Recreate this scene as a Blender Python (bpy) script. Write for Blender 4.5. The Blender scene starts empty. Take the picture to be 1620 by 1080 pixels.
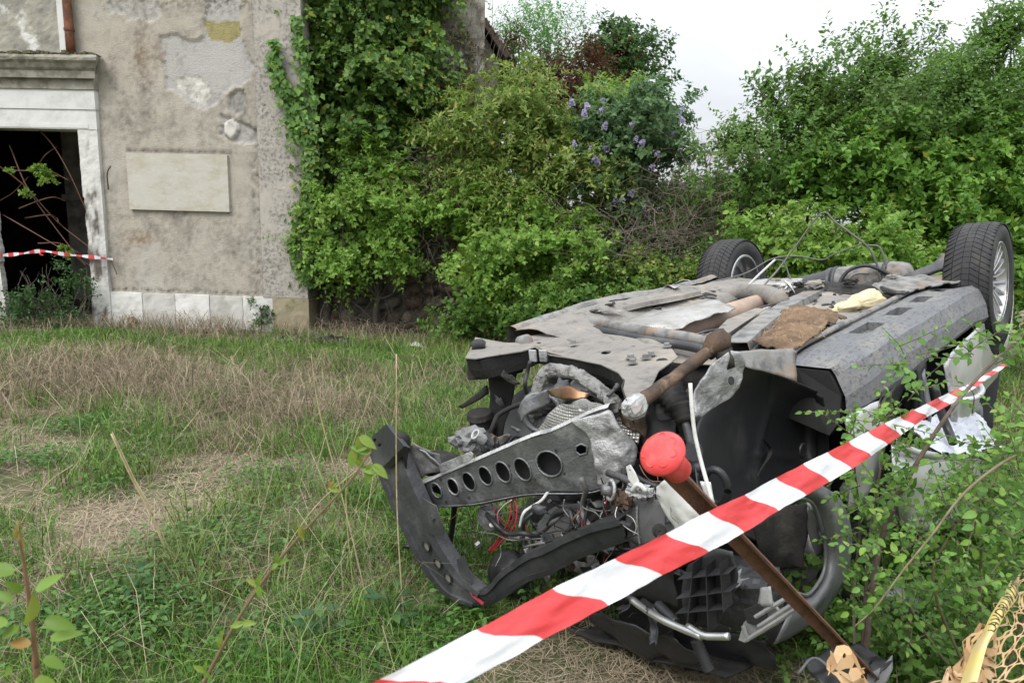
import bpy, bmesh, math, random
import numpy as np
from mathutils import Matrix, Vector, noise as mnoise
rng = np.random.default_rng(7)
random.seed(7)
SC = bpy.context.scene
COL = SC.collection
R = math.radians

# ------------------------------------------------------------------ camera
FPX, EYE, PITCH, ROLL = 1120.0, 1.55, R(10.3), R(1.5)     # focal length in pixels of a 1620 wide frame
CAM_M = np.array((Matrix.Rotation(R(90) - PITCH, 3, 'X') @ Matrix.Rotation(ROLL, 3, 'Z')))
CAM_P = np.array([0, 0, EYE])
cam_d = bpy.data.cameras.new('camera')
cam = bpy.data.objects.new('camera', cam_d)
COL.objects.link(cam)
m4 = Matrix([list(r) for r in CAM_M]).to_4x4()
m4.translation = Vector((0, 0, EYE))
cam.matrix_world = m4
cam_d.sensor_width = 36
cam_d.lens = FPX / 1620 * 36
cam_d.clip_start = 0.05
cam_d.clip_end = 1000
cam_d.dof.use_dof = True
cam_d.dof.focus_distance = 3.0
cam_d.dof.aperture_fstop = 9.0
SC.camera = cam

# ------------------------------------------------------------------ overcast sky, weak broad sun
SUN_EL, SUN_AZ = R(52), R(215)
w = bpy.data.worlds.new('World')
SC.world = w
w.use_nodes = True
nt = w.node_tree
nt.nodes.clear()
def wn(t, **k):
    n = nt.nodes.new(t)
    for a, b in k.items(): setattr(n, a, b)
    return n
out = wn('ShaderNodeOutputWorld'); bg = wn('ShaderNodeBackground')
sky = wn('ShaderNodeTexSky'); sky.sky_type = 'NISHITA'; sky.sun_disc = False
sky.sun_elevation = SUN_EL; sky.sun_rotation = SUN_AZ; sky.dust_density = 4
tc = wn('ShaderNodeTexCoord'); sep = wn('ShaderNodeSeparateXYZ')
nt.links.new(tc.outputs['Generated'], sep.inputs[0])
# the standard overcast sky: (1 + 2 sin elevation) / 3 of the zenith
cl = wn('ShaderNodeMath', operation='MAXIMUM'); nt.links.new(sep.outputs['Z'], cl.inputs[0]); cl.inputs[1].default_value = 0.0
ma = wn('ShaderNodeMath', operation='MULTIPLY_ADD'); nt.links.new(cl.outputs[0], ma.inputs[0]); ma.inputs[1].default_value = 14.0; ma.inputs[2].default_value = 3.7
nz = wn('ShaderNodeTexNoise'); nz.inputs['Scale'].default_value = 3.0; nz.inputs['Detail'].default_value = 5
mp = wn('ShaderNodeMapping'); mp.inputs['Scale'].default_value = (1, 1, 4)
nt.links.new(tc.outputs['Generated'], mp.inputs[0]); nt.links.new(mp.outputs[0], nz.inputs['Vector'])
nr = wn('ShaderNodeMapRange'); nr.inputs['From Min'].default_value = .3; nr.inputs['From Max'].default_value = .7; nr.inputs['To Min'].default_value = .86; nr.inputs['To Max'].default_value = 1.08
nt.links.new(nz.outputs['Fac'], nr.inputs['Value'])
mu = wn('ShaderNodeMath', operation='MULTIPLY'); nt.links.new(ma.outputs[0], mu.inputs[0]); nt.links.new(nr.outputs[0], mu.inputs[1])
cc = wn('ShaderNodeMix', data_type='RGBA', blend_type='MULTIPLY'); cc.inputs['Factor'].default_value = 1
nt.links.new(mu.outputs[0], cc.inputs['A']); cc.inputs['B'].default_value = (0.965, 1.0, 1.04, 1)
mx = wn('ShaderNodeMix', data_type='RGBA'); mx.inputs['Factor'].default_value = .9
nt.links.new(sky.outputs[0], mx.inputs['A']); nt.links.new(cc.outputs['Result'], mx.inputs['B'])
nt.links.new(mx.outputs['Result'], bg.inputs[0]); bg.inputs[1].default_value = 0.12
nt.links.new(bg.outputs[0], out.inputs[0])
sd = bpy.data.lights.new('sun', 'SUN'); sd.energy = 1.5; sd.angle = R(25); sd.color = (1, .97, .93)
sun = bpy.data.objects.new('sun', sd); COL.objects.link(sun)
sdir = Vector((math.sin(SUN_AZ) * math.cos(SUN_EL), math.cos(SUN_AZ) * math.cos(SUN_EL), math.sin(SUN_EL)))
sun.rotation_euler = (-sdir).to_track_quat('-Z', 'Y').to_euler()
vs = SC.view_settings
vs.view_transform = 'Standard'; vs.look = 'None'; vs.exposure = 0.58; vs.gamma = 1; vs.use_curve_mapping = False
SC.render.engine = 'CYCLES'
SC.cycles.use_denoising = True
SC.cycles.max_bounces = 7; SC.cycles.diffuse_bounces = 4; SC.cycles.transmission_bounces = 4; SC.cycles.transparent_max_bounces = 6
SC.cycles.caustics_reflective = False; SC.cycles.caustics_refractive = False

# ------------------------------------------------------------------ helpers
def ray(x, y):
    return CAM_M @ np.array([(x - 810) / FPX, -(y - 540) / FPX, -1.0])
def gp(x, y, z=0.0):                      # where the sight line of a photo pixel meets height z
    d = ray(x, y); return CAM_P + d * ((z - EYE) / d[2])
def dp(x, y, Y):                          # ... meets the vertical plane at distance Y
    d = ray(x, y); return CAM_P + d * (Y / d[1])
def pl(x, y, o, n):                       # ... meets any plane
    d = ray(x, y); o = np.asarray(o); n = np.asarray(n)
    return CAM_P + d * (((o - CAM_P) @ n) / (d @ n))

WM = {}                                    # world matrices of the roots
def tag(o, label=None, cat=None, group=None, kind=None):
    for k, v in (('label', label), ('category', cat), ('group', group), ('kind', kind)):
        if v: o[k] = v
    return o
def thing(name, label, cat, loc=(0, 0, 0), rz=0.0, group=None, matrix=None):
    o = bpy.data.objects.new(name, None); COL.objects.link(o)
    m = matrix if matrix is not None else Matrix.Translation(Vector([float(c) for c in loc])) @ Matrix.Rotation(rz, 4, 'Z')
    o.matrix_world = m; WM[o] = m.copy(); o.empty_display_size = .1
    return tag(o, label, cat, group)
def root_of(p):
    while p.parent: p = p.parent
    return p
def mk(name, V, F, mat, parent=None, local=False, smooth=False, bevel=0, solid=0, sub=0, loc=None):
    V = np.asarray(V, float).reshape(-1, 3)
    me = bpy.data.meshes.new(name)
    inv = None
    if parent is not None and not local:
        im = np.array(WM[root_of(parent)].inverted()); V = V @ im[:3, :3].T + im[:3, 3]
    if parent is None and loc is not None:
        V = V - np.asarray(loc)
    if isinstance(F, np.ndarray):
        k = F.shape[1]
        me.vertices.add(len(V)); me.vertices.foreach_set('co', V.ravel().astype(np.float32))
        me.loops.add(F.size); me.loops.foreach_set('vertex_index', F.ravel().astype(np.int32))
        me.polygons.add(len(F)); me.polygons.foreach_set('loop_start', (np.arange(len(F)) * k).astype(np.int32))
        me.polygons.foreach_set('loop_total', np.full(len(F), k, np.int32))
        me.update(calc_edges=True)
    else:
        me.from_pydata([tuple(v) for v in V], [], [tuple(f) for f in F]); me.update()
    me.materials.append(mat)
    if smooth: me.polygons.foreach_set('use_smooth', np.ones(len(me.polygons), bool))
    o = bpy.data.objects.new(name, me); COL.objects.link(o)
    if parent is not None: o.parent = parent
    elif loc is not None: o.location = [float(c) for c in loc]
    if solid: 
        md = o.modifiers.new('solid', 'SOLIDIFY'); md.thickness = solid; md.offset = -1
    if bevel:
        md = o.modifiers.new('bevel', 'BEVEL'); md.width = bevel; md.segments = 2; md.limit_method = 'ANGLE'
    if sub:
        md = o.modifiers.new('sub', 'SUBSURF'); md.levels = sub; md.render_levels = sub
    return o

class MB:                                  # collects shapes for one mesh
    def __init__(s): s.V = []; s.F = []; s.n = 0
    def add(s, V, F):
        V = np.asarray(V, float).reshape(-1, 3)
        s.V.append(V); s.F += [tuple(i + s.n for i in f) for f in F]; s.n += len(V); return s
    def box(s, a, b, m=None):
        (x0, y0, z0), (x1, y1, z1) = a, b
        V = np.array([(x, y, z) for z in (z0, z1) for y in (y0, y1) for x in (x0, x1)], float)
        if m is not None: V = V @ np.array(m)[:3, :3].T + np.array(m)[:3, 3]
        return s.add(V, [(0, 2, 3, 1), (4, 5, 7, 6), (0, 1, 5, 4), (2, 6, 7, 3), (0, 4, 6, 2), (1, 3, 7, 5)])
    def tube(s, P, r, k=8, cap=True, flat=1.0):
        V, F = tube(P, r, k, cap, flat); return s.add(V, F)
    def lathe(s, prof, o, ax, k=24):       # prof: (along, radius) about axis ax through o
        V, F = lathe(prof, o, ax, k); return s.add(V, F)
    def prism(s, poly, d, center=False):   # polygon of 3d points pushed along d
        P = np.asarray(poly, float); n = len(P); d = np.asarray(d, float)
        V = np.vstack([P, P + d])
        F = [tuple(range(n))[::-1], tuple(range(n, 2 * n))] + [(i, (i + 1) % n, n + (i + 1) % n, n + i) for i in range(n)]
        return s.add(V, F)
    def build(s, name, mat, parent=None, **k):
        return mk(name, np.vstack(s.V), s.F, mat, parent, **k)

def basis(t):
    t = np.asarray(t, float); t = t / (np.linalg.norm(t) + 1e-9)
    u = np.cross(t, (0, 0, 1.0)) if abs(t[2]) < .9 else np.cross(t, (1.0, 0, 0))
    u /= np.linalg.norm(u); return t, u, np.cross(t, u)
def smooth_path(P, n=4):                   # Catmull-Rom
    P = np.asarray(P, float)
    if len(P) < 3: 
        return np.array([P[0] + (P[-1] - P[0]) * t for t in np.linspace(0, 1, n + 1)])
    Q = np.vstack([2 * P[0] - P[1], P, 2 * P[-1] - P[-2]]); o = []
    for i in range(1, len(Q) - 2):
        for t in np.linspace(0, 1, n, endpoint=False):
            a, b, c, d = Q[i - 1:i + 3]
            o.append(.5 * (2 * b + (c - a) * t + (2 * a - 5 * b + 4 * c - d) * t * t + (3 * b - a - 3 * c + d) * t ** 3))
    o.append(P[-1]); return np.array(o)
def tube(P, r, k=8, cap=True, flat=1.0):
    P = np.asarray(P, float); n = len(P)
    r = np.full(n, r, float) if np.isscalar(r) else np.interp(np.linspace(0, 1, n), np.linspace(0, 1, len(r)), r)
    T = np.gradient(P, axis=0); t, u, v = basis(T[0]); V = []
    for i in range(n):
        t = T[i] / (np.linalg.norm(T[i]) + 1e-9)
        u = u - t * (u @ t); u /= np.linalg.norm(u) + 1e-9; v = np.cross(t, u)
        for j in range(k):
            a = 2 * math.pi * j / k; V.append(P[i] + r[i] * (math.cos(a) * u + flat * math.sin(a) * v))
    F = [(i * k + j, i * k + (j + 1) % k, (i + 1) * k + (j + 1) % k, (i + 1) * k + j) for i in range(n - 1) for j in range(k)]
    if cap: F += [tuple(range(k))[::-1], tuple((n - 1) * k + j for j in range(k))]
    return np.array(V), F
def lathe(prof, o, ax, k=24):
    t, u, v = basis(ax); o = np.asarray(o, float); V = []; n = len(prof)
    for h, rr in prof:
        for j in range(k):
            a = 2 * math.pi * j / k; V.append(o + t * h + rr * (math.cos(a) * u + math.sin(a) * v))
    F = [(i * k + j, i * k + (j + 1) % k, (i + 1) * k + (j + 1) % k, (i + 1) * k + j) for i in range(n - 1) for j in range(k)]
    if prof[0][1] > 1e-4: F.append(tuple(range(k))[::-1])
    if prof[-1][1] > 1e-4: F.append(tuple((n - 1) * k + j for j in range(k)))
    return np.array(V), F
def grid(f, nu, nv):                       # f(u, v) -> point, u, v in 0..1
    V = [f(i / nu, j / nv) for j in range(nv + 1) for i in range(nu + 1)]
    F = [(j * (nu + 1) + i, j * (nu + 1) + i + 1, (j + 1) * (nu + 1) + i + 1, (j + 1) * (nu + 1) + i) for j in range(nv) for i in range(nu)]
    return np.array(V), F
def patch(corners, nu, nv, f=None):        # bilinear patch through rows of control points, optional offset f(u, v, p)
    C = np.asarray(corners, float); a, b = C.shape[0], C.shape[1]
    rows = [smooth_path(C[i], 8) for i in range(a)]
    rows = [np.array([np.interp(np.linspace(0, 1, nu + 1), np.linspace(0, 1, len(r_)), r_[:, k]) for k in range(3)]).T for r_ in rows]
    cols = []
    for i in range(nu + 1):
        c = smooth_path([r_[i] for r_ in rows], 8)
        cols.append(np.array([np.interp(np.linspace(0, 1, nv + 1), np.linspace(0, 1, len(c)), c[:, k]) for k in range(3)]).T)
    G = np.array(cols)                     # [u][v]
    if f is not None:
        for i in range(nu + 1):
            for j in range(nv + 1): G[i, j] = f(i / nu, j / nv, G[i, j])
    V = np.array([G[i, j] for j in range(nv + 1) for i in range(nu + 1)])
    F = [(j * (nu + 1) + i, j * (nu + 1) + i + 1, (j + 1) * (nu + 1) + i + 1, (j + 1) * (nu + 1) + i) for j in range(nv) for i in range(nu)]
    return V, F
def fbm(p, s=1.0, o=4):
    return mnoise.fractal(Vector((p[0] * s, p[1] * s, p[2] * s)), .6, 2.0, o)
def plate(poly, holes, th, name, mat, parent, nrm, flange=0, bump=0, bevel=.002, drop=None, **k):
    """flat plate with holes: outline and holes are 3d points on one plane, thickness th against nrm"""
    bm = bmesh.new()
    def loop(L):
        vs_ = [bm.verts.new(tuple(p)) for p in L]
        return [bm.edges.new((vs_[i], vs_[(i + 1) % len(vs_)])) for i in range(len(vs_))]
    es = loop(poly)
    for h in holes: es += loop(h)
    bmesh.ops.triangle_fill(bm, use_beauty=True, edges=es, normal=Vector([float(c) for c in nrm]))
    ret = bmesh.ops.extrude_face_region(bm, geom=bm.faces[:])
    d = Vector([float(c) for c in np.asarray(nrm) * -th])
    for e in ret['geom']:
        if isinstance(e, bmesh.types.BMVert): e.co += d
    bmesh.ops.recalc_face_normals(bm, faces=bm.faces[:])
    V = np.array([tuple(v.co) for v in bm.verts]); F = [tuple(v.index for v in f.verts) for f in bm.faces] if not bm.verts.index_update() else []
    bm.free()
    if drop is not None: V = np.array([drop(v) for v in V])
    return mk(name, V, F, mat, parent, bevel=bevel, **k)
def ring(c, a, b, n=16):                   # ellipse of points: centre, half axis vectors
    c, a, b = map(np.asarray, (c, a, b))
    return [c + a * math.cos(2 * math.pi * i / n) + b * math.sin(2 * math.pi * i / n) for i in range(n)]

# ------------------------------------------------------------------ materials
MATS = {}
def mat(name, col=(.5, .5, .5), rough=.7, metal=0.0, col2=None, scale=8.0, mix=(.35, .65), bump=0.0, bscale=60.0, detail=6, coat=0.0,
        col3=None, scale3=2.0, mix3=(.5, .62), spec=.5, island=0.0, trans=0.0, attr=None, rough2=None, stretch=None):
    if name in MATS: return MATS[name]
    m = bpy.data.materials.new(name); m.use_nodes = True; t = m.node_tree; N = t.nodes; L = t.links
    b = N['Principled BSDF']; b.inputs['Roughness'].default_value = rough; b.inputs['Metallic'].default_value = metal
    b.inputs['Specular IOR Level'].default_value = spec; b.inputs['Coat Weight'].default_value = coat
    c_ = N.new('ShaderNodeTexCoord'); vec = c_.outputs['Object']
    if stretch:
        mp_ = N.new('ShaderNodeMapping'); mp_.inputs['Scale'].default_value = stretch; L.new(vec, mp_.inputs[0]); vec = mp_.outputs[0]
    cur = None
    def ramp(sc_, lo, hi, d=detail):
        n = N.new('ShaderNodeTexNoise'); n.inputs['Scale'].default_value = sc_; n.inputs['Detail'].default_value = d; n.inputs['Roughness'].default_value = .65
        L.new(vec, n.inputs['Vector']); r_ = N.new('ShaderNodeMapRange'); r_.inputs['From Min'].default_value = lo; r_.inputs['From Max'].default_value = hi
        r_.interpolation_type = 'SMOOTHSTEP'; L.new(n.outputs['Fac'], r_.inputs['Value']); return r_.outputs[0]
    def mixc(fac, A, Bc):
        x = N.new('ShaderNodeMix'); x.data_type = 'RGBA'
        if hasattr(fac, 'links'): L.new(fac, x.inputs['Factor'])
        else: x.inputs['Factor'].default_value = fac
        for s_, v in (('A', A), ('B', Bc)):
            if hasattr(v, 'links'): L.new(v, x.inputs[s_])
            else: x.inputs[s_].default_value = (*v, 1)
        return x.outputs['Result']
    cur = col
    if col2: 
        f1 = ramp(scale, *mix); cur = mixc(f1, cur, col2)
        if rough2 is not None:
            rr = N.new('ShaderNodeMapRange'); rr.inputs['To Min'].default_value = rough; rr.inputs['To Max'].default_value = rough2
            L.new(f1, rr.inputs['Value']); L.new(rr.outputs[0], b.inputs['Roughness'])
    if col3: cur = mixc(ramp(scale3, *mix3), cur, col3)
    if attr:                               # list of (attribute, colour): wear and stains with a shape of their own
        for an, ac in attr:
            a_ = N.new('ShaderNodeAttribute'); a_.attribute_name = an; cur = mixc(a_.outputs['Fac'], cur, ac)
    if island:
        g = N.new('ShaderNodeNewGeometry'); h = N.new('ShaderNodeHueSaturation')
        r_ = N.new('ShaderNodeMapRange'); r_.inputs['To Min'].default_value = 1 - island; r_.inputs['To Max'].default_value = 1 + island
        L.new(g.outputs['Random Per Island'], r_.inputs['Value']); L.new(r_.outputs[0], h.inputs['Value'])
        if hasattr(cur, 'links'): L.new(cur, h.inputs['Color'])
        else: h.inputs['Color'].default_value = (*cur, 1)
        cur = h.outputs[0]
    if hasattr(cur, 'links'): L.new(cur, b.inputs['Base Color'])
    else: b.inputs['Base Color'].default_value = (*cur, 1)
    if bump:
        n = N.new('ShaderNodeTexNoise'); n.inputs['Scale'].default_value = bscale; n.inputs['Detail'].default_value = 8; n.inputs['Roughness'].default_value = .7
        L.new(vec, n.inputs['Vector']); bp = N.new('ShaderNodeBump'); bp.inputs['Strength'].default_value = bump; bp.inputs['Distance'].default_value = .02
        L.new(n.outputs['Fac'], bp.inputs['Height']); L.new(bp.outputs[0], b.inputs['Normal'])
    if trans:
        tr = N.new('ShaderNodeBsdfTranslucent'); ms = N.new('ShaderNodeMixShader'); ms.inputs[0].default_value = trans
        if hasattr(cur, 'links'): L.new(cur, tr.inputs['Color'])
        else: tr.inputs['Color'].default_value = (*cur, 1)
        L.new(b.outputs[0], ms.inputs[1]); L.new(tr.outputs[0], ms.inputs[2]); L.new(ms.outputs[0], N['Material Output'].inputs['Surface'])
    MATS[name] = m; return m
def leafmat(name, stops, rough=.5, trans=.35, patch_=None, pscale=2.0, pm=(.5, .62)):
    """leaf colour: picked per leaf from the ramp stops [(pos, colour)], with an optional patchy second tone"""
    if name in MATS: return MATS[name]
    m = bpy.data.materials.new(name); m.use_nodes = True; t = m.node_tree; N = t.nodes; L = t.links
    b = N['Principled BSDF']; b.inputs['Roughness'].default_value = rough; b.inputs['Specular IOR Level'].default_value = .35
    g = N.new('ShaderNodeNewGeometry'); cr = N.new('ShaderNodeValToRGB'); L.new(g.outputs['Random Per Island'], cr.inputs[0])
    e = cr.color_ramp.elements
    while len(e) < len(stops): e.new(.5)
    for k, (p, c) in enumerate(stops): e[k].position = p; e[k].color = (*c, 1)
    cur = cr.outputs[0]
    if patch_:
        c_ = N.new('ShaderNodeTexCoord'); n = N.new('ShaderNodeTexNoise'); n.inputs['Scale'].default_value = pscale; n.inputs['Detail'].default_value = 3
        L.new(c_.outputs['Object'], n.inputs['Vector']); r_ = N.new('ShaderNodeMapRange'); r_.inputs['From Min'].default_value = pm[0]; r_.inputs['From Max'].default_value = pm[1]
        L.new(n.outputs['Fac'], r_.inputs['Value']); x = N.new('ShaderNodeMix'); x.data_type = 'RGBA'; L.new(r_.outputs[0], x.inputs['Factor'])
        L.new(cur, x.inputs['A']); 
        hs = N.new('ShaderNodeMix'); hs.data_type = 'RGBA'; hs.inputs['Factor'].default_value = .75; L.new(cur, hs.inputs['A']); hs.inputs['B'].default_value = (*patch_, 1)
        L.new(hs.outputs['Result'], x.inputs['B']); cur = x.outputs['Result']
    L.new(cur, b.inputs['Base Color'])
    tr = N.new('ShaderNodeBsdfTranslucent'); ms = N.new('ShaderNodeMixShader'); ms.inputs[0].default_value = trans
    L.new(cur, tr.inputs['Color']); L.new(b.outputs[0], ms.inputs[1]); L.new(tr.outputs[0], ms.inputs[2]); L.new(ms.outputs[0], N['Material Output'].inputs['Surface'])
    MATS[name] = m; return m
def setattr_(o, name, vals):
    a = o.data.attributes.new(name, 'FLOAT', 'POINT'); a.data.foreach_set('value', np.asarray(vals, np.float32))
def in_poly(x, z, poly):
    c = False; n = len(poly)
    for i in range(n):
        x0, z0 = poly[i]; x1, z1 = poly[(i + 1) % n]
        if (z0 > z) != (z1 > z) and x < (x1 - x0) * (z - z0) / (z1 - z0) + x0: c = not c
    return c
# ================================================================== ground
def gh(x, y):
    a = min(1, max(0, (8.3 - y) / 1.5)) if y < 12 else 1
    return (.05 * fbm((x, y, 3.1), .55, 3) + .018 * fbm((x, y, 9.1), 2.3, 3)) * a - .01
def axis_pts(lo, hi, fine, n, far):
    a = np.linspace(lo, hi, fine); t = np.linspace(0, 1, n + 1)[1:] ** 2.2
    return np.concatenate([(lo - (far + lo) * t)[::-1] if False else lo - t[::-1] * (far), a, hi + t * far])
gx = axis_pts(-7, 8, 110, 14, 300); gy = axis_pts(-2, 13, 110, 14, 300)
V = np.array([(x, y, gh(x, y) if -8 < x < 9 and -3 < y < 14 else -.01) for y in gy for x in gx]); nx = len(gx)
F = np.array([(j * nx + i, j * nx + i + 1, (j + 1) * nx + i + 1, (j + 1) * nx + i) for j in range(len(gy) - 1) for i in range(nx - 1)])
M_ground = mat('earth_and_straw', (.12, .092, .06), .95, col2=(.23, .185, .125), scale=3.5, mix=(.35, .62), col3=(.06, .10, .028), scale3=1.1, mix3=(.42, .6), bump=.9, bscale=55, spec=.2)
g = mk('ground', V, F, M_ground, smooth=True); tag(g, kind='structure')

# ================================================================== old building on the left
FA = -math.atan(.152 / 2.77)
FM = Matrix.Translation((-2.56, 8.83, 0)) @ Matrix.Rotation(FA, 4, 'Z')   # local x along the wall (0 = right corner), y into it
bld = thing('old_building', 'weathered grey plastered old building front with white stone doorway and flaking render', 'building', matrix=FM)
FMn = np.array(FM); F_O = FMn[:3, 3]; F_N = FMn[:3, 1]; F_X = FMn[:3, 0]
def fl(px, py, off=0.0):                   # photo pixel -> local (x, z) on the front
    p = pl(px, py, F_O + F_N * off, F_N) - F_O; return p @ F_X, p[2]
# plaster with fallen patches
under = [fl(*p) for p in ((250, 58), (275, 55), (292, 60), (310, 63), (322, 56), (321, 34), (330, 0), (332, -40), (378, -40), (379, 30), (383, 60), (390, 88), (402, 104), (398, 122), (388, 130), (380, 140), (368, 138), (352, 150), (338, 165), (322, 172), (300, 168), (286, 150), (264, 140), (258, 110), (257, 85))]
stone = [fl(*p) for p in ((277, 127), (292, 120), (312, 121), (328, 135), (333, 152), (322, 168), (306, 160), (293, 148), (280, 140))]
scar1 = [fl(*p) for p in ((362, 150), (372, 142), (385, 143), (387, 160), (383, 178), (372, 180), (362, 172))]
scar2 = [fl(*p) for p in ((346, 178), (365, 186), (385, 196), (408, 206), (420, 208), (421, 224), (400, 228), (380, 226), (358, 220), (346, 214), (352, 196))]
knob = [fl(*p) for p in ((354, 198), (361, 190), (372, 190), (378, 201), (375, 214), (364, 221), (356, 212))]
moss = [fl(*p) for p in ((321, 34), (379, 32), (380, 58), (362, 66), (330, 63))]
white1 = [fl(*p) for p in ((160, -10), (250, -5), (255, 22), (240, 38), (225, 33), (200, 26), (175, 18))]
xs = np.arange(-4.7, -.5701, .022); zs = np.arange(.40, 4.45, .022)
DOOR = (-3.95, -2.815, 2.41)
def soft(x, z, poly, j=.03):
    return 1.0 if in_poly(x + j * fbm((x, z, 1), 7, 3), z + j * fbm((x, z, 8), 7, 3), poly) else 0.0
VV = []; A = {k: [] for k in ('undercoat', 'whitestone', 'moss', 'dirt', 'brown')}
plq = (-2.225, -.958, 1.468, 2.15)
for z in zs:
    for x in xs:
        u = soft(x, z, under); s1 = soft(x, z, stone, .02); sc_ = max(soft(x, z, scar1, .015), soft(x, z, scar2, .02)); k_ = soft(x, z, knob, .01); wh = soft(x, z, white1, .05)
        y = .004 * fbm((x, z, 0), 2.5, 4) + .022 * u + .016 * wh + .03 * sc_ + s1 * (.03 * abs(fbm((x, z, 4), 5, 3))) - k_ * .045
        VV.append((x, y, z))
        A['undercoat'].append(max(u * .85, sc_ * .8, wh * .6) * (1 - s1)); A['whitestone'].append(max(s1, k_)); A['moss'].append(soft(x, z, moss, .02) * u * .75)
        n_ = fbm((x * 1.0, z * .6, 5), 2.2, 5); nf = fbm((x, z, 15), 17, 5)
        d = max(0, min(.8, .5 * n_ + .3 * nf + .0))
        if plq[0] - .03 < x < plq[1] + .05: d = max(d, max(0, 1 - abs(z - (plq[3] + .035)) / .05) * (.75 + .5 * nf))
        d = max(d, max(0, 1 - abs(x + .66 + .1 * n_) / .13) * (.35 + .7 * nf) * (1 if z < 2.2 else .5))
        d = max(d, max(0, 1 - abs(z - .47) / .05) * (.5 + .8 * nf), max(0, 1 - abs(z - 3.9) / .25) * (.3 + .8 * nf) * (x > -2.4))
        A['dirt'].append(min(1, max(0, d)))
        br = max(0, 1 - math.hypot((x + 2.15) / .3, (z - 1.12) / .14)) + .7 * max(0, 1 - math.hypot((x + 2.0) / .7, (z - 3.3) / .45)) * (.5 + n_)
        A['brown'].append(min(.75, max(0, br * (.7 + nf))))
nxs = len(xs)
FF = []
for j in range(len(zs) - 1):
    for i in range(nxs - 1):
        xm, zm = xs[i] + .011, zs[j] + .011
        if DOOR[0] - .1 < xm < DOOR[1] + .1 and zm < DOOR[2] + .1: continue
        FF.append((j * nxs + i, j * nxs + i + 1, (j + 1) * nxs + i + 1, (j + 1) * nxs + i))
M_plaster = mat('plaster', (.455, .415, .352), .92, col2=(.345, .315, .27), scale=5, mix=(.40, .70), col3=(.47, .445, .395), scale3=1.3, mix3=(.48, .7), bump=.8, bscale=60, detail=13, spec=.2,
                attr=(('undercoat', (.45, .435, .42)), ('moss', (.30, .25, .05)), ('whitestone', (.66, .63, .58)), ('dirt', (.085, .075, .065)), ('brown', (.20, .13, .075))))
o = mk('plaster_wall', VV, FF, M_plaster, bld, local=True, smooth=True)
for k, v in A.items(): setattr_(o, k, v)
M_plain = mat('plaster_plain', (.38, .335, .28), .92, col2=(.21, .19, .17), scale=3, mix=(.4, .7), col3=(.46, .42, .37), scale3=.9, mix3=(.45, .7), bump=.5, bscale=70, spec=.2)
M_pil = mat('plaster_pilaster', (.41, .38, .34), .92, detail=12, col2=(.19, .18, .168), scale=26, mix=(.44, .66), col3=(.46, .42, .37), scale3=1.3, mix3=(.5, .62), bump=.6, bscale=90, spec=.2)
b_ = MB(); b_.box((-9, .03, 0), (DOOR[0] - .24, .12, 6)); b_.box((DOOR[1] + .08, .04, 0), (-.05, .5, 6)); b_.box((DOOR[0] - .1, .03, DOOR[2] + .08), (DOOR[1] + .08, .5, 6))
b_.box((-9, -.001, .4), (-4.69, .03, 6)); b_.build('wall_core', M_plain, bld, local=True)
def rough_box(a, b, n=.006, step=.06, seed=0.0):
    """a box front (facing -y) with a slightly uneven face, and plain sides"""
    (x0, y0, z0), (x1, y1, z1) = a, b
    nu = max(2, int((x1 - x0) / step)); nv = max(2, int((z1 - z0) / step))
    V, F = grid(lambda u, v: (x0 + (x1 - x0) * u, y0 + n * fbm((x0 + (x1 - x0) * u + seed, z0 + (z1 - z0) * v, seed), 6, 3) * (0 if u in (0, 1) or v in (0, 1) else 1), z0 + (z1 - z0) * v), nu, nv)
    V2 = np.array([(x, y, z) for z in (z0, z1) for y in (y0, y1) for x in (x0, x1)]); k = len(V)
    F += [(k + 2, k + 6, k + 7, k + 3), (k, k + 2, k + 3, k + 1), (k + 4, k + 5, k + 7, k + 6), (k, k + 4, k + 6, k + 2), (k + 1, k + 3, k + 7, k + 5)]
    return np.vstack([V, V2]), F
V, F = rough_box((-.57, -.045, .43), (0, .5, 6), .008); mk('pilaster', V, F, M_pil, bld, local=True)
# plinth blocks
M_marA = mat('plinth_white', (.66, .65, .62), .7, col2=(.45, .44, .41), scale=7, mix=(.45, .75), col3=(.26, .245, .21), scale3=5, mix3=(.56, .74), bump=.3, bscale=80)
M_marB = mat('plinth_grey', (.52, .51, .475), .75, col2=(.38, .37, .335), scale=5, mix=(.4, .7), bump=.3, bscale=80)
M_marC = mat('plinth_brown', (.27, .23, .15), .85, col2=(.38, .33, .24), scale=4, mix=(.4, .7), col3=(.16, .15, .06), scale3=4, mix3=(.5, .7), bump=.4, bscale=80)
px_ = [-2.562, -2.146, -1.72, -1.272, -.843, -.449, .018]
for i in range(6):
    off = (0, .003, -.002, .004, 0, -.03)[i]
    V, F = rough_box((px_[i] + .004, -.035 + off, -.15), (px_[i + 1] - .004, .3, .43 - .008 * (i % 2) + (.004 if i == 5 else 0)), .008, .05, i * 3.0)
    mk('plinth_block', V, F, (M_marA, M_marB, M_marA, M_marB, M_marA, M_marC)[i], bld, local=True)
b_ = MB(); b_.box((-9, -.03, -.15), (-4.25, .3, .43)); b_.build('plinth_block', M_marA, bld, local=True)
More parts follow.
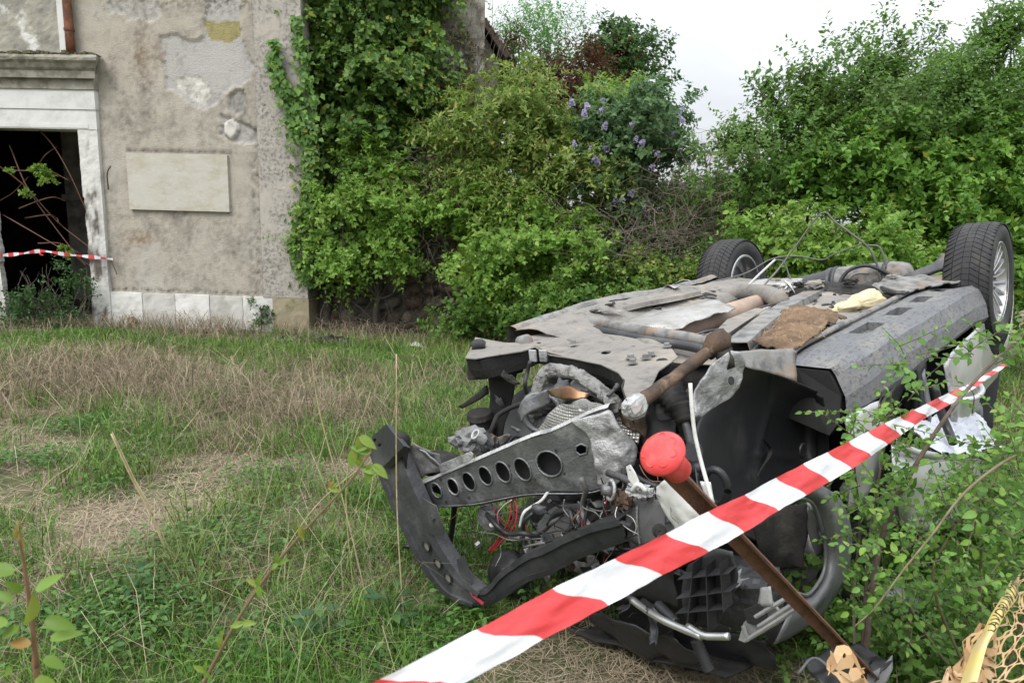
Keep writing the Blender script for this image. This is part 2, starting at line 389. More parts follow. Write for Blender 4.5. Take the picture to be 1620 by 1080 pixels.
# door surround
M_white = mat('door_stone', (.62, .62, .60), .7, col2=(.50, .50, .48), scale=4, mix=(.45, .7), col3=(.30, .27, .22), scale3=2.2, mix3=(.62, .85), bump=.25, bscale=60)
M_cornice = mat('cornice_stone', (.34, .32, .27), .85, col2=(.13, .125, .09), scale=6, mix=(.4, .66), col3=(.5, .49, .45), scale3=3, mix3=(.5, .7), bump=.6, bscale=50)
M_soot = mat('jamb_sooty', (.58, .57, .54), .75, bump=.3, bscale=60, attr=(('soot', (.06, .045, .03)),))
ds = bld
for side in (0, 1):
    x0, x1 = ((-2.805, -2.56) if side == 0 else (-4.20, -3.955))
    V, F = grid(lambda u, v: (x0 + (x1 - x0) * u, -.055 + .006 * fbm((u, v * 12, side), 2, 3), v * 2.905 - .03), 12, 90)
    so = []
    for (x, y, z) in V:
        e = fbm((x * 3, z * 1.3, 3), 2.5, 4)
        s_ = max(0, min(1, 1.9 * (.42 - abs(z - .95) / 1.7) + e * 1.1)) if side == 0 else max(0, e * .6)
        s_ = max(s_ * (1 if (x - x0) < .18 else .5), max(0, min(1, (.5 - z) * .8 + e)))
        so.append(min(.92, s_))
    # ragged burnt inner edge
    k = len(V); V2 = []
    for v in range(91):
        for u in (0, 12):
            p = V[v * 13 + u]; V2.append((p[0], .28 if side == 0 else .03, p[2]))
    F += [(v * 13, k + v * 2, k + v * 2 + 2, (v + 1) * 13) for v in range(90)] + [(v * 13 + 12, (v + 1) * 13 + 12, k + v * 2 + 3, k + v * 2 + 1) for v in range(90)]
    V = np.vstack([V, V2])
    for q in V:
        if 0.35 < q[2] < 1.6 and abs(q[0] - (x0 if side == 0 else x1)) < .001: q[0] += (.035 if side == 0 else -.035) * (.5 + fbm((q[2], 0, 0), 5, 3))
    o = mk('door_jamb', V, F, M_soot, bld, local=True); setattr_(o, 'soot', so + [max(so[(v * 13)], .3) for v in range(91) for u in (0, 1)])
V, F = rough_box((-4.205, -.06, 2.412), (-2.555, .28, 2.64), .004); mk('lintel', V, F, M_white, bld, local=True)
V, F = rough_box((-4.215, -.072, 2.643), (-2.548, .28, 2.87), .004); mk('lintel', V, F, M_white, bld, local=True)
b_ = MB(); b_.box((-4.14, -.066, 2.425), (-2.66, -.058, 2.47)); b_.build('lintel_moulding', M_white, bld, local=True)
V, F = rough_box((-4.22, -.09, 2.873), (-2.535, .2, 2.985), .004); mk('frieze', V, F, M_cornice, bld, local=True)
prof = [(-.09, 2.987), (-.155, 2.99), (-.16, 3.075), (-.17, 3.08), (-.19, 3.10), (-.215, 3.15), (-.245, 3.175), (-.25, 3.205), (-.24, 3.235), (-.02, 3.262), (.1, 3.262), (.1, 2.987)]
b_ = MB(); n_ = len(prof); P0 = []; P1 = []
for y, z in prof: e = max(0, -y - .09); P0.append((-4.22 - e, y, z)); P1.append((-2.535 + e, y, z))
seg = 30
PP = [np.array(P0) + (np.array(P1) - np.array(P0)) * t for t in np.linspace(0, 1, seg + 1)]
for q, Pq in enumerate(PP):
    for k in range(4, 10): Pq[k][2] += .006 * fbm((q * .4, k, 2), 1.1, 3); Pq[k][1] += .006 * fbm((q * .5, k, 7), 1.3, 3)
V = np.vstack(PP); F = [(q * n_ + k, q * n_ + (k + 1) % n_, (q + 1) * n_ + (k + 1) % n_, (q + 1) * n_ + k) for q in range(seg) for k in range(n_)] + [tuple(range(n_)), tuple(seg * n_ + k for k in range(n_))[::-1]]
mk('cornice', V, F, M_cornice, bld, local=True)
b_ = MB()
for i in range(60):
    x = -4.2 + i * .029; b_.box((x, -.2 + .06 * random.random(), 3.255), (x + .02 + .03 * random.random(), -.02, 3.268 + .03 * random.random() ** 2))
b_.build('moss_crust', mat('dark_moss', (.05, .045, .03), .95, col2=(.12, .11, .05), scale=20), bld, local=True)
# rendered strip, downpipe and blocked window above the cornice
b_ = MB(); b_.box((-2.945, -.05, 3.29), (-2.855, .04, 6)); b_.build('white_strip', M_white, bld, local=True)
M_rust = mat('rusty_pipe', (.20, .075, .035), .8, col2=(.10, .04, .022), scale=9, mix=(.4, .6), bump=.3, bscale=60)
o = MB().tube([(-2.795, -.075, z) for z in np.linspace(3.27, 6, 12)], .05, 14).build('downpipe', M_rust, bld, local=True, smooth=True)
for z in (3.55, 4.5): MB().lathe([(-.015, .058), (.015, .058)], (-2.795, -.075, z), (0, 0, 1), 14).build('pipe_clamp', M_rust, bld, local=True)
V, F = rough_box((-4.6, -.028, 3.29), (-2.95, .02, 6), .012, .05); mk('upper_render', V, F, mat('upper_render', (.36, .34, .28), .92, col2=(.24, .23, .20), scale=4, col3=(.60, .59, .56), scale3=2.5, mix3=(.56, .66), bump=.5), bld, local=True)
# inscription slab
V, F = rough_box((plq[0], -.042, plq[2]), (plq[1], .04, plq[3]), .002, .05)
mk('stone_tablet', V, F, mat('tablet', (.49, .47, .415), .85, detail=12, col2=(.41, .37, .29), scale=3.2, mix=(.42, .7), col3=(.52, .51, .47), scale3=16, mix3=(.5, .75), bump=.35, bscale=120, stretch=(1, 1, 2.2)), bld, local=True, bevel=.004)
# dark burnt room
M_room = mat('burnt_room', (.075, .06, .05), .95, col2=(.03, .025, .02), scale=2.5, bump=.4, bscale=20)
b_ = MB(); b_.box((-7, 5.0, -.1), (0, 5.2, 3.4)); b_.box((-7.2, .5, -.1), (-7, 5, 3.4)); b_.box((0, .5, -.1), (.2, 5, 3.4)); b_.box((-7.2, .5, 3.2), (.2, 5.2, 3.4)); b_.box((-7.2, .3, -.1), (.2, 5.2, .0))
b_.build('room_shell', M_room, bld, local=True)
b_ = MB(); b_.box((-4.62, 2.2, 0), (-4.3, 2.5, 3.2)); b_.box((-4.66, 2.16, 1.55), (-4.26, 2.54, 1.65)); b_.build('inner_column', mat('column_lime', (.34, .32, .29), .9, col2=(.15, .13, .12), scale=4), bld, local=True, bevel=.01)
b_ = MB(); b_.box((-3.02, .52, 0), (-2.92, 1.4, 2.38)); b_.box((-3.03, .8, .3), (-3.0, 1.2, 1.1)); b_.box((-3.03, .8, 1.25), (-3.0, 1.2, 2.1))
b_.build('door_leaf', mat('brown_door', (.085, .045, .03), .75, col2=(.04, .025, .02), scale=5), bld, local=True, bevel=.004)
# bits of iron in the wall
MI = mat('wall_iron', (.06, .04, .03), .8)
MB().tube(smooth_path([(*fl(180, 263)[:1], -.06, fl(180, 263)[1]), (fl(176, 275)[0], -.08, fl(176, 275)[1]), (fl(173, 300)[0], -.02, fl(173, 300)[1])], 5), .009, 6).build('iron_hook', MI, bld, local=True)
MB().tube([(fl(176, 408)[0], -.02, fl(176, 408)[1]), (fl(197, 432)[0], -.16, fl(197, 432)[1])], .008, 6).build('iron_rod', MI, bld, local=True)
# cracks with depth in the pilaster joint
b_ = MB(); b_.box((-.585, -.012, .43), (-.57, .01, 6)); b_.build('joint', mat('joint_dark', (.10, .09, .08), .95), bld, local=True)

# ================================================================== rubble wall under the ivy, taller stone house behind
rub = thing('rubble_wall', 'low wall of rough dark field stones half hidden under the ivy', 'wall', (-1.3, 9.15, 0))
M_mortar = mat('old_mortar', (.13, .11, .085), .95, col2=(.07, .06, .05), scale=8, bump=.8, bscale=40)
MB().box((-2.54, 9.16, -.1), (.7, 9.6, 1.5)).build('mortar_core', M_mortar, rub)
M_st = [mat('fieldstone%d' % i, c, .9, col2=tuple(k * .6 for k in c), scale=7, col3=(.24, .22, .18), scale3=5, mix3=(.6, .8), bump=.5, bscale=45) for i, c in enumerate(((.17, .135, .10), (.12, .10, .085), (.22, .185, .14), (.135, .085, .065)))]
SM = []
for k in range(6):
    bm = bmesh.new(); bmesh.ops.create_icosphere(bm, subdivisions=2, radius=.5)
    for v in bm.verts: v.co *= 1 + .35 * fbm(v.co + Vector((k * 7, 0, 0)), 1.6, 3); v.co.x = max(-.45, min(.45, v.co.x)); v.co.z = max(-.42, min(.42, v.co.z))
    me = bpy.data.meshes.new('stone'); bm.to_mesh(me); bm.free(); me.polygons.foreach_set('use_smooth', [True] * len(me.polygons)); SM.append(me)
SMM = {}
z = -.05; row = 0
while z < 1.3:
    hh = random.uniform(.11, .24); x = -2.5 + random.random() * .1
    while x < .6:
        ww = random.uniform(.12, .42); k = random.randrange(6); mi = random.randrange(4)
        if (k, mi) not in SMM: SMM[(k, mi)] = SM[k].copy(); SMM[(k, mi)].materials.append(M_st[mi])
        o = bpy.data.objects.new('stone', SMM[(k, mi)]); COL.objects.link(o); o.parent = rub
        o.location = (x + ww / 2 + 1.3, random.uniform(-.02, .06), z + hh / 2 + random.uniform(-.03, .03)); o.scale = (ww * random.uniform(.95, 1.1), random.uniform(.18, .3), hh * random.uniform(.9, 1.2)); o.rotation_euler = (random.uniform(-.2, .2), random.uniform(-.3, .3), random.uniform(-.3, .3))
        x += ww
        if x > -.2 and z > .9: break
    z += hh; row += 1
M_rubfar = mat('rubble_plaster', (.36, .33, .29), .92, col2=(.20, .175, .15), scale=3.4, mix=(.42, .62), col3=(.5, .48, .44), scale3=1.6, mix3=(.5, .7), bump=1.0, bscale=9)
th = thing('stone_house', 'tall grey stone house wall rising behind the ivy at the sky edge', 'house', (-1.4, 10.2, 0))
V, F = grid(lambda u, v: (-2.6 + 2.13 * u, 10.0 + .05 * fbm((u * 2.1, v * 6, 0), 3, 4) * (u < 1), 7 * v), 40, 110); k = len(V)
V = np.vstack([V, [(-.47, 10, 0), (-.47, 10, 7), (-.9, 14, 0), (-.9, 14, 7), (-2.6, 14, 0), (-2.6, 14, 7)]]); F += [(k, k + 2, k + 3, k + 1), (k + 2, k + 4, k + 5, k + 3)]
mk('wall', V, F, M_rubfar, th, smooth=False)
lt = thing('lean_to', 'grey stone outbuilding with sloping tiled eave beside the tall house', 'outbuilding', (-.3, 11.3, 0))
c0, c1 = dp(769, 50, 11.2), dp(797, 92, 11.2)
MB().prism([(c0[0] - .3, 11.2, 0), (c1[0] - .08, 11.2, 0), (c1[0] - .08, 11.2, c1[2] - .06), (c0[0] - .3, 11.2, c0[2] + .45)], (0, 3, 0)).build('wall', M_rubfar, lt)
M_tile = mat('old_tile', (.17, .11, .085), .9, col2=(.09, .075, .06), scale=8, bump=.4)
dx = (c1 - c0) / np.linalg.norm(c1 - c0); up = np.array([-dx[2], 0, dx[0]])
rf = MB(); a0 = c0 - dx * .6 - np.array([0, .22, 0]); a1 = c1 + dx * .06 - np.array([0, .22, 0])
rf.prism([a0, a1, a1 + up * .05, a0 + up * .05], (0, 3.4, 0)); rf = rf.build('roof', M_tile, lt)
for i in range(9):
    t0 = a0 + (a1 - a0) * (i / 9); t1 = a0 + (a1 - a0) * ((i + 1.15) / 9)
    MB().prism([t0 + up * .052, t1 + up * .052, t1 + up * .075, t0 + up * .095], (0, 3.42, 0)).build('roof_tile', M_tile, rf)
# ================================================================== vegetation
def unit(a): return a / (np.linalg.norm(a, axis=-1, keepdims=True) + 1e-9)
def blob(px, py, rx, ry, Y, rd=None):
    c = dp(px, py, Y); k = np.linalg.norm(c - CAM_P) / FPX * (1 / math.sqrt(1 + ((px - 810) / FPX) ** 2)) ; return c, np.array([rx * k, rd or (rx * k * .7), ry * k])
def leaf_mesh(name, P, D, N, Ln, Wd, m_, parent, fold=.18, stuff=True, shape='tri'):
    """one folded leaf per row: base P, direction D, normal N, length and width"""
    n = len(P); D = unit(D); S = unit(np.cross(D, N)); N = unit(np.cross(S, D)); Ln = np.broadcast_to(Ln, n)[:, None]; Wd = np.broadcast_to(Wd, n)[:, None]
    up_ = N * Wd * fold
    if shape == 'tri':
        V = np.stack([P, P + D * Ln * .45 + S * Wd * .5 + up_, P + D * Ln - up_ * .6, P + D * Ln * .45 - S * Wd * .5 + up_], 1).reshape(-1, 3)
        F = (np.arange(n)[:, None, None] * 4 + np.array([[0, 1, 2], [0, 2, 3]])[None]).reshape(-1, 3)
    else:                                  # rounder: six rim points and a mid rib
        V = np.stack([P, P + D * Ln * .25 + S * Wd * .38 + up_, P + D * Ln * .6 + S * Wd * .42 + up_, P + D * Ln - up_ * .8, P + D * Ln * .6 - S * Wd * .42 + up_, P + D * Ln * .25 - S * Wd * .38 + up_, P + D * Ln * .5], 1).reshape(-1, 3)
        F = (np.arange(n)[:, None, None] * 7 + np.array([[0, 1, 6], [1, 2, 6], [2, 3, 6], [3, 4, 6], [4, 5, 6], [5, 0, 6]])[None]).reshape(-1, 3)
    o = mk(name, V, F, m_, parent)
    if stuff: tag(o, kind='stuff')
    return o
def wob(P, s, seed):                       # cheap smooth noise, -1..1
    a = P * s + seed; return (np.sin(a[:, 0] * 1.7 + np.sin(a[:, 2] * 1.3)) + np.sin(a[:, 2] * 2.1 + a[:, 1]) + np.sin(a[:, 1] * 2.9 + a[:, 0] * .7 + 2)) / 3
def foliage(parent, blobs, n, m_, leaf=(.055, .032), per=13, slen=.24, up=.45, droop=.25, shell=(.72, 1.06), core=.5, back=.3, rough=.16, seed=1, name='crown', jit=.45, face=.7, gap=-.35, shape='tri', spread=.9):
    g_ = np.random.default_rng(seed)
    wts = np.array([(b[1][0] * b[1][2] + b[1][0] * b[1][1]) for b in blobs]); wts /= wts.sum()
    def sample(k, lo, hi):
        bi = g_.choice(len(blobs), k, p=wts); C_ = np.array([b[0] for b in blobs])[bi]; Rr = np.array([b[1] for b in blobs])[bi]
        d = unit(g_.normal(size=(k, 3))); keep = (d[:, 1] < .25) | (g_.random(k) < back); P = C_ + Rr * d * (g_.uniform(lo, hi, (k, 1)) + rough * wob(C_ + Rr * d, 3.2, seed)[:, None])
        keep &= P[:, 2] > .02
        for c, r_ in blobs: keep &= ~((((P - c) / r_) ** 2).sum(1) < (lo * .8) ** 2)
        out_ = unit(d / Rr); return P[keep], out_[keep]
    nsb = 9                                # boughs, each a tuft of shoots that stands out by its own amount
    Pb, Ob = sample(n // nsb, *shell)
    kp = wob(Pb, 4.5, seed + 3) > gap; Pb, Ob = Pb[kp], Ob[kp]; nb = len(Pb)
    rb = slen * g_.uniform(.55, 1.35, nb); Pb = Pb + Ob * (rb * g_.uniform(-.9, .75, nb))[:, None]
    ofs = unit(g_.normal(size=(nb, nsb, 3)) + Ob[:, None] * .7 + np.array([0, 0, .35])) * (rb[:, None] * g_.random((nb, nsb)) ** .5)[..., None] * np.array([1, 1, .6])
    P = (Pb[:, None] + ofs).reshape(-1, 3); O_ = np.repeat(Ob, nsb, 0)
    d = unit(unit(ofs).reshape(-1, 3) * .6 + O_ * .45 + np.array([0, 0, up]) + g_.normal(size=P.shape) * jit * .8)
    k = len(P); L_ = slen * g_.uniform(.6, 1.3, k)
    t = (np.arange(per) + g_.random((k, per))) / per
    B = P[:, None] + d[:, None] * (L_[:, None] * t)[..., None]; B[..., 2] -= droop * L_[:, None] * t ** 2
    u = unit(np.cross(d, g_.normal(size=d.shape))); v = np.cross(d, u); az = np.arange(per)[None] * 2.4 + g_.random((k, 1)) * 6.28
    pr = u[:, None] * np.cos(az)[..., None] + v[:, None] * np.sin(az)[..., None]
    Dl = unit(d[:, None] * .55 + pr * spread + np.array([0, 0, -.18]) + g_.normal(size=pr.shape) * .2)
    Nl = unit(O_[:, None] * face + np.array([0, 0, .75]) + g_.normal(size=pr.shape) * .45)
    B = B.reshape(-1, 3); Dl = Dl.reshape(-1, 3); Nl = Nl.reshape(-1, 3); sz = g_.uniform(.6, 1.2, len(B)) * np.repeat(np.repeat(g_.uniform(.7, 1.3, nb), nsb), per)
    ok = B[:, 2] > .01; B, Dl, Nl, sz = B[ok], Dl[ok], Nl[ok], sz[ok]
    if core:
        Pc, Oc = sample(int(n * per * core * .25), .45, .8); sc_ = g_.uniform(1.2, 1.9, len(Pc))
        B = np.vstack([B, Pc]); Dl = np.vstack([Dl, unit(g_.normal(size=Pc.shape))]); Nl = np.vstack([Nl, unit(Oc + g_.normal(size=Pc.shape) * .5)]); sz = np.concatenate([sz, sc_])
    o = leaf_mesh(name, B, Dl, Nl, leaf[0] * sz, leaf[1] * sz, m_, parent, shape=shape)
    return o, P, d
def twigs(parent, S, E_, r, m_, sag=.1, n=6, k=4, name='branches', rnd=.06, seed=3, taper=.35):
    g_ = np.random.default_rng(seed); mb = MB()
    for a, b in zip(S, E_):
        a, b = np.asarray(a), np.asarray(b); t = np.linspace(0, 1, n + 1)[:, None]; L_ = np.linalg.norm(b - a)
        P = a + (b - a) * t + np.array([0, 0, sag * L_]) * np.sin(math.pi * t) ; P[1:-1] += g_.normal(size=(n - 1, 3)) * rnd * L_ * .3
        mb.tube(P, [r, r * taper], k, cap=False)
    o = mb.build(name, m_, parent); tag(o, kind='stuff'); return o
def stems(parent, base, blobs, n, r, m_, seed=5, name='trunk'):
    """one woody stock that forks from the base into the crown"""
    g_ = np.random.default_rng(seed); mb = MB(); base = np.asarray(base, float); c0 = np.mean([b[0] for b in blobs], axis=0)
    fork = base + (c0 - base) * .35; fork[2] = max(fork[2], base[2] + .25)
    mb.tube(smooth_path([base, (base + fork) / 2 + g_.normal(size=3) * .04, fork], 4), [r * 1.25, r], 8)
    for i in range(n):
        b = blobs[i % len(blobs)]; e = b[0] + b[1] * unit(g_.normal(size=3)) * .75; e[2] = max(e[2], .2); m1 = fork + (e - fork) * .5 + g_.normal(size=3) * .12
        mb.tube(smooth_path([fork - (fork - base) * .1, m1, e], 5), [r * .55, r * .12], 5, cap=False)
    return mb.build(name, m_, parent, smooth=True)
M_bark = mat('bark', (.085, .068, .052), .95, col2=(.05, .042, .034), scale=14, bump=.6, bscale=50)
M_twig = mat('grey_twigs', (.15, .125, .10), .9, col2=(.09, .075, .06), scale=20)
M_twigb = mat('brown_twigs', (.115, .08, .058), .9, col2=(.17, .14, .11), scale=20)
G_ivy = leafmat('ivy_leaves', [(0, (.06, .13, .032)), (.45, (.10, .20, .04)), (.8, (.165, .285, .055)), (.965, (.20, .31, .055)), (.985, (.45, .35, .03))], .42, .42, patch_=(.14, .23, .04), pscale=1.6, pm=(.5, .66))
G_ivynew = leafmat('ivy_new', [(0, (.06, .14, .025)), (.6, (.12, .25, .04)), (1, (.20, .35, .06))], .45, .4)
G_bright = leafmat('bright_leaves', [(0, (.12, .225, .035)), (.5, (.20, .36, .058)), (.95, (.30, .47, .10)), (1, (.36, .42, .08))], .5, .5, patch_=(.24, .34, .07), pscale=1.3, pm=(.5, .68))
G_olive = leafmat('olive_leaves', [(0, (.11, .19, .035)), (.5, (.20, .29, .06)), (.9, (.31, .39, .10)), (.99, (.46, .43, .12))], .5, .5)
G_mid = leafmat('mid_leaves', [(0, (.06, .135, .025)), (.5, (.11, .215, .038)), (1, (.175, .31, .06))], .5, .48, patch_=(.16, .25, .06), pscale=1.2, pm=(.5, .68))
G_hedge = leafmat('hedge_leaves', [(0, (.08, .18, .025)), (.5, (.14, .29, .04)), (.96, (.215, .39, .065)), (1, (.40, .38, .05))], .48, .48)
G_lilac = leafmat('lilac_leaves', [(0, (.055, .115, .045)), (.5, (.10, .185, .07)), (1, (.155, .25, .10))], .5, .42)
G_far = leafmat('far_bright', [(0, (.075, .19, .04)), (.5, (.12, .27, .06)), (1, (.17, .33, .085))], .55, .45)
G_fard = leafmat('far_dark', [(0, (.035, .085, .022)), (.5, (.065, .14, .034)), (1, (.11, .20, .045))], .55, .4)
G_red = leafmat('copper_leaves', [(0, (.07, .028, .02)), (.5, (.115, .05, .03)), (1, (.16, .085, .045))], .6, .35)
G_dry = leafmat('dry_vine', [(0, (.09, .085, .03)), (.5, (.13, .13, .04)), (1, (.18, .15, .07))], .6, .3)

# ---- ivy over the corner and the house
ivy = thing('ivy', 'dark green ivy with scattered yellow leaves climbing the building corner', 'ivy', (-2.2, 8.95, 0))
ib = [blob(560, 40, 85, 80, 9.45, .3), blob(650, 30, 45, 90, 9.75, .22), blob(560, 150, 80, 90, 9.35, .34), blob(650, 150, 60, 90, 9.6, .3), blob(530, 265, 48, 80, 9.2, .3), blob(600, 250, 80, 60, 9.3, .34), blob(515, 370, 36, 80, 9.1, .22), blob(500, 60, 40, 130, 9.2, .2), blob(540, -60, 110, 60, 9.5, .3), blob(680, -30, 30, 80, 9.8, .2)]
foliage(ivy, ib, 5200, G_ivy, (.068, .058), 12, .22, .1, .6, (.72, 1.04), .6, .2, .3, 21, 'leaves', .5, 1.0, -.3)
stems(ivy, (-2.42, 9.0, 0), ib, 14, .05, M_bark, 4, 'stem')
g_ = np.random.default_rng(5)
def on_front(px, py, off=-.06): return pl(px, py, F_O + F_N * off, F_N)
def creeper(path, wpx, n, m_, size, parent, name, off=-.07):
    P = smooth_path([(*p, 0) for p in path], 8)[:, :2]; i = g_.integers(0, len(P), n); wv = np.interp(i / len(P), np.linspace(0, 1, len(wpx)), wpx)
    q = P[i] + g_.normal(size=(n, 2)) * wv[:, None] * .45
    B = np.array([on_front(a, b, off - .12 * g_.random() ** 2) for a, b in q]); D = unit(np.stack([g_.normal(size=n) * .7, np.full(n, -.35), -np.abs(g_.normal(size=n)) - .2], 1)); N = unit(np.stack([g_.normal(size=n) * .35, np.full(n, -1.0), np.full(n, .55) + g_.normal(size=n) * .3], 1))
    return leaf_mesh(name, B, D, N, size * g_.uniform(.6, 1.15, n), size * .85 * g_.uniform(.6, 1.15, n), m_, parent)
creeper([(434, 66), (436, 100), (446, 135), (462, 165), (472, 200), (480, 225)], [5, 12, 15, 26, 26, 22], 460, G_ivynew, .085, ivy, 'new_shoots')
creeper([(468, 28), (474, 60), (480, 100), (486, 150), (488, 215)], [4, 8, 14, 20, 24], 330, G_ivynew, .085, ivy, 'new_shoots')
creeper([(486, 250), (484, 300), (468, 370), (464, 395), (478, 425), (488, 440)], [10, 6, 12, 7, 12, 8], 260, G_mid, .085, ivy, 'new_shoots')
creeper([(492, 200), (492, 300), (494, 420)], [10, 10, 10], 500, G_ivy, .085, ivy, 'new_shoots')
mb = MB()
for pth in ([(434, 66), (446, 135), (472, 200), (482, 260)], [(468, 28), (480, 100), (488, 215)], [(486, 250), (466, 385), (488, 445)]): mb.tube(smooth_path([on_front(*p, -.055) for p in pth], 6), .006, 5, cap=False)
tag(mb.build('runner', M_twigb, ivy), kind='stuff')
# thin dry vines on the tall wall
vine = thing('dry_vine', 'sparse brownish olive vine hanging on the tall stone house wall', 'vine', (-.9, 9.9, 0))
vb = [blob(690, 60, 26, 90, 9.93, .08), blob(735, 90, 16, 70, 9.95, .05), blob(700, 165, 45, 40, 9.8, .16), blob(740, 140, 22, 40, 9.9, .08)]
foliage(vine, vb, 900, G_dry, (.05, .03), 9, .16, -.3, .5, (.5, 1.0), .2, .1, .2, 31, 'leaves', .5, 1.0, -.15)
S = [dp(690 + 70 * g_.random(), 240, 9.85) for i in range(70)]; twigs(vine, S, [s + np.array([g_.normal() * .3, .05, g_.uniform(.5, 2.4)]) for s in S], .006, M_twig, .03, 7, 4, 'bare_twigs', .12)
# ---- big shrubs in front of the wall
def shrub(name, label, base, blobs, n, m_, cat='shrub', stem=.035, ns=9, group=None, **k):
    t = thing(name, label, cat, (*base, 0), group=group); foliage(t, blobs, n, m_, **k); stems(t, (*base, -.02), blobs, ns, stem, M_bark); return t
shrub('shrub', 'bright green leafy shrub bulging over the rubble wall beside the plastered corner', (-1.7, 8.9), [blob(560, 330, 58, 60, 8.85, .34), blob(620, 300, 56, 56, 8.9, .36), blob(545, 398, 48, 38, 8.8, .28), blob(605, 380, 52, 46, 8.75, .32), blob(650, 345, 30, 44, 8.95, .25)], 2700, G_bright, leaf=(.062, .036), per=13, slen=.22, up=.35, droop=.45, seed=41, rough=.34, gap=-.12)
shrub('shrub', 'tall olive green drooping shrub in the middle of the wall, below the copper bush', (-.2, 9.1), [blob(790, 215, 85, 65, 8.95, .5), blob(860, 250, 80, 70, 8.8, .5), blob(740, 260, 60, 60, 8.9, .4), blob(915, 310, 50, 70, 8.8, .4), blob(820, 170, 50, 30, 9.1, .3), blob(880, 210, 40, 35, 9.0, .3), blob(760, 320, 55, 45, 8.8, .35)], 3400, G_olive, leaf=(.075, .028), per=14, slen=.28, up=.25, droop=.7, seed=42, rough=.34, gap=-.12)
shrub('shrub', 'lush mid green shrub low behind the car bonnet, in front of the wall', (.1, 8.5), [blob(775, 395, 75, 55, 8.45, .4), blob(850, 380, 75, 60, 8.4, .45), blob(905, 415, 62, 60, 8.35, .4), blob(765, 455, 42, 42, 8.4, .32), blob(830, 465, 70, 48, 8.3, .4), blob(905, 470, 60, 45, 8.3, .35), blob(735, 345, 40, 40, 8.6, .3)], 3600, G_bright, leaf=(.062, .040), per=13, slen=.2, up=.4, droop=.4, seed=43, rough=.32, gap=-.12)
# grey dead brush between them
br1 = thing('dead_brush', 'grey tangle of bare dead twigs between the two leafy shrubs on the wall', 'brush', (-1.0, 8.8, 0))
S = [dp(690 + 25 * g_.normal(), 330 + 55 * g_.normal(), 8.75) for i in range(150)]; twigs(br1, S, [s + g_.normal(size=3) * (.28, .15, .22) for s in S], .005, M_twig, .1, 6, 4, 'bare_twigs', .2)
mb = MB()
for i in range(70):
    a = gp(520 + 170 * g_.random(), 525); b = a + np.array([g_.normal() * .4, -.15 * g_.random(), g_.uniform(.1, .7)]); mb.tube(smooth_path([a, (a + b) / 2 + g_.normal(size=3) * .07, b], 4), [.006, .002], 4, cap=False)
tag(mb.build('bare_twigs', M_twig, br1), kind='stuff')
# ---- lilac
lil = thing('lilac', 'dark green lilac bush with pale purple flower clusters', 'lilac', (1.5, 9.1, 0))
lb_ = [blob(965, 230, 54, 46, 8.75, .36), blob(1030, 228, 46, 50, 8.7, .36), blob(1000, 190, 46, 34, 8.8, .3), blob(995, 285, 50, 50, 8.6, .36), blob(1062, 205, 16, 38, 8.7, .15), blob(938, 195, 30, 30, 8.8, .25)]
foliage(lil, lb_, 2000, G_lilac, (.066, .046), 12, .2, .5, .2, (.72, 1.05), .5, .3, .2, 51, 'crown', .45, .7, -.35); stems(lil, (1.5, 9.1, 0), lb_, 12, .04, M_bark)
bm = bmesh.new()
for i in range(90):
    t = random.random(); rr = .040 * (1 - t * .7) * random.random() ** .4; a = random.random() * 6.28; c = Vector((rr * math.cos(a), rr * math.sin(a), t * .13)); s_ = .010
    M_ = Matrix.Translation(c) @ Matrix.Rotation(random.random() * 3, 4, 'X') @ Matrix.Rotation(a, 4, 'Z'); q = [bm.verts.new(M_ @ Vector(p)) for p in ((-s_, 0, 0), (0, -s_, 0), (s_, 0, 0), (0, s_, 0))]; bm.faces.new(q)
me = bpy.data.meshes.new('flower_cluster'); bm.to_mesh(me); bm.free(); me.materials.append(leafmat('lilac_petals', [(0, (.40, .36, .60)), (.5, (.52, .48, .70)), (1, (.66, .60, .76))], .7, .35))
for px, py in ((905, 168), (930, 172), (950, 162), (944, 260), (960, 237), (935, 240), (980, 292), (985, 318), (975, 320), (1030, 268), (1038, 248), (1060, 218), (1080, 192), (1018, 333), (1004, 225), (955, 205), (998, 200), (1014, 230), (950, 178), (925, 185), (910, 232), (996, 310), (1072, 180), (940, 256)):
    o = bpy.data.objects.new('flower_cluster', me); COL.objects.link(o); o.parent = lil; p = dp(px, py, 8.25 if py > 170 else 8.45); o.location = [p[0] - 1.5, p[1] - 9.1, p[2]]; o.rotation_euler = (random.uniform(-.9, .9), random.uniform(-.9, .9), 0); o.scale = [random.uniform(.8, 1.25), random.uniform(.8, 1.25), random.uniform(.5, .8)]
# ---- bare bramble thicket
thk = thing('bramble_thicket', 'brown arching bare bramble thicket between the lilac and the right hedge', 'brambles', (2.3, 8.4, 0))
S = []; E_ = []
for i in range(240):
    px, py = 1120 + 55 * g_.normal(), 330 + 42 * g_.normal(); s = dp(px, max(245, py), 8.3 + .35 * g_.normal()); S.append(s); E_.append(s + np.array([g_.normal() * .5, g_.normal() * .25, g_.normal() * .28]))
twigs(thk, S, E_, .004, M_twigb, .12, 6, 4, 'bare_twigs', .14)
S = [np.array([2.2 + g_.normal() * .6, 8.5 + g_.normal() * .3, 0]) for i in range(70)]; twigs(thk, S, [s + np.array([g_.normal() * .5, -.2 * g_.random(), g_.uniform(.6, 1.9)]) for s in S], .009, M_twigb, .15, 7, 4, 'canes', .1)
S = [dp(1000 + 30 * g_.normal(), 340 + 40 * g_.normal(), 8.4) for i in range(120)]; twigs(thk, S, [s + g_.normal(size=3) * (.3, .2, .3) for s in S], .005, M_twig, .1, 6, 4, 'bare_twigs', .15)
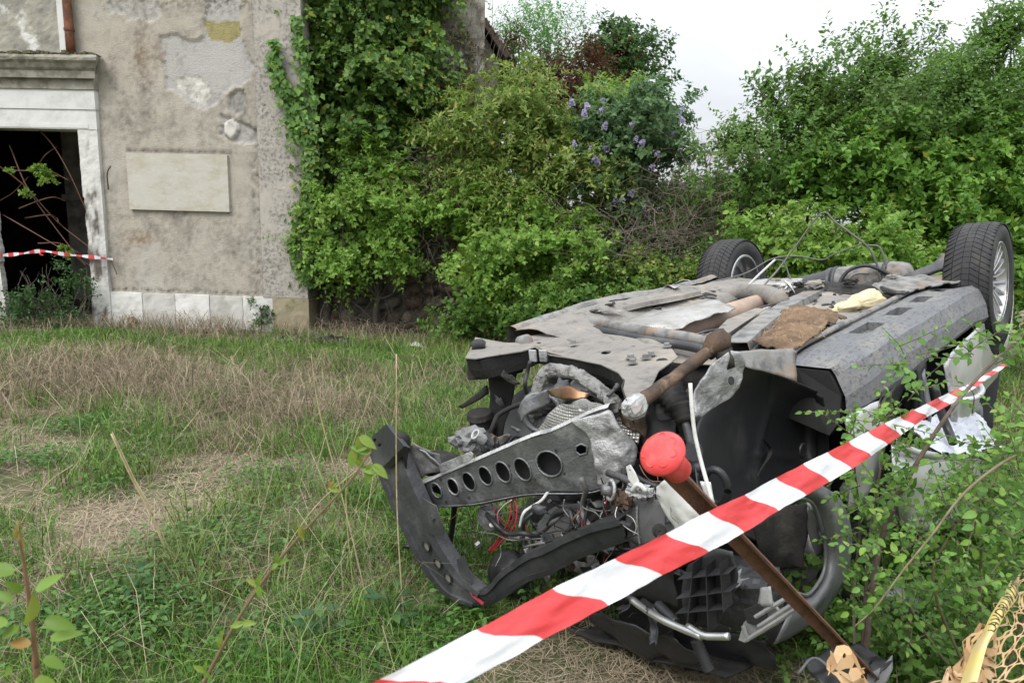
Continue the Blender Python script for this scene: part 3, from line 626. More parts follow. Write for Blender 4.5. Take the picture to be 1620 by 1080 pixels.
S = [dp(1040 + 60 * g_.normal(), 385 + 26 * g_.normal(), 7.95 + .2 * g_.normal()) for i in range(230)]; twigs(thk, S, [s + g_.normal(size=3) * (.3, .2, .2) for s in S], .0045, M_twig, .1, 6, 4, 'bare_twigs', .16, 8)
foliage(thk, [blob(1105, 345, 80, 48, 8.55, .3), blob(1060, 400, 90, 40, 8.4, .3), blob(1130, 325, 50, 30, 8.8, .3), blob(1010, 380, 60, 40, 8.5, .3)], 750, G_mid, (.055, .032), 10, .2, .4, .3, (.4, 1.05), .5, .4, .2, 61, 'leaves', .5, .6, -.2)
shrub('shrub', 'dark green bush closing the gap behind the bramble thicket', (2.9, 10.6), [blob(1110, 335, 70, 55, 10.4, .4), blob(1050, 330, 60, 50, 10.4, .4), blob(1170, 330, 60, 60, 10.2, .4), blob(1110, 400, 100, 40, 10.0, .4)], 1300, G_fard, leaf=(.07, .04), per=12, slen=.2, seed=66, rough=.2, gap=-.8, core=.8)
# ---- weeds at the feet of the shrubs
weed = thing('ground_ivy', 'low mixed weeds and ivy along the wall foot behind the overturned car', 'weeds', (1.2, 8.0, 0))
foliage(weed, [blob(760, 515, 90, 22, 8.2, .25), blob(880, 505, 90, 26, 8.05, .25), blob(1000, 450, 80, 24, 8.0, .3), blob(1090, 435, 60, 26, 7.8, .3), blob(960, 475, 80, 26, 7.9, .3), blob(730, 525, 40, 14, 8.4, .2)], 1500, G_mid, (.055, .035), 10, .18, .7, .2, (.5, 1.1), .4, .5, .25, 62, 'leaves', .5, .5, -.4)
foliage(weed, [blob(1060, 445, 90, 25, 7.7, .3), blob(985, 425, 60, 25, 8.0, .3)], 420, G_olive, (.05, .03), 9, .18, .7, .2, (.5, 1.1), .4, .5, .25, 63, 'leaves', .5, .5, -.3)
# ---- right hand hedge
shrub('hedge_tree', 'dark green small-leaved tree rising left in the right hedge against the sky', (3.3, 8.3), [blob(1240, 265, 55, 38, 8.3, .5), blob(1285, 215, 60, 50, 8.3, .5), blob(1215, 300, 85, 55, 8.1, .45), blob(1335, 190, 50, 50, 8.4, .4), blob(1200, 290, 36, 26, 8.4, .4), blob(1290, 265, 90, 55, 8.1, .5), blob(1265, 165, 26, 34, 8.4, .25), blob(1215, 225, 18, 26, 8.4, .2)], 3000, G_mid, 'tree', .06, 12, leaf=(.055, .032), per=14, slen=.32, up=.9, droop=.1, seed=71, rough=.38, gap=-.12, back=.4)
shrub('hedge_tree', 'tall green tree with upright sprays at the upper right of the photo', (5.0, 8.2), [blob(1410, 180, 60, 50, 8.2, .5), blob(1480, 175, 70, 45, 8.2, .5), blob(1560, 165, 60, 55, 8.1, .5), blob(1480, 215, 110, 50, 8.0, .55), blob(1590, 220, 70, 70, 7.9, .5), blob(1640, 130, 40, 90, 8.0, .5), blob(1400, 130, 24, 34, 8.3, .25), blob(1520, 130, 26, 26, 8.3, .25)], 3300, G_mid, 'tree', .07, 14, leaf=(.057, .034), per=14, slen=.34, up=.9, droop=.1, seed=72, rough=.38, gap=-.12, back=.4)
shrub('hedge_bush', 'broad light green bush with layered drooping leaves behind the near rear wheel', (4.6, 7.6), [blob(1330, 290, 75, 48, 7.75, .4), blob(1420, 275, 90, 55, 7.7, .45), blob(1520, 290, 90, 70, 7.6, .5), blob(1600, 300, 70, 80, 7.5, .5), blob(1470, 330, 90, 55, 7.6, .4), blob(1560, 370, 80, 50, 7.4, .4), blob(1630, 420, 60, 80, 7.2, .4)], 4200, G_hedge, leaf=(.072, .042), per=13, slen=.24, up=.2, droop=.6, seed=73, rough=.36, gap=-.1)
shrub('hedge_bush', 'low fresh green bush right behind the far rear wheel', (3.2, 7.2), [blob(1260, 395, 62, 38, 7.25, .35), blob(1320, 405, 70, 40, 7.2, .35), blob(1200, 390, 42, 32, 7.3, .3), blob(1390, 420, 60, 40, 7.1, .3), blob(1460, 430, 70, 45, 7.0, .35)], 1900, G_bright, leaf=(.062, .038), per=13, slen=.19, up=.4, droop=.35, seed=74, rough=.3, gap=-.15)
# long shoots standing out of the hedge top
spr = [((1300, 200), (1215, 130)), ((1330, 180), (1250, 115)), ((1380, 160), (1265, 105)), ((1390, 150), (1345, 85)), ((1420, 130), (1352, 60)), ((1430, 120), (1418, 30)), ((1420, 120), (1480, 35)), ((1500, 110), (1560, 60)), ((1540, 100), (1580, 15)), ((1560, 110), (1600, 40)), ((1600, 90), (1612, 20)), ((1200, 210), (1140, 205)), ((1180, 230), (1135, 235)), ((1230, 180), (1205, 120)), ((1460, 130), (1500, 90)), ((1290, 170), (1285, 115)), ((1350, 140), (1390, 95)), ((1570, 80), (1600, 10))]
sp_t = thing('hedge_sprays', 'long leafy shoots reaching into the sky above the right hedge', 'branches', (4.4, 8.3, 0))
B = []; D = []; N = []; mb = MB()
for a, b in spr:
    for r_ in range(4):
        A_ = dp(*a, 8.3) + g_.normal(size=3) * .06; E2 = dp(*b, 8.3) + g_.normal(size=3) * .08; root = np.array([A_[0] + .1, 8.3, A_[2] - .5]); P = smooth_path([root, A_, (A_ + E2) / 2 + g_.normal(size=3) * .06, E2], 8); mb.tube(P, [.010, .002], 4, cap=False)
        T = unit(np.gradient(P, axis=0))
        for i in range(8, len(P)):
            for j in range(3 if r_ == 0 else 2):
                sd = unit(np.cross(T[i], g_.normal(size=3))); B.append(P[i] + g_.normal(size=3) * .02); D.append(T[i] * .6 + sd); N.append(np.array([g_.normal() * .4, -.5, .8]))
                if g_.random() < .35:
                    for q in range(3): B.append(P[i] + sd * .04 * (q + 1)); D.append(sd + g_.normal(size=3) * .5); N.append(np.array([g_.normal() * .4, -.5, .8]))
leaf_mesh('leaves', np.array(B), np.array(D), np.array(N), .075 * g_.uniform(.7, 1.15, len(B)), .042 * g_.uniform(.7, 1.15, len(B)), G_mid, sp_t); tag(mb.build('shoots', M_twigb, sp_t), kind='stuff')
# a mossy post head peeping out of the hedge
pst = thing('gate_post', 'mossy square stone post head peeping out of the right hedge', 'post', (*dp(1430, 190, 8.0)[:2], 0))
c = dp(1430, 172, 8.0); MB().box((c[0] - .1, 7.92, 0), (c[0] + .1, 8.12, c[2] + .02)).build('shaft', M_cornice, pst, bevel=.01); MB().box((c[0] - .16, 7.86, c[2] + .02), (c[0] + .16, 8.18, c[2] + .12)).build('cap', mat('mossy_cap', (.08, .10, .03), .95, col2=(.05, .06, .02), scale=9, bump=.8), pst, bevel=.02)
# ---- trees behind
def tree(name, label, base, blobs, n, m_, r=.08, ns=16, **k):
    t = thing(name, label, 'tree', (*base, 0)); foliage(t, blobs, n, m_, **k); stems(t, (*base, -.05), blobs, ns, r, M_bark, 9); return t
tree('tree', 'pale fresh green feathery tree beyond the roof eave', (.5, 16), [blob(845, 75, 52, 50, 16, .7), blob(815, 65, 34, 40, 16, .5), blob(880, 90, 36, 40, 16, .5), blob(850, 130, 60, 40, 16, .6)], 1500, G_far, leaf=(.085, .03), per=13, slen=.5, up=.7, droop=.15, seed=81, rough=.25, core=.15, gap=-.25, back=.5)
tree('tree', 'dark green ragged tree with a tall spike behind the lilac', (2.0, 14), [blob(965, 80, 22, 36, 14, .4), blob(985, 130, 40, 36, 14, .5), blob(1000, 95, 30, 16, 14, .3), blob(1020, 160, 28, 24, 13.5, .4), blob(958, 120, 26, 40, 14, .4)], 900, G_fard, leaf=(.10, .06), per=13, slen=.32, up=.7, droop=.1, seed=82, rough=.3, core=.3, gap=-.3, back=.5)
tree('copper_bush', 'dry copper brown bush behind the olive shrub', (1.0, 12), [blob(880, 160, 52, 38, 12, .5), blob(920, 140, 36, 40, 12, .4), blob(840, 150, 30, 30, 12, .4), blob(905, 190, 40, 36, 11.6, .4), blob(795, 105, 14, 30, 12, .3), blob(790, 140, 22, 16, 11.5, .3)], 1500, G_red, leaf=(.06, .03), per=12, slen=.3, up=.5, droop=.1, seed=83, rough=.3, core=.4, gap=-.3, back=.5)
tree('tree', 'yellow-green shrubby tree just over the lilac top', (1.7, 11), [blob(1000, 165, 40, 28, 11, .4), blob(960, 158, 24, 18, 11, .3)], 420, G_bright, leaf=(.075, .045), per=12, slen=.22, up=.6, droop=.1, seed=84, rough=.3, core=.3, back=.5)
S = [dp(1105 + 30 * g_.normal(), 262, 9.5) for i in range(40)]; far_tw = thing('bare_bush', 'pinkish bare twig bush on the skyline between lilac and hedge', 'bush', (2.6, 9.6, 0)); twigs(far_tw, S, [s + np.array([g_.normal() * .12, 0, g_.uniform(.1, .42)]) for s in S], .004, mat('pink_twigs', (.20, .13, .13), .9), .02, 5, 4, 'bare_twigs', .1)

# ================================================================== grass
def blades(name, P, H, W, lean, m_, label, cat, g_, bend=.6, tilt=.35):
    n = len(P); a = g_.random(n) * 6.28; S = np.stack([np.cos(a), np.sin(a), np.zeros(n)], 1); dirn = unit(np.stack([g_.normal(size=n), g_.normal(size=n), np.zeros(n)], 1)) * lean[:, None]
    up_ = np.array([0, 0, 1.0]); H = H[:, None]; W = W[:, None]
    mid = P + (up_ * .62 + dirn * .35) * H; tip = P + (up_ * (1 - .5 * np.clip(lean, 0, 1.6)[:, None] * bend) + dirn * (.9 + bend * .4)) * H
    tip[:, 2] = np.maximum(tip[:, 2], P[:, 2] + .006)
    V = np.stack([P - S * W * .5, P + S * W * .5, mid - S * W * .4, mid + S * W * .4, tip], 1).reshape(-1, 3)
    F = (np.arange(n)[:, None, None] * 5 + np.array([[0, 1, 3], [0, 3, 2], [2, 3, 4]])[None]).reshape(-1, 3)
    o = mk(name, V, F, m_); tag(o, label, cat, kind='stuff'); return o
def ghv(P): return np.array([gh(x, y) for x, y in P])
def field(n, g_, r0=1.25, r1=10.2):
    r = g_.uniform(r0, r1, n); a = g_.uniform(R(-47), R(47), n); P = np.stack([r * np.sin(a), r * np.cos(a)], 1)
    P = P[(P[:, 1] < 8.78 - (P[:, 0] + 2.56) * .05) | (P[:, 0] > 1.3)]; return P[(P[:, 1] > .95) & (P[:, 0] < 7)]
def n2(P, s, seed): return wob(np.c_[P, np.zeros(len(P))], s, seed)
bare = [(np.array([.45, 2.15]), .75, .5), (gp(215, 830)[:2], .55, .34), (gp(430, 745)[:2], .75, .35), (gp(60, 720)[:2], .5, .3), (gp(150, 880)[:2], .35, .15), (gp(820, 700)[:2], .6, .5), (gp(20, 800)[:2], .3, .2), (gp(330, 770)[:2], .5, .22), (gp(480, 640)[:2], .35, .3), (gp(30, 690)[:2], .6, .3)]
def bareness(P):
    b = np.zeros(len(P))
    for c, rx, ry in bare: b = np.maximum(b, 1 - ((P[:, 0] - c[0]) / rx) ** 2 - ((P[:, 1] - c[1]) / ry) ** 2)
    return np.clip(b + .45 * n2(P, 4.1, 12) * (b > -.3) - .12, 0, 1)
def dry_zone(P):                           # tall dead grass band
    z = 1.15 * np.exp(-((P[:, 0] + 3.6) / 1.7) ** 2 - ((P[:, 1] - 6.0) / 1.0) ** 2) + .8 * np.exp(-((P[:, 0] + 1.8) / .8) ** 2 - ((P[:, 1] - 5.0) / .6) ** 2) + .5 * np.exp(-((P[:, 0] + .2) / 1.2) ** 2 - ((P[:, 1] - 6.4) / .8) ** 2) + .4 * np.exp(-((P[:, 0] + .65) / .3) ** 2 - ((P[:, 1] - 2.6) / .7) ** 2)
    z = z + .6 * np.exp(-((P[:, 1] - 8.45) / .45) ** 2) * (P[:, 0] < .5)
    return z + .42 * n2(P, 1.6, 4) + .2 * n2(P, 5.2, 14)
M_gr = leafmat('grass_green', [(0, (.035, .09, .013)), (.5, (.095, .205, .028)), (1, (.19, .32, .058))], .45, .25, patch_=(.20, .22, .07), pscale=.9, pm=(.5, .7))
M_gd = leafmat('grass_dry', [(0, (.13, .10, .066)), (.5, (.25, .20, .135)), (1, (.44, .37, .26))], .75, .25)
M_gs = leafmat('straw_litter', [(0, (.18, .145, .10)), (.5, (.31, .255, .175)), (1, (.48, .40, .28))], .8, .15)
gg = np.random.default_rng(101)
def clumped(n, g_, spread, r0=1.25, r1=10.2, per=14):
    C_ = field(n // per, g_, r0, r1); P = np.repeat(C_, per, 0); off = g_.normal(size=P.shape) * spread * (.5 + .12 * np.linalg.norm(P, axis=1))[:, None]; return P + off, off
P, off = clumped(170000, gg, .05); dz = dry_zone(P); keep = (gg.random(len(P)) > np.clip(dz * 1.0, 0, .85)) & (gg.random(len(P)) > bareness(P) * 2.3) & (n2(P, 2.3, 9) > -.62); P = P[keep]
r_ = np.linalg.norm(P, axis=1); blades('green_grass', np.c_[P, ghv(P)], gg.uniform(.05, .17, len(P)) * (.85 + .5 * n2(P, 1.9, 2)) + .012, gg.uniform(.003, .0055, len(P)) * (.65 + .12 * r_), np.abs(gg.normal(size=len(P))) * .6 + .15, M_gr, 'short green grass covering the yard', 'grass', gg)
P, off = clumped(110000, gg, .06); dz = dry_zone(P); keep = (gg.random(len(P)) < np.clip(dz * .95 + .07, 0, 1)) & (gg.random(len(P)) > bareness(P) * 1.4); P = P[keep]; r_ = np.linalg.norm(P, axis=1)
blades('dry_grass', np.c_[P, ghv(P)], gg.uniform(.08, .34, len(P)) * np.clip(.6 + dry_zone(P) * .8, .5, 1.4), gg.uniform(.002, .004, len(P)) * (.65 + .13 * r_), np.abs(gg.normal(size=len(P))) * .8 + .4, M_gd, 'tall matted dead grass across the middle of the yard', 'dry grass', gg, .9)
P = field(46000, gg, 1.25, 9.5); keep = gg.random(len(P)) < .35 + bareness(P) * 2; P = P[keep]; P = np.vstack([P] + [c + gg.normal(size=(2600, 2)) * (rx * .55, ry * .6) for c, rx, ry in bare[:5]]); n = len(P); r_ = np.linalg.norm(P, axis=1)
a = gg.random(n) * 6.28; L_ = gg.uniform(.05, .22, n) * (.6 + .08 * r_); z = ghv(P) + .004 + gg.random(n) * .02; D = np.stack([np.cos(a), np.sin(a), gg.normal(size=n) * .07], 1)
B = np.c_[P, z]; S = np.stack([-np.sin(a), np.cos(a), np.zeros(n)], 1) * (gg.uniform(.0007, .0016, n) * (.6 + .13 * r_))[:, None]; E2 = B + D * L_[:, None]; Mi = (B + E2) / 2 + np.c_[gg.normal(size=(n, 2)) * .012, np.abs(gg.normal(size=n)) * .01 + .002]
V = np.stack([B - S, B + S, Mi - S, Mi + S, E2], 1).reshape(-1, 3); F = (np.arange(n)[:, None, None] * 5 + np.array([[0, 1, 3], [0, 3, 2], [2, 3, 4]])[None]).reshape(-1, 3)
tag(mk('straw', V, F, M_gs), 'cut straw lying loose on the bare ground', 'straw', kind='stuff')
# taller tufts and long fallen stems
tc2 = np.array([gp(px, py)[:2] for px, py in ((500, 690), (480, 730), (610, 565), (650, 600), (690, 575), (560, 560), (430, 600), (270, 610), (640, 650), (420, 820), (440, 790), (330, 900), (520, 870), (60, 640), (130, 590), (700, 640), (100, 780), (240, 700), (560, 930), (150, 940), (60, 900), (1590, 640), (1600, 700), (1560, 720), (300, 560), (380, 570), (460, 560), (200, 560))]); tc2 = np.vstack([tc2, field(190, gg, 1.6, 8.6)]); tc2 = tc2[bareness(tc2) < .2]
P = np.repeat(tc2, 75, 0) + gg.normal(size=(len(tc2) * 75, 2)) * .07; r_ = np.linalg.norm(P, axis=1); blades('grass_tufts', np.c_[P, ghv(P)], gg.uniform(.10, .34, len(P)) * np.repeat(gg.uniform(.6, 1.15, len(tc2)), 75), gg.uniform(.003, .006, len(P)) * (.6 + .1 * r_), np.abs(gg.normal(size=len(P))) * .5 + .2, M_gr, 'taller tufts of fresh green grass among the shorter grass', 'grass', gg, .8)
P = field(9000, gg, 1.3, 8.6); P = np.vstack([P[gg.random(len(P)) < .16 + .45 * np.clip(dry_zone(P), 0, 1)], np.array([-.62, 2.7]) + gg.normal(size=(420, 2)) * (.22, .5), np.array([-1.1, 2.6]) + gg.normal(size=(260, 2)) * (.5, .4)]); P = P[(P[:, 1] > 1.5) & ~((P[:, 0] > -.42) & (P[:, 1] < 3.4)) & ((gg.random(len(P)) < .45) | (P[:, 1] > 3.6))]; r_ = np.linalg.norm(P, axis=1)
blades('dry_stems', np.c_[P, ghv(P)], gg.uniform(.15, .48, len(P)), gg.uniform(.0016, .0032, len(P)) * (.6 + .14 * r_), np.abs(gg.normal(size=len(P))) * .8 + .5, leafmat('dry_stem', [(0, (.17, .13, .08)), (.5, (.31, .25, .16)), (1, (.50, .42, .28))], .7, .2), 'long bleached grass stems tangled across the yard', 'dry grass', gg, 1.0)
# broad-leaved weeds
P, off = clumped(26000, gg, .07, 1.25, 7.5, 26); keep = (n2(P, 1.7, 31) > -.1) & (gg.random(len(P)) > bareness(P) * 3) & (dry_zone(P) < .45); P = P[keep]; P = np.vstack([P] + [gp(px, py)[:2] + gg.normal(size=(420, 2)) * (.16, .12) for px, py in ((330, 870), (210, 960), (300, 900), (240, 1000), (120, 1010), (640, 1030), (430, 1040), (60, 740), (120, 680), (430, 760))]); n = len(P)
az = gg.random(n) * 6.28; D = np.stack([np.cos(az), np.sin(az), gg.uniform(-.1, .7, n)], 1); B = np.c_[P, ghv(P) + gg.uniform(.02, .10, n)]
o = leaf_mesh('weed_leaves', B, D, np.array([0, 0, 1.0]) + gg.normal(size=(n, 3)) * .3, gg.uniform(.02, .045, n), gg.uniform(.012, .024, n), leafmat('weed_green', [(0, (.035, .10, .02)), (.5, (.065, .16, .03)), (1, (.115, .24, .05))], .5, .3), None, shape='hex'); tag(o, 'broad-leaved green weeds growing among the grass', 'weeds', kind='stuff')
# ================================================================== the overturned car
# local axes: X towards the nose, Y towards the camera-side flank, Z out of the underbody; origin on the rear axle
def car_frame(hd, pi_, ro, o):
    a = R(hd); u = np.array([math.sin(a) * math.cos(pi_), math.cos(a) * math.cos(pi_), math.sin(pi_)])
    w0 = np.array([math.sin(a - math.pi / 2), math.cos(a - math.pi / 2), 0]); n0 = np.cross(u, w0)
    if n0[2] < 0: n0 = -n0
    return np.array(o), u, w0 * math.cos(ro) + n0 * math.sin(ro), -w0 * math.sin(ro) + n0 * math.cos(ro)
cO, cU, cW, cN = car_frame(223.703, -.08971, .10646, (2.12725, 4.59225, 1.14704))
cA = np.array([cU, cW, cN])
# Blender needs a right-handed frame: X = nose, Y = far side, Z = up; the flank coordinate is flipped when a mesh is made
CM = Matrix([[cU[i], -cW[i], cN[i], cO[i]] for i in range(3)] + [[0, 0, 0, 1]])
car = thing('wrecked_car', 'overturned wrecked silver car on its roof with its front end torn open', 'car', matrix=CM)
FLIP = np.array([1, -1, 1.0])
def cl(px, py, ax, v):
    d = cA @ ray(px, py); c = cA @ (CAM_P - cO); return c + d * ((v - c[ax]) / d[ax])
def cX(px, py, v): return cl(px, py, 0, v)
def cY(px, py, v): return cl(px, py, 1, v)
def cZ(px, py, v): return cl(px, py, 2, v)
def part(name, V, F, m_, parent=None, **k):
    V = np.asarray(V, float).reshape(-1, 3) * FLIP
    if isinstance(F, np.ndarray): F = F[:, ::-1].copy()
    else: F = [tuple(f)[::-1] for f in F]
    return mk(name, V, F, m_, parent or car, local=True, **k)
def bpart(b_, name, m_, parent=None, **k): return part(name, np.vstack(b_.V), b_.F, m_, parent, **k)
def cplate(poly, holes, th, name, m_, parent=None, nrm=(0, 0, 1), **k):
    f = lambda L: [np.asarray(p) * FLIP for p in L]
    dr = k.pop('drop', None)
    return plate(f(poly), [f(h) for h in holes], th, name, m_, parent or car, np.asarray(nrm) * FLIP, local=True, drop=(lambda v: np.asarray(dr(v * FLIP)) * FLIP) if dr else None, **k)
def hose(pts, r, m_, name='hose', k=8, n=5, parent=None):
    V, F = tube(smooth_path(pts, n), r, k); return part(name, V, F, m_, parent, smooth=True)
def crumple(amp, s, seed=0.0):
    return lambda p: np.asarray(p) + amp * np.array([fbm((p[0] + seed, p[1], p[2]), s, 3), fbm((p[0], p[1] + seed + 5, p[2]), s, 3), fbm((p[0], p[1], p[2] + seed + 9), s, 3)])

K_dust = mat('underbody_dusty', (.215, .20, .182), .7, col2=(.10, .095, .09), scale=15, mix=(.46, .76), col3=(.32, .275, .225), scale3=2.6, mix3=(.47, .68), bump=.5, bscale=60, spec=.35, detail=12)
K_dust2 = mat('rail_dusty', (.24, .235, .225), .7, metal=.25, col2=(.08, .08, .079), scale=11, mix=(.4, .7), col3=(.27, .19, .13), scale3=4, mix3=(.54, .7), bump=.3, bscale=60, spec=.4)
K_sill = mat('sill_scraped', (.16, .165, .175), .5, metal=.35, detail=12, col2=(.235, .225, .21), scale=4, mix=(.42, .7), col3=(.075, .075, .077), scale3=34, mix3=(.48, .66), bump=.4, bscale=110, stretch=(1, 2.2, 2.2))
K_black = mat('black_plastic', (.017, .0175, .019), .42, col2=(.035, .035, .036), scale=3, mix=(.45, .75), bump=.12, bscale=40, spec=.45, rough2=.7)
K_blackd = mat('black_dusty', (.022, .021, .020), .8, col2=(.06, .056, .05), scale=7, mix=(.5, .75), bump=.35, bscale=50, spec=.3)
K_ecoat = mat('dark_steel', (.055, .056, .06), .5, metal=.35, detail=10, col2=(.115, .115, .117), scale=6, mix=(.45, .7), col3=(.14, .085, .055), scale3=9, mix3=(.6, .72), bump=.2, bscale=70)
K_beam = mat('scraped_steel', (.17, .172, .178), .42, metal=.65, detail=10, col2=(.38, .38, .39), scale=7, mix=(.48, .74), col3=(.085, .082, .08), scale3=8, mix3=(.55, .72), bump=.3, bscale=80)
K_bright = mat('torn_alloy', (.52, .52, .52), .45, metal=.6, detail=10, col2=(.24, .24, .245), scale=11, mix=(.45, .66), bump=.55, bscale=60)
K_foil = mat('heat_foil', (.46, .45, .43), .33, metal=.85, col2=(.16, .15, .14), scale=22, mix=(.45, .65), bump=.9, bscale=110)
K_rust = mat('rusty_steel', (.10, .062, .038), .75, metal=.25, col2=(.045, .032, .025), scale=10, mix=(.4, .65), col3=(.19, .13, .085), scale3=14, mix3=(.55, .7), bump=.4, bscale=90)
K_silver = mat('silver_paint', (.50, .50, .505), .4, metal=.5, col2=(.40, .395, .385), scale=3, mix=(.45, .7), col3=(.22, .20, .18), scale3=14, mix3=(.62, .75), bump=.05, bscale=60, coat=.25)
K_dkpaint = mat('scuffed_grey_shaded_silver', (.15, .152, .158), .5, metal=.35, col2=(.23, .23, .23), scale=7, mix=(.5, .7), col3=(.07, .07, .07), scale3=12, mix3=(.55, .7), bump=.12, bscale=70)  # scuffed grey; on the fender arch it paints silver in shadow
K_rubber = mat('tyre_rubber', (.032, .032, .034), .8, col2=(.055, .053, .05), scale=9, mix=(.45, .7), bump=.15, bscale=120, spec=.35)
K_rim = mat('alloy_rim', (.52, .52, .53), .35, metal=.85, col2=(.34, .32, .30), scale=9, mix=(.5, .75))
K_wht = mat('white_plastic', (.62, .62, .60), .5, col2=(.42, .41, .39), scale=7, mix=(.5, .72), bump=.1)
K_grayp = mat('grey_plastic', (.16, .162, .165), .6, col2=(.10, .10, .10), scale=5, mix=(.45, .7), bump=.15, bscale=60)
K_wire = mat('wire_grey', (.12, .115, .11), .6)
K_redw = mat('wire_red', (.32, .015, .02), .45)
K_blue = mat('blue_plastic', (.07, .16, .32), .5)
K_foam = mat('yellow_foam', (.60, .52, .33), .95, col2=(.52, .42, .22), scale=7, mix=(.45, .7), bump=.5, bscale=50)
K_felt = mat('brown_felt', (.26, .165, .095), .98, col2=(.14, .09, .055), scale=8, mix=(.4, .65), col3=(.36, .26, .16), scale3=18, mix3=(.55, .7), bump=1.0, bscale=70)
K_air = mat('airbag_cloth', (.55, .57, .62), .8, col2=(.42, .44, .5), scale=4, bump=.3, bscale=25)
K_dark = mat('cabin_dark', (.018, .018, .019), .85, col2=(.035, .034, .033), scale=4)
# embossed aluminium heat shield
def emboss():
    m_ = mat('embossed_shield', (.46, .45, .43), .42, metal=.7, col2=(.30, .28, .26), scale=6, mix=(.42, .7))
    t = m_.node_tree; N = t.nodes; L = t.links
    tc_ = N.new('ShaderNodeTexCoord'); v = N.new('ShaderNodeTexVoronoi'); v.inputs['Scale'].default_value = 95; v.inputs['Randomness'].default_value = .12
    L.new(tc_.outputs['Object'], v.inputs['Vector']); bp = N.new('ShaderNodeBump'); bp.inputs['Strength'].default_value = 1; bp.inputs['Distance'].default_value = .006
    L.new(v.outputs['Distance'], bp.inputs['Height']); L.new(bp.outputs[0], N['Principled BSDF'].inputs['Normal']); return m_
K_shield = emboss()

# ---- floor pan: far side bulged up, tunnel, ribs, dents
def floor_z(x, y):
    z = .015 + .085 * max(0, min(1, (.25 - y) / .8)) ** 1.2
    z += .05 * math.exp(-((x - 1.75) ** 2 / .35 + (y + .62) ** 2 / .02))
    t = max(0, 1 - abs(y + .16) / .19); z -= .075 * min(1, t * 2.2)                   # tunnel
    for c in (-.55, -.42, .30, .44): z += .010 * max(0, 1 - abs(y - c) / .022) * (1 if .6 < x < 2.0 else 0)
    z += .045 * math.exp(-((x - 1.05) ** 2 / .010 + (y + .60) ** 2 / .006))             # torn-up peak
    for c in (.72, 1.0, 1.28, 1.56, 1.84): z += .012 * max(0, 1 - abs(x - c - .05 * math.sin(y * 4)) / .03) * (1 if (-.58 < y < -.36 or .02 < y < .24) else 0)
    z += .012 * fbm((x, y, 2), 3.2, 4) + .02 * fbm((x, y, 7), 1.3, 2)
    return z
V, F = grid(lambda u, v: (.30 + 2.02 * u, -.70 + 1.28 * v, floor_z(.30 + 2.02 * u, -.70 + 1.28 * v)), 100, 70)
fp = part('floor_pan', V, F, K_dust, smooth=True, solid=.004)
V, F = grid(lambda u, v: (-.78 + 1.08 * u, -.62 + 1.22 * v, -.10 + .03 * fbm((u * 2, v * 2, 3), 1.5, 3) - .05 * (1 - u)), 30, 30)
part('rear_floor', V, F, K_blackd, smooth=True)
# ---- sills
prof = [(.555, .012), (.60, .034), (.645, .036), (.715, .034), (.768, .030), (.806, .006), (.836, -.07), (.842, -.140), (.825, -.168), (.78, -.17)]
NX = 56
slots = [(.44, .58), (.76, .93), (1.08, 1.28), (1.48, 1.72)]
V = []; F = []; n_ = len(prof)
for i in range(NX + 1):
    x = .34 + 1.9 * i / NX; e = max(0, (x - 2.08) / .16); e2 = max(0, (.5 - x) / .16)
    for k, (y, z) in enumerate(prof):
        V.append((x + .02 * fbm((k, x, 0), 2, 2) * (i == NX), y - .03 * e * (k > 4) + .004 * fbm((x, k, 1), 4, 3) + .025 * e2 * (k > 3), z - .02 * e + .005 * fbm((x, k, 5), 3, 3) - .02 * e2 * (k < 4)))
for i in range(NX):
    x = .34 + 1.9 * (i + .5) / NX
    for k in range(n_ - 1):
        if k == 2 and any(a < x < b for a, b in slots): continue
        a = i * n_ + k; F.append((a, a + n_, a + n_ + 1, a + 1))
for a, b in slots:                          # recessed jacking slots
    i0 = [i for i in range(NX) if a < .34 + 1.9 * (i + .5) / NX < b]; lo, hi = i0[0], i0[-1] + 1
    q = [V[lo * n_ + 2], V[hi * n_ + 2], V[hi * n_ + 3], V[lo * n_ + 3]]; k = len(V)
    V += q + [(p[0], p[1], p[2] - .035) for p in q]
    F += [(k + j, k + 4 + j, k + 4 + (j + 1) % 4, k + (j + 1) % 4) for j in range(4)] + [(k + 4, k + 7, k + 6, k + 5)]
sill = part('sill', V, F, K_sill, smooth=False)
# dark plug at the sill's front end, painting the shade of its cavity
b_ = MB(); q = [np.array(V[NX * n_ + k]) for k in range(n_)]
b_.prism([q[0] + (0, 0, -.02), q[2] + (0, 0, -.012), q[4] + (0, -.01, -.012), q[6] + (0, -.015, 0), q[8] + (0, -.01, .005), q[9] + (0, 0, -.05), q[0] + (0, 0, -.17)], (-.25, 0, 0)); bpart(b_, 'sill_cavity_shade', K_dark, sill)
b_ = MB(); b_.tube(smooth_path([(.36, .565, .045), (1.2, .57, .04), (2.0, .575, .045), (2.2, .60, .03)], 6), .014, 6); bpart(b_, 'sill_seam', K_dust2, sill, smooth=True)
V, F = grid(lambda u, v: (.3 + 2.0 * u, -.70 - .10 * math.sin(math.pi * v * .5), .105 + .04 * math.exp(-((.3 + 2 * u - 1.7) ** 2) / .3) + .045 * math.sin(math.pi * v) - .17 * v * v + .008 * fbm((u * 6, v, 0), 2, 3)), 50, 8)
part('sill', V, F, K_dust2, smooth=True)
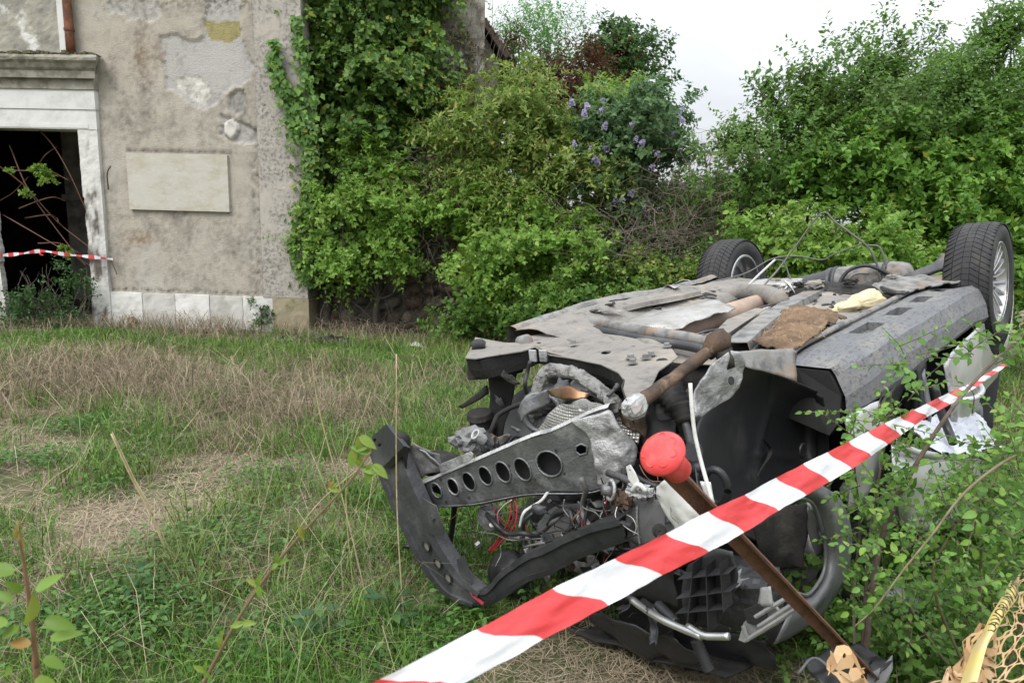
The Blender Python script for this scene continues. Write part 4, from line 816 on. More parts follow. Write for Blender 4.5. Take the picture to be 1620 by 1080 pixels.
# ---- things fixed along the floor
V, F = patch([[cZ(968, 520, .075), cZ(1010, 500, .09), cZ(1070, 487, .10), cZ(1135, 476, .09)], [cZ(985, 528, .07), cZ(1040, 508, .11), cZ(1100, 490, .12), cZ(1150, 482, .10)], [cZ(1040, 532, .06), cZ(1075, 518, .085), cZ(1110, 506, .09), cZ(1165, 490, .08)]], 24, 12, lambda u, v, p: p + np.array([0, 0, .012 * fbm(p, 7, 3)]))
part('heat_shield', V, F, K_shield, smooth=True, solid=.003)
hose([cZ(1058, 532, .02), cZ(1090, 520, .03), cZ(1140, 501, .035), cZ(1190, 484, .03), cZ(1232, 470, .02)], [.045, .055, .058, .055, .05], mat('exhaust_pink', (.36, .26, .20), .8, col2=(.25, .19, .15), scale=8, bump=.2), 'exhaust_pipe', 14)
hose([cZ(1140, 470, .05), cZ(1175, 462, .07), cZ(1215, 466, .08), cZ(1235, 478, .06)], .05, K_dust, 'exhaust_pipe', 12)
# long cross rail under the dash
cr_ = [cZ(868, 512, .06), cZ(900, 506, .10), cZ(950, 512, .10), cZ(1030, 527, .09), cZ(1090, 535, .085), cZ(1122, 542, .08)]
hose(cr_, [.022, .028, .03, .03, .028, .022], K_dust2, 'cross_rail', 8, 6)
hose([p + np.array([.05, .01, -.02]) for p in cr_], .02, K_ecoat, 'cross_rail', 6, 6)
# longitudinal channel with flanges
def channel(pts, w_, h_, m_, name, parent=None):
    P = smooth_path(pts, 6); T = np.gradient(P, axis=0); V = []; pr = [(-1.5, 0), (-1, 0), (-.85, 1), (.85, 1), (1, 0), (1.5, 0)]
    for p, t in zip(P, T):
        s = np.cross(t / np.linalg.norm(t), (0, 0, 1)); s /= np.linalg.norm(s)
        for a, b in pr: V.append(p + s * a * w_ / 2 + np.array([0, 0, b * h_]) + .004 * fbm(p * 5 + a, 1, 2))
    k = len(pr); F = [(i * k + j, i * k + j + 1, (i + 1) * k + j + 1, (i + 1) * k + j) for i in range(len(P) - 1) for j in range(k - 1)]
    return part(name, V, F, m_, parent, solid=.003)
channel([cZ(1165, 555, .03), cZ(1205, 520, .035), cZ(1250, 488, .035), cZ(1285, 470, .03)], .11, .035, K_dust2, 'floor_rail')
channel([cZ(940, 502, .09), cZ(1000, 486, .115), cZ(1060, 474, .115), cZ(1100, 466, .10)], .08, .02, K_dust, 'floor_rail')
cplate([cZ(1125, 530, .07), cZ(1150, 505, .072), cZ(1195, 487, .075), cZ(1212, 488, .07), cZ(1180, 508, .07), cZ(1150, 528, .07)], [ring(cZ(1146, 514, .07), (.012, 0, 0), (0, .01, 0), 10)], .004, 'shield_plate', K_dust)
# torn floor felt, foam
V, F = patch([[cZ(1190, 548, .045), cZ(1225, 512, .05), cZ(1250, 490, .055), cZ(1290, 492, .05)], [cZ(1225, 552, .05), cZ(1255, 525, .075), cZ(1280, 503, .08), cZ(1315, 497, .06)], [cZ(1262, 553, .05), cZ(1295, 530, .06), cZ(1312, 515, .06), cZ(1340, 503, .05)]], 36, 24, lambda u, v, p: p + np.array([0, 0, .022 * fbm(p, 9, 4) + .01]))
felt = part('torn_felt', V, F, K_felt, smooth=True, solid=.006)
b_ = MB()
for i in range(150):
    p = cZ(random.uniform(1215, 1310), random.uniform(496, 540), .062 + random.random() * .02); d = np.array([random.gauss(0, 1), random.gauss(0, 1), random.gauss(.2, .4)]); d /= np.linalg.norm(d); l = random.uniform(.015, .05)
    q = p + d * l; b_.tube([p, (p + q) / 2 + np.array([0, 0, .008]), q], .0008, 3, cap=False)
fib = bpart(b_, 'felt_fibre', mat('straw_fibre', (.36, .27, .16), .9), felt); tag(fib, kind='stuff')
bm = bmesh.new(); bmesh.ops.create_icosphere(bm, subdivisions=4, radius=1)
fc = cZ(1357, 480, .045); fd = cZ(1392, 468, .045) - cZ(1322, 490, .045); fdn = fd / np.linalg.norm(fd); fsd = np.cross((0, 0, 1), fdn)
V = []
for v in bm.verts:
    a = np.array(v.co); s_ = 1 + .22 * fbm(a, 1.7, 4); prf = .75 + .35 * a[0] - .25 * math.exp(-((a[0] + .15) ** 2) / .02)
    V.append(fc + fdn * a[0] * .5 * np.linalg.norm(fd) * s_ + fsd * a[1] * .085 * s_ * prf + np.array([0, 0, max(-.03, a[2] * .06 * s_ * prf)]))
F = [tuple(v.index for v in f.verts) for f in bm.faces]; bm.free()
part('foam_block', V, F, K_foam, smooth=True)
# ribbed rear plate with slot
V, F = patch([[cZ(1380, 452, .06), cZ(1415, 440, .07), cZ(1490, 438, .06)], [cZ(1400, 462, .055), cZ(1440, 448, .06), cZ(1508, 444, .05)], [cZ(1430, 466, .05), cZ(1465, 456, .05), cZ(1520, 447, .045)]], 30, 16, lambda u, v, p: p + np.array([0, 0, .008 * (math.sin(u * 26) > .3) + .004 * fbm(p, 6, 2)]))
part('ribbed_plate', V, F, K_dust2, smooth=False, solid=.006)
b_ = MB(); b_.tube(smooth_path([cZ(1395, 455, .075), cZ(1415, 462, .07), cZ(1432, 463, .065)], 4), .012, 6); bpart(b_, 'bracket', K_ecoat)
# ---- rear axle, muffler, tank
for dy, rr, zz in ((0, 0, 0),):
    mfa, mfb = cX(1300, 446, -.02), cX(1440, 432, -.02)
t_ = mfb - mfa; L_ = np.linalg.norm(t_)
V, F = lathe([(-.02, .02), (0, .085), (.05, .105), (.12, .115), (L_ - .1, .115), (L_ - .04, .105), (L_, .09), (L_ + .03, .02)], mfa + (0, 0, -.03), t_, 28); part('muffler', V * (1, 1, 1), F, K_dust2, smooth=True)
V, F = lathe([(-.22, .02), (-.2, .07), (-.1, .085), (.02, .10), (.06, .118), (.09, .118)], mfa + (0, 0, -.03), t_, 24); part('muffler_cap', V, F, mat('muffler_dark', (.045, .048, .056), .5, metal=.5, col2=(.09, .09, .09), scale=6), smooth=True)
for s in (.2, .78): 
    V, F = lathe([(L_ * s - .012, .119), (L_ * s - .012, .123), (L_ * s + .012, .123), (L_ * s + .012, .119)], mfa + (0, 0, -.03), t_, 24); part('muffler_strap', V, F, K_ecoat, smooth=True)
hose([(.0, -.70, .01), (.05, -.4, -.02), (.05, .4, -.02), (0, .62, .0)], .032, K_ecoat, 'rear_axle_beam', 10)
V, F = grid(lambda u, v: (.12 + .3 * u, -.35 + .62 * v, -.02 + .075 * math.sin(math.pi * u) ** .5 * math.sin(math.pi * v) ** .4 + .012 * fbm((u * 3, v * 3, 0), 1.6, 3)), 24, 30); part('fuel_tank', V, F, K_blackd, smooth=True)
for s in (-1, 1):                            # trailing arms, springs, discs
    y = .56 * s; b_ = MB(); b_.prism([(.62, y - .03, .0), (.62, y + .03, .0), (.02, y + .05, .06), (-.1, y + .05, .03), (-.1, y - .04, .03), (.02, y - .05, .06)], (0, 0, -.035)); bpart(b_, 'trailing_arm', K_dust2, bevel=.008)
    V, F = tube(np.array([(-.14 + .05 * math.cos(a), y - .06 * s + .05 * math.sin(a), -.13 + .02 * a / 2.0) for a in np.linspace(0, 14, 60)]), .008, 6); part('coil_spring', V, F, K_ecoat, smooth=True)
V, F = patch([[cX(1460, 432, .02), cX(1475, 420, .02), cX(1492, 400, .0)], [cX(1470, 438, .1), cX(1490, 424, .1), cX(1500, 404, .06)]], 10, 4, lambda u, v, p: p + np.array([0, 0, .006 * fbm(p, 6, 2)])); part('arm_shield', V, F, K_dust2, smooth=True, solid=.006)
V, F = patch([[cX(1428, 440, .05), cX(1465, 425, .05), cX(1500, 412, .05)], [cX(1432, 450, .1), cX(1470, 436, .1), cX(1505, 424, .1)]], 10, 4); part('rear_arm', V, F, K_ecoat, smooth=True, solid=.02)

# ---- wheels
def wheel(y0, side, label):
    """rear wheel centred at (0, y0, 0); side = +1 when its outer face looks to +Y"""
    w_ = .215; r0 = .335; ax = (0, 1, 0)
    rimp = [(-.10, .205), (-.095, .228), (-.08, .225), (-.06, .205), (.0, .20), (.06, .205), (.085, .225), (.098, .229), (.103, .222)]
    V, F = lathe([(s_ * side, r_) for s_, r_ in rimp], (0, y0, 0), ax, 48)
    F = [f for f in F if len(f) == 4]; wh = part('wheel', V, F, K_rim, smooth=True, solid=.004)
    tag(wh, label)
    tp = [(-.098, .226), (-.112, .25), (-.116, .285), (-.108, .312), (-.094, .326), (-.07, .331), (0, .333), (.07, .331), (.094, .326), (.108, .312), (.116, .285), (.112, .25), (.098, .226)]
    V, F = lathe(tp, (0, y0, 0), ax, 64); F = [f for f in F if len(f) == 4]; part('tyre', V, F, K_rubber, wh, smooth=True)
    # tread blocks in five swept columns
    b_ = MB(); n_ = 66
    for i in range(n_):
        a0 = 2 * math.pi * i / n_
        for k, (ya, yb, sa, sb) in enumerate(((-.110, -.066, .13, .06), (-.062, -.020, .05, -.03), (-.017, .017, -.03, -.03), (.020, .062, -.03, .05), (.066, .110, .06, .13))):
            da = 2 * math.pi / n_ * (.87 if k != 2 else .93); q = []
            for yy, sk in ((ya, sa), (yb, sb)):
                for aa in (a0 + sk, a0 + sk + da):
                    for rr in (.328, .3385 if abs(yy) < .09 else (.3385 if abs(yy) < .07 else .322)):
                        q.append((math.sin(aa) * rr, y0 + yy, math.cos(aa) * rr))
            b_.add(q, [(0, 1, 3, 2), (4, 6, 7, 5), (0, 4, 5, 1), (2, 3, 7, 6), (1, 5, 7, 3)])
    tr = bpart(b_, 'tread', K_rubber, wh); tag(tr, kind='stuff')
    # spokes: ten pairs
    hubm = K_rim
    V, F = lathe([(.03 * side, .0), (.032 * side, .07), (.055 * side, .068), (.062 * side, .03), (.064 * side, .0)], (0, y0, 0), ax, 24); part('hub', V, F, K_rim, wh, smooth=True)
    for i in range(20):
        a = 2 * math.pi * (i // 2) / 10 + (.085 if i % 2 else -.085); a1 = 2 * math.pi * (i // 2) / 10 + (.15 if i % 2 else -.15)
        d0 = np.array([math.sin(a), 0, math.cos(a)]); d1 = np.array([math.sin(a1), 0, math.cos(a1)]); t0 = np.array([math.cos(a), 0, -math.sin(a)]); Y_ = np.array([0, side, 0])
        c_ = np.array([0, y0, 0]); q = []
        for d, rr, hw, yy in ((d0, .055, .010, .055), (d1, .14, .009, .075), (d1, .222, .012, .088)):
            q += [c_ + d * rr - t0 * hw + Y_ * (yy - .03), c_ + d * rr + t0 * hw + Y_ * (yy - .03), c_ + d * rr + t0 * hw * .6 + Y_ * yy, c_ + d * rr - t0 * hw * .6 + Y_ * yy]
        F = [(0, 1, 2, 3)[::-1], (8, 9, 10, 11)] + [(s4 * 4 + j, s4 * 4 + (j + 1) % 4, s4 * 4 + 4 + (j + 1) % 4, s4 * 4 + 4 + j) for s4 in (0, 1) for j in range(4)]
        part('spoke', q, F, K_rim, wh, bevel=.002)
    for i in range(5):
        a = 2 * math.pi * i / 5; V, F = lathe([(.055 * side, .009), (.072 * side, .008)], (.045 * math.sin(a), y0, .045 * math.cos(a)), ax, 6); part('wheel_bolt', V, F, K_ecoat, wh)
    V, F = lathe([(-.015 * side, .0), (-.015 * side, .15), (.005 * side, .15), (.005 * side, .0)], (0, y0, 0), ax, 32); part('brake_disc', V, F, K_ecoat, wh, smooth=False)
    V, F = lathe([(-.07 * side, .0), (-.07 * side, .06), (-.03 * side, .075), (-.015 * side, .08)], (0, y0, 0), ax, 20); part('wheel_carrier', V, F, K_dust2, wh, smooth=True)
    b_ = MB(); b_.box((.07, y0 - .05 * side - .025, .04), (.16, y0 - .05 * side + .03, .13)); bpart(b_, 'brake_caliper', K_ecoat, wh, bevel=.01)
wheel(.76, 1, 'near rear wheel with bright multi-spoke alloy rim')
wheel(-.76, -1, 'far rear wheel seen from its open inner side')

# ---- body shell: flank panels, roof, inner walls
def sheet(rows, nu, nv, name, m_, amp=.006, s=4, th=.003, parent=None, smooth=True, f=None):
    V, F = patch(rows, nu, nv, f or (lambda u, v, p: crumple(amp, s)(p))); return part(name, V, F, m_, parent, smooth=smooth, solid=th)
# rear quarter with wheel arch
arch = [(.40 * math.sin(a), .86, -.02 + .40 * -math.cos(a)) for a in np.linspace(R(-68), R(68), 16)]
q_out = [(.385, .845, -.17)] + [(x, y, z) for x, y, z in arch[::-1]] + [(-.40, .85, -.05), (-.62, .82, -.09), (-.80, .78, -.20), (-.88, .77, -.42), (-.85, .76, -.60), (-.5, .80, -.68), (.385, .80, -.70)]
q_out = [p for p in q_out if p[0] < .386]
cplate(q_out, [], .004, 'quarter_panel', K_silver, nrm=(0, 1, 0), drop=lambda v: (v[0], v[1] - .35 * max(0, -.42 - v[2]) ** 1.5 + .006 * fbm(v, 3, 2), v[2]))
V, F = grid(lambda u, v: (.42 * math.sin(R(-80) + R(160) * u), .84 - .26 * v, -.03 - .40 * math.cos(R(-80) + R(160) * u)), 24, 3); part('wheel_housing', V, F, K_blackd, smooth=True)
# rear door: bent, its front edge folded outwards
rd = sheet([[(.40, .845, -.175), (.62, .85, -.175), (.95, .855, -.18), (1.17, .875, -.19)], [(.40, .86, -.33), (.62, .865, -.36), (.95, .87, -.36), (1.13, .90, -.40)], [(.40, .845, -.55), (.62, .85, -.58), (.95, .85, -.58), (1.10, .88, -.58)], [(.40, .80, -.72), (.62, .80, -.74), (.95, .80, -.74), (1.06, .82, -.72)]], 24, 24, 'rear_door', K_silver, .010, 3)
sheet([[(1.17, .875, -.19), (1.205, .865, -.20)], [(1.13, .90, -.40), (1.165, .885, -.40)], [(1.10, .88, -.58), (1.125, .865, -.58)]], 3, 14, 'door_edge', K_bright, .006, 6, .004, rd)
bpart(MB().tube(smooth_path([(.55, .865, -.45), (.66, .905, -.46), (.8, .905, -.46), (.9, .87, -.45)], 4), .014, 8), 'door_handle', K_silver, rd, smooth=True)
# cabin opening: pillar, seat-belt, dark inner panels
sheet([[(1.22, .80, -.17), (1.38, .80, -.17)], [(1.25, .80, -.45), (1.36, .80, -.45)], [(1.28, .74, -.80), (1.36, .74, -.80)]], 4, 10, 'door_pillar', K_ecoat, .006, 5, .03)
sheet([[(1.42, .78, -.2), (1.75, .80, -.2), (2.05, .80, -.2)], [(1.45, .72, -.5), (1.75, .74, -.5), (2.0, .76, -.5)]], 10, 10, 'door_inner_panel', K_black, .02, 3, .02)
sheet([[(1.36, .83, -.19), (1.42, .84, -.20)], [(1.33, .84, -.42), (1.40, .86, -.42)], [(1.30, .80, -.66), (1.36, .82, -.66)]], 4, 12, 'pillar_trim', mat('blue_grey_trim', (.12, .135, .16), .45, metal=.4, col2=(.2, .21, .23), scale=5), .01, 5, .01)
# front door, wrenched off its line and lying low
fd_ = sheet([[cY(1405, 700, .90), cY(1440, 704, .93), cY(1490, 716, .95), cY(1560, 728, .90)], [cY(1412, 760, .92), cY(1445, 754, .96), cY(1490, 752, .97), cY(1570, 760, .92)], [cY(1425, 835, .90), cY(1455, 838, .95), cY(1500, 826, .96), cY(1575, 800, .90)]], 30, 20, 'front_door', K_silver, .014, 3, .006)
hose([cY(1400, 690, .94), cY(1440, 712, .96), cY(1480, 720, .97), cY(1560, 732, .91)], .014, K_silver, 'door_sill_trim', 6, 6, fd_)
# airbag curtain and hose
V, F = patch([[cY(1450, 668, .84), cY(1495, 650, .82), cY(1540, 652, .80), cY(1560, 668, .78)], [cY(1460, 700, .92), cY(1500, 680, .90), cY(1550, 676, .88), cY(1582, 700, .86)], [cY(1480, 716, .97), cY(1515, 718, .98), cY(1560, 712, .96), cY(1590, 712, .94)]], 40, 24, lambda u, v, p: p + np.array([.012 * fbm(p, 9, 3), .03 * fbm(p + 3, 6, 3), .02 * fbm(p + 7, 7, 3)]))
part('airbag_curtain', V, F, K_air, smooth=True)
hose([cY(1478, 610, .90), cY(1488, 650, .92), cY(1500, 680, .95), cY(1508, 700, .98)], .018, K_black, 'rubber_hose', 10)
# front fender with the arch lip that hangs below
sheet([[(2.36, .845, -.13), (2.16, .85, -.14), (2.0, .845, -.16)], [(2.36, .87, -.25), (2.18, .875, -.3), (2.02, .87, -.3)], [(2.38, .85, -.46), (2.2, .86, -.46), (2.05, .85, -.46)]], 14, 14, 'front_fender', K_silver, .006, 4)
inn = [(1266, 786), (1286, 797), (1299, 830), (1306, 870), (1304, 900), (1294, 922), (1278, 940), (1262, 938)]
outr = [(1300, 764), (1328, 786), (1344, 826), (1348, 868), (1340, 908), (1320, 946), (1288, 986), (1226, 1018)]
al = sheet([[cY(*p, .84) for p in inn], [cY(*((np.array(a) * .5 + np.array(b) * .5)), .87) for a, b in zip(inn, outr)], [cY(*p, .85) for p in outr]], 40, 8, 'wheel_arch', K_dkpaint, .004, 5, .005)  # silver fender coloured darker here to paint its shadow
hose([cY(*p, .85) for p in inn], .006, K_dkpaint, 'arch_lip', 6, 5, al)
# continuation of the fender towards the nose, low and in shade
# wheel-arch liner: big black shell
liner = [[cY(1166, 577, .58), cY(1222, 590, .64), cY(1276, 610, .70), cY(1316, 628, .77)],
         [cY(1128, 622, .54), cY(1208, 645, .58), cY(1275, 664, .63), cY(1324, 685, .76)],
         [cY(1098, 680, .55), cY(1185, 715, .56), cY(1262, 740, .61), cY(1328, 765, .76)],
         [cY(1098, 740, .60), cY(1178, 785, .58), cY(1258, 810, .63), cY(1326, 835, .78)],
         [cY(1110, 800, .66), cY(1180, 850, .62), cY(1255, 872, .66), cY(1322, 890, .78)]]
def lf(u, v, p):
    p = p + .004 * np.array([0, fbm(p, 5, 2), 0]); d = math.hypot(u - .62, v - .62); p = p + np.array([0, .02 * math.exp(-(d / .09) ** 2), 0]) + np.array([0, .012 * max(0, 1 - abs(u - .33 - .12 * v) / .03) + .010 * max(0, 1 - abs(v - .55 + .15 * u) / .025) * (u > .35) - .03 * max(0, min(1, (u - .8) / .1)) * (v < .8), 0]); return p
K_liner = mat('liner_plastic', (.020, .0205, .022), .30, col2=(.075, .072, .068), scale=2.6, mix=(.5, .78), rough2=.7, bump=.06, bscale=30, spec=.5, detail=9)
ln = sheet(liner, 60, 56, 'wheel_arch_liner', K_liner, f=lf, th=.003)
cc_ = ln.data.vertices
def on_liner(px, py): return cY(px, py, .575)
V, F = lathe([(0, .028), (.006, .03), (.010, .022), (.006, .016), (.008, .006), (.008, 0)], cY(1268, 712, .665), (0, 1, 0), 20); part('liner_stud', V, F, K_black, ln, smooth=True)
b_ = MB(); b_.tube(smooth_path([cY(1206, 694, .60), cY(1218, 708, .598), cY(1216, 722, .598), cY(1206, 738, .598), cY(1198, 752, .60)], 4), [.004, .009, .004, .002], 5, True, .3); bpart(b_, 'liner_tear', K_blackd, ln)
# second liner leaf and the loose torn flap in the arch hole
sheet([[cY(1190, 830, .70), cY(1235, 805, .74), cY(1280, 795, .80)], [cY(1205, 880, .70), cY(1240, 880, .73), cY(1272, 890, .78)], [cY(1225, 905, .70), cY(1245, 900, .73), cY(1268, 895, .77)]], 14, 12, 'wheel_arch_liner', K_blackd, .012, 5, .003)
sheet([[cY(1278, 800, .83), cY(1292, 820, .83)], [cY(1282, 850, .80), cY(1298, 850, .82)], [cY(1290, 880, .80), cY(1300, 878, .80)]], 4, 10, 'torn_flap', K_grayp, .01, 6, .004)
sheet([[cY(1215, 835, .70), cY(1232, 832, .72)], [cY(1222, 870, .70), cY(1230, 870, .71)], [cY(1224, 905, .70), cY(1232, 908, .71)]], 4, 12, 'torn_flap', K_beam, .015, 7, .003)
# scuffed strut tower metal beside the liner
sheet([[cY(1152, 556, .62), cY(1166, 558, .63), cY(1180, 570, .64)], [cY(1120, 586, .60), cY(1148, 594, .61), cY(1172, 604, .62)], [cY(1099, 622, .58), cY(1128, 628, .59), cY(1158, 630, .60)], [cY(1097, 660, .58), cY(1110, 652, .58), cY(1126, 643, .585)]], 22, 26, 'strut_tower', K_bright, .010, 8, .004)
b_ = MB(); b_.lathe([(0, .014), (.004, .014)], cY(1156, 602, .632), (0.1, 1, .2), 16); bpart(b_, 'tower_hole_shade', K_dark)  # flat dark disc painting the shade inside a hole
sheet([[cY(1160, 556, .60), cY(1210, 552, .63), cY(1255, 552, .66)], [cY(1172, 580, .63), cY(1222, 590, .66), cY(1258, 604, .69)]], 14, 8, 'front_sidemember', K_dust2, .008, 5, .004)
cplate([cY(1255, 560, .64), cY(1262, 556, .64), cY(1258, 585, .66), cY(1253, 600, .66), cY(1247, 590, .65)], [], .004, 'sill_tear', K_dark, nrm=(0, 1, 0))
# firewall, far inner wall, roof, far flank: close the shell
sheet([[(2.12, -.62, .06), (2.28, 0, .0), (2.28, .42, .0)], [(2.08, -.60, -.35), (2.26, 0, -.35), (2.22, .42, -.35)], [(2.02, -.58, -.72), (2.18, 0, -.72), (2.16, .44, -.72)]], 16, 10, 'firewall', K_blackd, .03, 3, .01)
sheet([[(-.80, -.80, -.15), (.3, -.83, .0), (1.2, -.83, .03), (2.05, -.78, .0)], [(-.85, -.86, -.45), (.3, -.89, -.4), (1.2, -.88, -.4), (2.0, -.80, -.4)], [(-.7, -.74, -.95), (.3, -.76, -.9), (1.2, -.76, -.84), (1.9, -.72, -.76)]], 40, 14, 'far_flank', K_silver, .015, 2, .006)
def roof_z(x): return -1.165 + .0905 * x + .03
sheet([[(-.55, y, roof_z(-.55) + .12), (.3, y, roof_z(.3) + .02), (1.1, y, roof_z(1.1) + .02), (1.75, y, roof_z(1.75) + .10), (2.25, y * 1.05, -.70)] for y in (-.66, 0, .66)], 30, 14, 'roof', K_dkpaint, .02, 2, .01)
sheet([[(-.55, y, roof_z(-.55) + .12), (-.85, y, -.6), (-.82, y, -.2)] for y in (-.7, 0, .72)], 10, 8, 'tailgate', K_dark, .02, 2, .01)
for y in (.70,):
    hose([(2.2, y + .1, -.45), (1.8, y + .04, -.78), (1.5, y - .04, roof_z(1.5) + .06)], .035, K_dkpaint, 'windscreen_pillar', 8); hose([(.15, y + .06, -.70), (-.2, y, roof_z(-.2) + .08)], .045, K_dkpaint, 'rear_pillar', 8)
sheet([[(.30, .60, -.02), (1.2, .60, -.02), (2.2, .60, -.02)], [(.30, .62, -.2), (1.2, .62, -.2), (2.2, .62, -.2)]], 8, 3, 'sill_inner', K_dark, .004, 3, .004)
for x, lab in ((.95, 'rear'), (1.7, 'front')):   # seats hanging in the cabin
    b_ = MB(); b_.box((x - .22, .12, -.36), (x + .22, .58, -.20)); b_.box((x - .34, .14, -.86), (x - .20, .56, -.30)); bpart(b_, 'seat', K_dark, bevel=.04)
bonnet = sheet([[(2.25, -.70, -.74), (2.7, -.66, -.84), (3.0, -.55, -.84)], [(2.25, 0, -.78), (2.7, .0, -.88), (2.95, .05, -.86)], [(2.25, .72, -.72), (2.75, .76, -.80), (3.0, .7, -.80)]], 16, 14, 'crushed_bonnet', K_blackd, .05, 3, .006)

# ---- front subframe
SZ = .10
sub_poly = [cZ(*p, SZ) for p in ((752, 533), (772, 537), (800, 541), (822, 541), (830, 532), (872, 523), (920, 524), (985, 531), (1050, 542), (1064, 552), (1072, 562), (1062, 572), (1042, 584), (1034, 600), (1024, 618), (1012, 634), (1002, 638), (992, 628), (985, 612), (988, 600), (978, 588), (950, 575), (905, 566), (868, 557), (846, 547), (828, 553), (790, 562), (752, 570), (736, 566), (744, 552))]
hole = lambda px, py, a, b: ring(cZ(px, py, SZ), (a, 0, 0), (0, b, 0), 14)
sub = cplate(sub_poly, [hole(959, 561, .022, .018), hole(907, 545, .012, .012), hole(852, 539, .010, .012), hole(877, 553, .008, .008), hole(1002, 548, .010, .008), hole(757, 547, .022, .018), hole(940, 538, .008, .008)], .006, 'subframe', K_dust, drop=lambda v: (v[0], v[1], v[2] + .014 * fbm(v, 5, 3) + .03 * max(0, .2 - abs(v[1] + .05)) - .02 * max(0, v[0] - 2.95) / .2))
# front flange: dark drop below the leading edge
edge = [(738, 566), (760, 569), (790, 562), (828, 553), (846, 547), (868, 557), (905, 566), (950, 575), (978, 588), (988, 600), (985, 612), (992, 632)]
V = []; 
for k, p in enumerate(smooth_path([(*q, 0) for q in edge], 4)):
    a = cZ(p[0], p[1], SZ - .004); V += [a, a + np.array([-.012, 0, -.05]), a + np.array([-.03, 0, -.085])]
m_ = len(V) // 3; F = [(3 * i + j, 3 * i + 3 + j, 3 * i + 4 + j, 3 * i + 1 + j) for i in range(m_ - 1) for j in (0, 1)]
part('subframe_flange', V, F, K_blackd, sub, solid=.004)
for px, py in ((1055, 548), (1030, 561), (998, 566), (1001, 574), (907, 543), (1022, 566)):
    c = cZ(px, py, SZ + .006); b_ = MB(); b_.lathe([(0, .020), (.003, .020), (.003, .013), (.014, .012), (.014, 0)], c, (0, 0, 1), 6 if py != 566 else 12); bpart(b_, 'bolt', K_dust2, sub)
for a, b in (((900, 541), (935, 545)), ((1010, 540), (1045, 549)), ((860, 532), (885, 533)), ((965, 538), (990, 543))):
    V, F = tube([cZ(*a, SZ - .016), cZ(*((np.array(a) + b) / 2), SZ - .010), cZ(*b, SZ - .016)], [.016, .024, .016], 12); part('pressed_rib', V, F, K_dust, sub, smooth=True)
# left ear box of the subframe
b_ = MB(); b_.prism([cZ(738, 566, .09), cZ(752, 536, .09), cZ(800, 545, .09), cZ(828, 553, .09), cZ(790, 562, .09)], (.01, 0, -.10)); bpart(b_, 'subframe_ear', K_blackd, sub, bevel=.01)
V, F = lathe([(-.02, .0), (-.02, .030), (.015, .034), (.015, .022), (.0, .020), (0, 0)], cZ(757, 547, .115), (-.5, -.5, .7), 16); part('bush', V, F, K_rubber, sub, smooth=True)
for px in (842, 858):
    a = cX(px - 5, 553, 2.63); b_ = MB(); b_.box(a + (-.005, 0, -.05), a + (.006, .038, 0)); bpart(b_, 'clip', K_bright, bevel=.003)
V, F = lathe([(-.03, .018), (-.03, .032), (.03, .032), (.03, .018)], cZ(1047, 580, .07), (.7, .6, .2), 18); part('bush', V, F, K_rubber, sub, smooth=True)
V, F = lathe([(-.03, .018), (-.03, .030), (.03, .030), (.03, .018)], cZ(829, 540, .10), (.2, .9, .2), 18); part('bush', V, F, K_dust2, sub, smooth=True)
# torn corner of the subframe at the shaft foot
# ---- rusty broken shaft with torn boot
s0, s1 = cX(1008, 640, 3.06), cX(1122, 556, 2.72)
V, F = tube(smooth_path([s0, s0 + (s1 - s0) * .35, s0 + (s1 - s0) * .7, s1], 6), [.024, .021, .019, .021, .018], 12); V = np.array([crumple(.004, 18)(p) for p in V]); sh = part('broken_shaft', V, F, K_rust, smooth=True)
V, F = tube([s1 + (s0 - s1) * .02, s1 + (s1 - s0) * .06 + np.array([0, 0, .012]), s1 + (s1 - s0) * .17 + np.array([0, 0, .006]), s1 + (s1 - s0) * .22], [.02, .034, .037, .026], 14); V = np.array([crumple(.014, 22)(p) for p in V]); part('torn_boot', V, F, K_rust, sh, smooth=True)
V, F = tube([s1 + np.array([-.03, .03, .0]), s1 + np.array([-.03, .045, -.06])], [.03, .022], 12); V = np.array([crumple(.008, 20)(p) for p in V]); part('torn_boot', V, F, K_blackd, sh, smooth=True)
V, F = lathe([(-.05, .012), (-.045, .024), (-.02, .03), (0, .034), (.02, .028)], s0, s1 - s0, 14); V = np.array([crumple(.012, 20)(p) for p in V]); part('shaft_joint', V, F, K_bright, sh)
# CV boot with bellows, steering rod
def bellows(a, b, r0, r1, n_, m_, name='bellows'):
    a, b = np.asarray(a), np.asarray(b); pr = []
    for i in range(2 * n_ + 1): pr.append((np.linalg.norm(b - a) * i / (2 * n_), (r0 + (r1 - r0) * i / (2 * n_)) * (1 if i % 2 else .78)))
    V, F = lathe(pr, a, b - a, 18); return part(name, V, F, m_, smooth=True)
bellows(cX(1052, 606, 2.80), cX(1078, 650, 2.83), .055, .04, 6, K_rubber)
bellows(cX(1075, 640, 2.84), cX(1084, 668, 2.86), .045, .03, 3, K_blackd)
hose([cX(1083, 665, 2.86), cX(1094, 705, 2.88), cX(1106, 745, 2.9)], [.012, .016, .02], K_ecoat, 'steering_rod', 8)
V, F = lathe([(-.02, .0), (-.02, .028), (.02, .028), (.02, 0)], cX(1097, 713, 2.90), (.8, .5, .1), 14); part('ball_joint', V, F, K_ecoat, smooth=False)
hose([cX(1092, 606, 2.97), cX(1095, 650, 2.98), cX(1100, 690, 2.99), cX(1112, 740, 3.0), cX(1128, 795, 3.02)], .0065, K_wht, 'white_strap', 6)

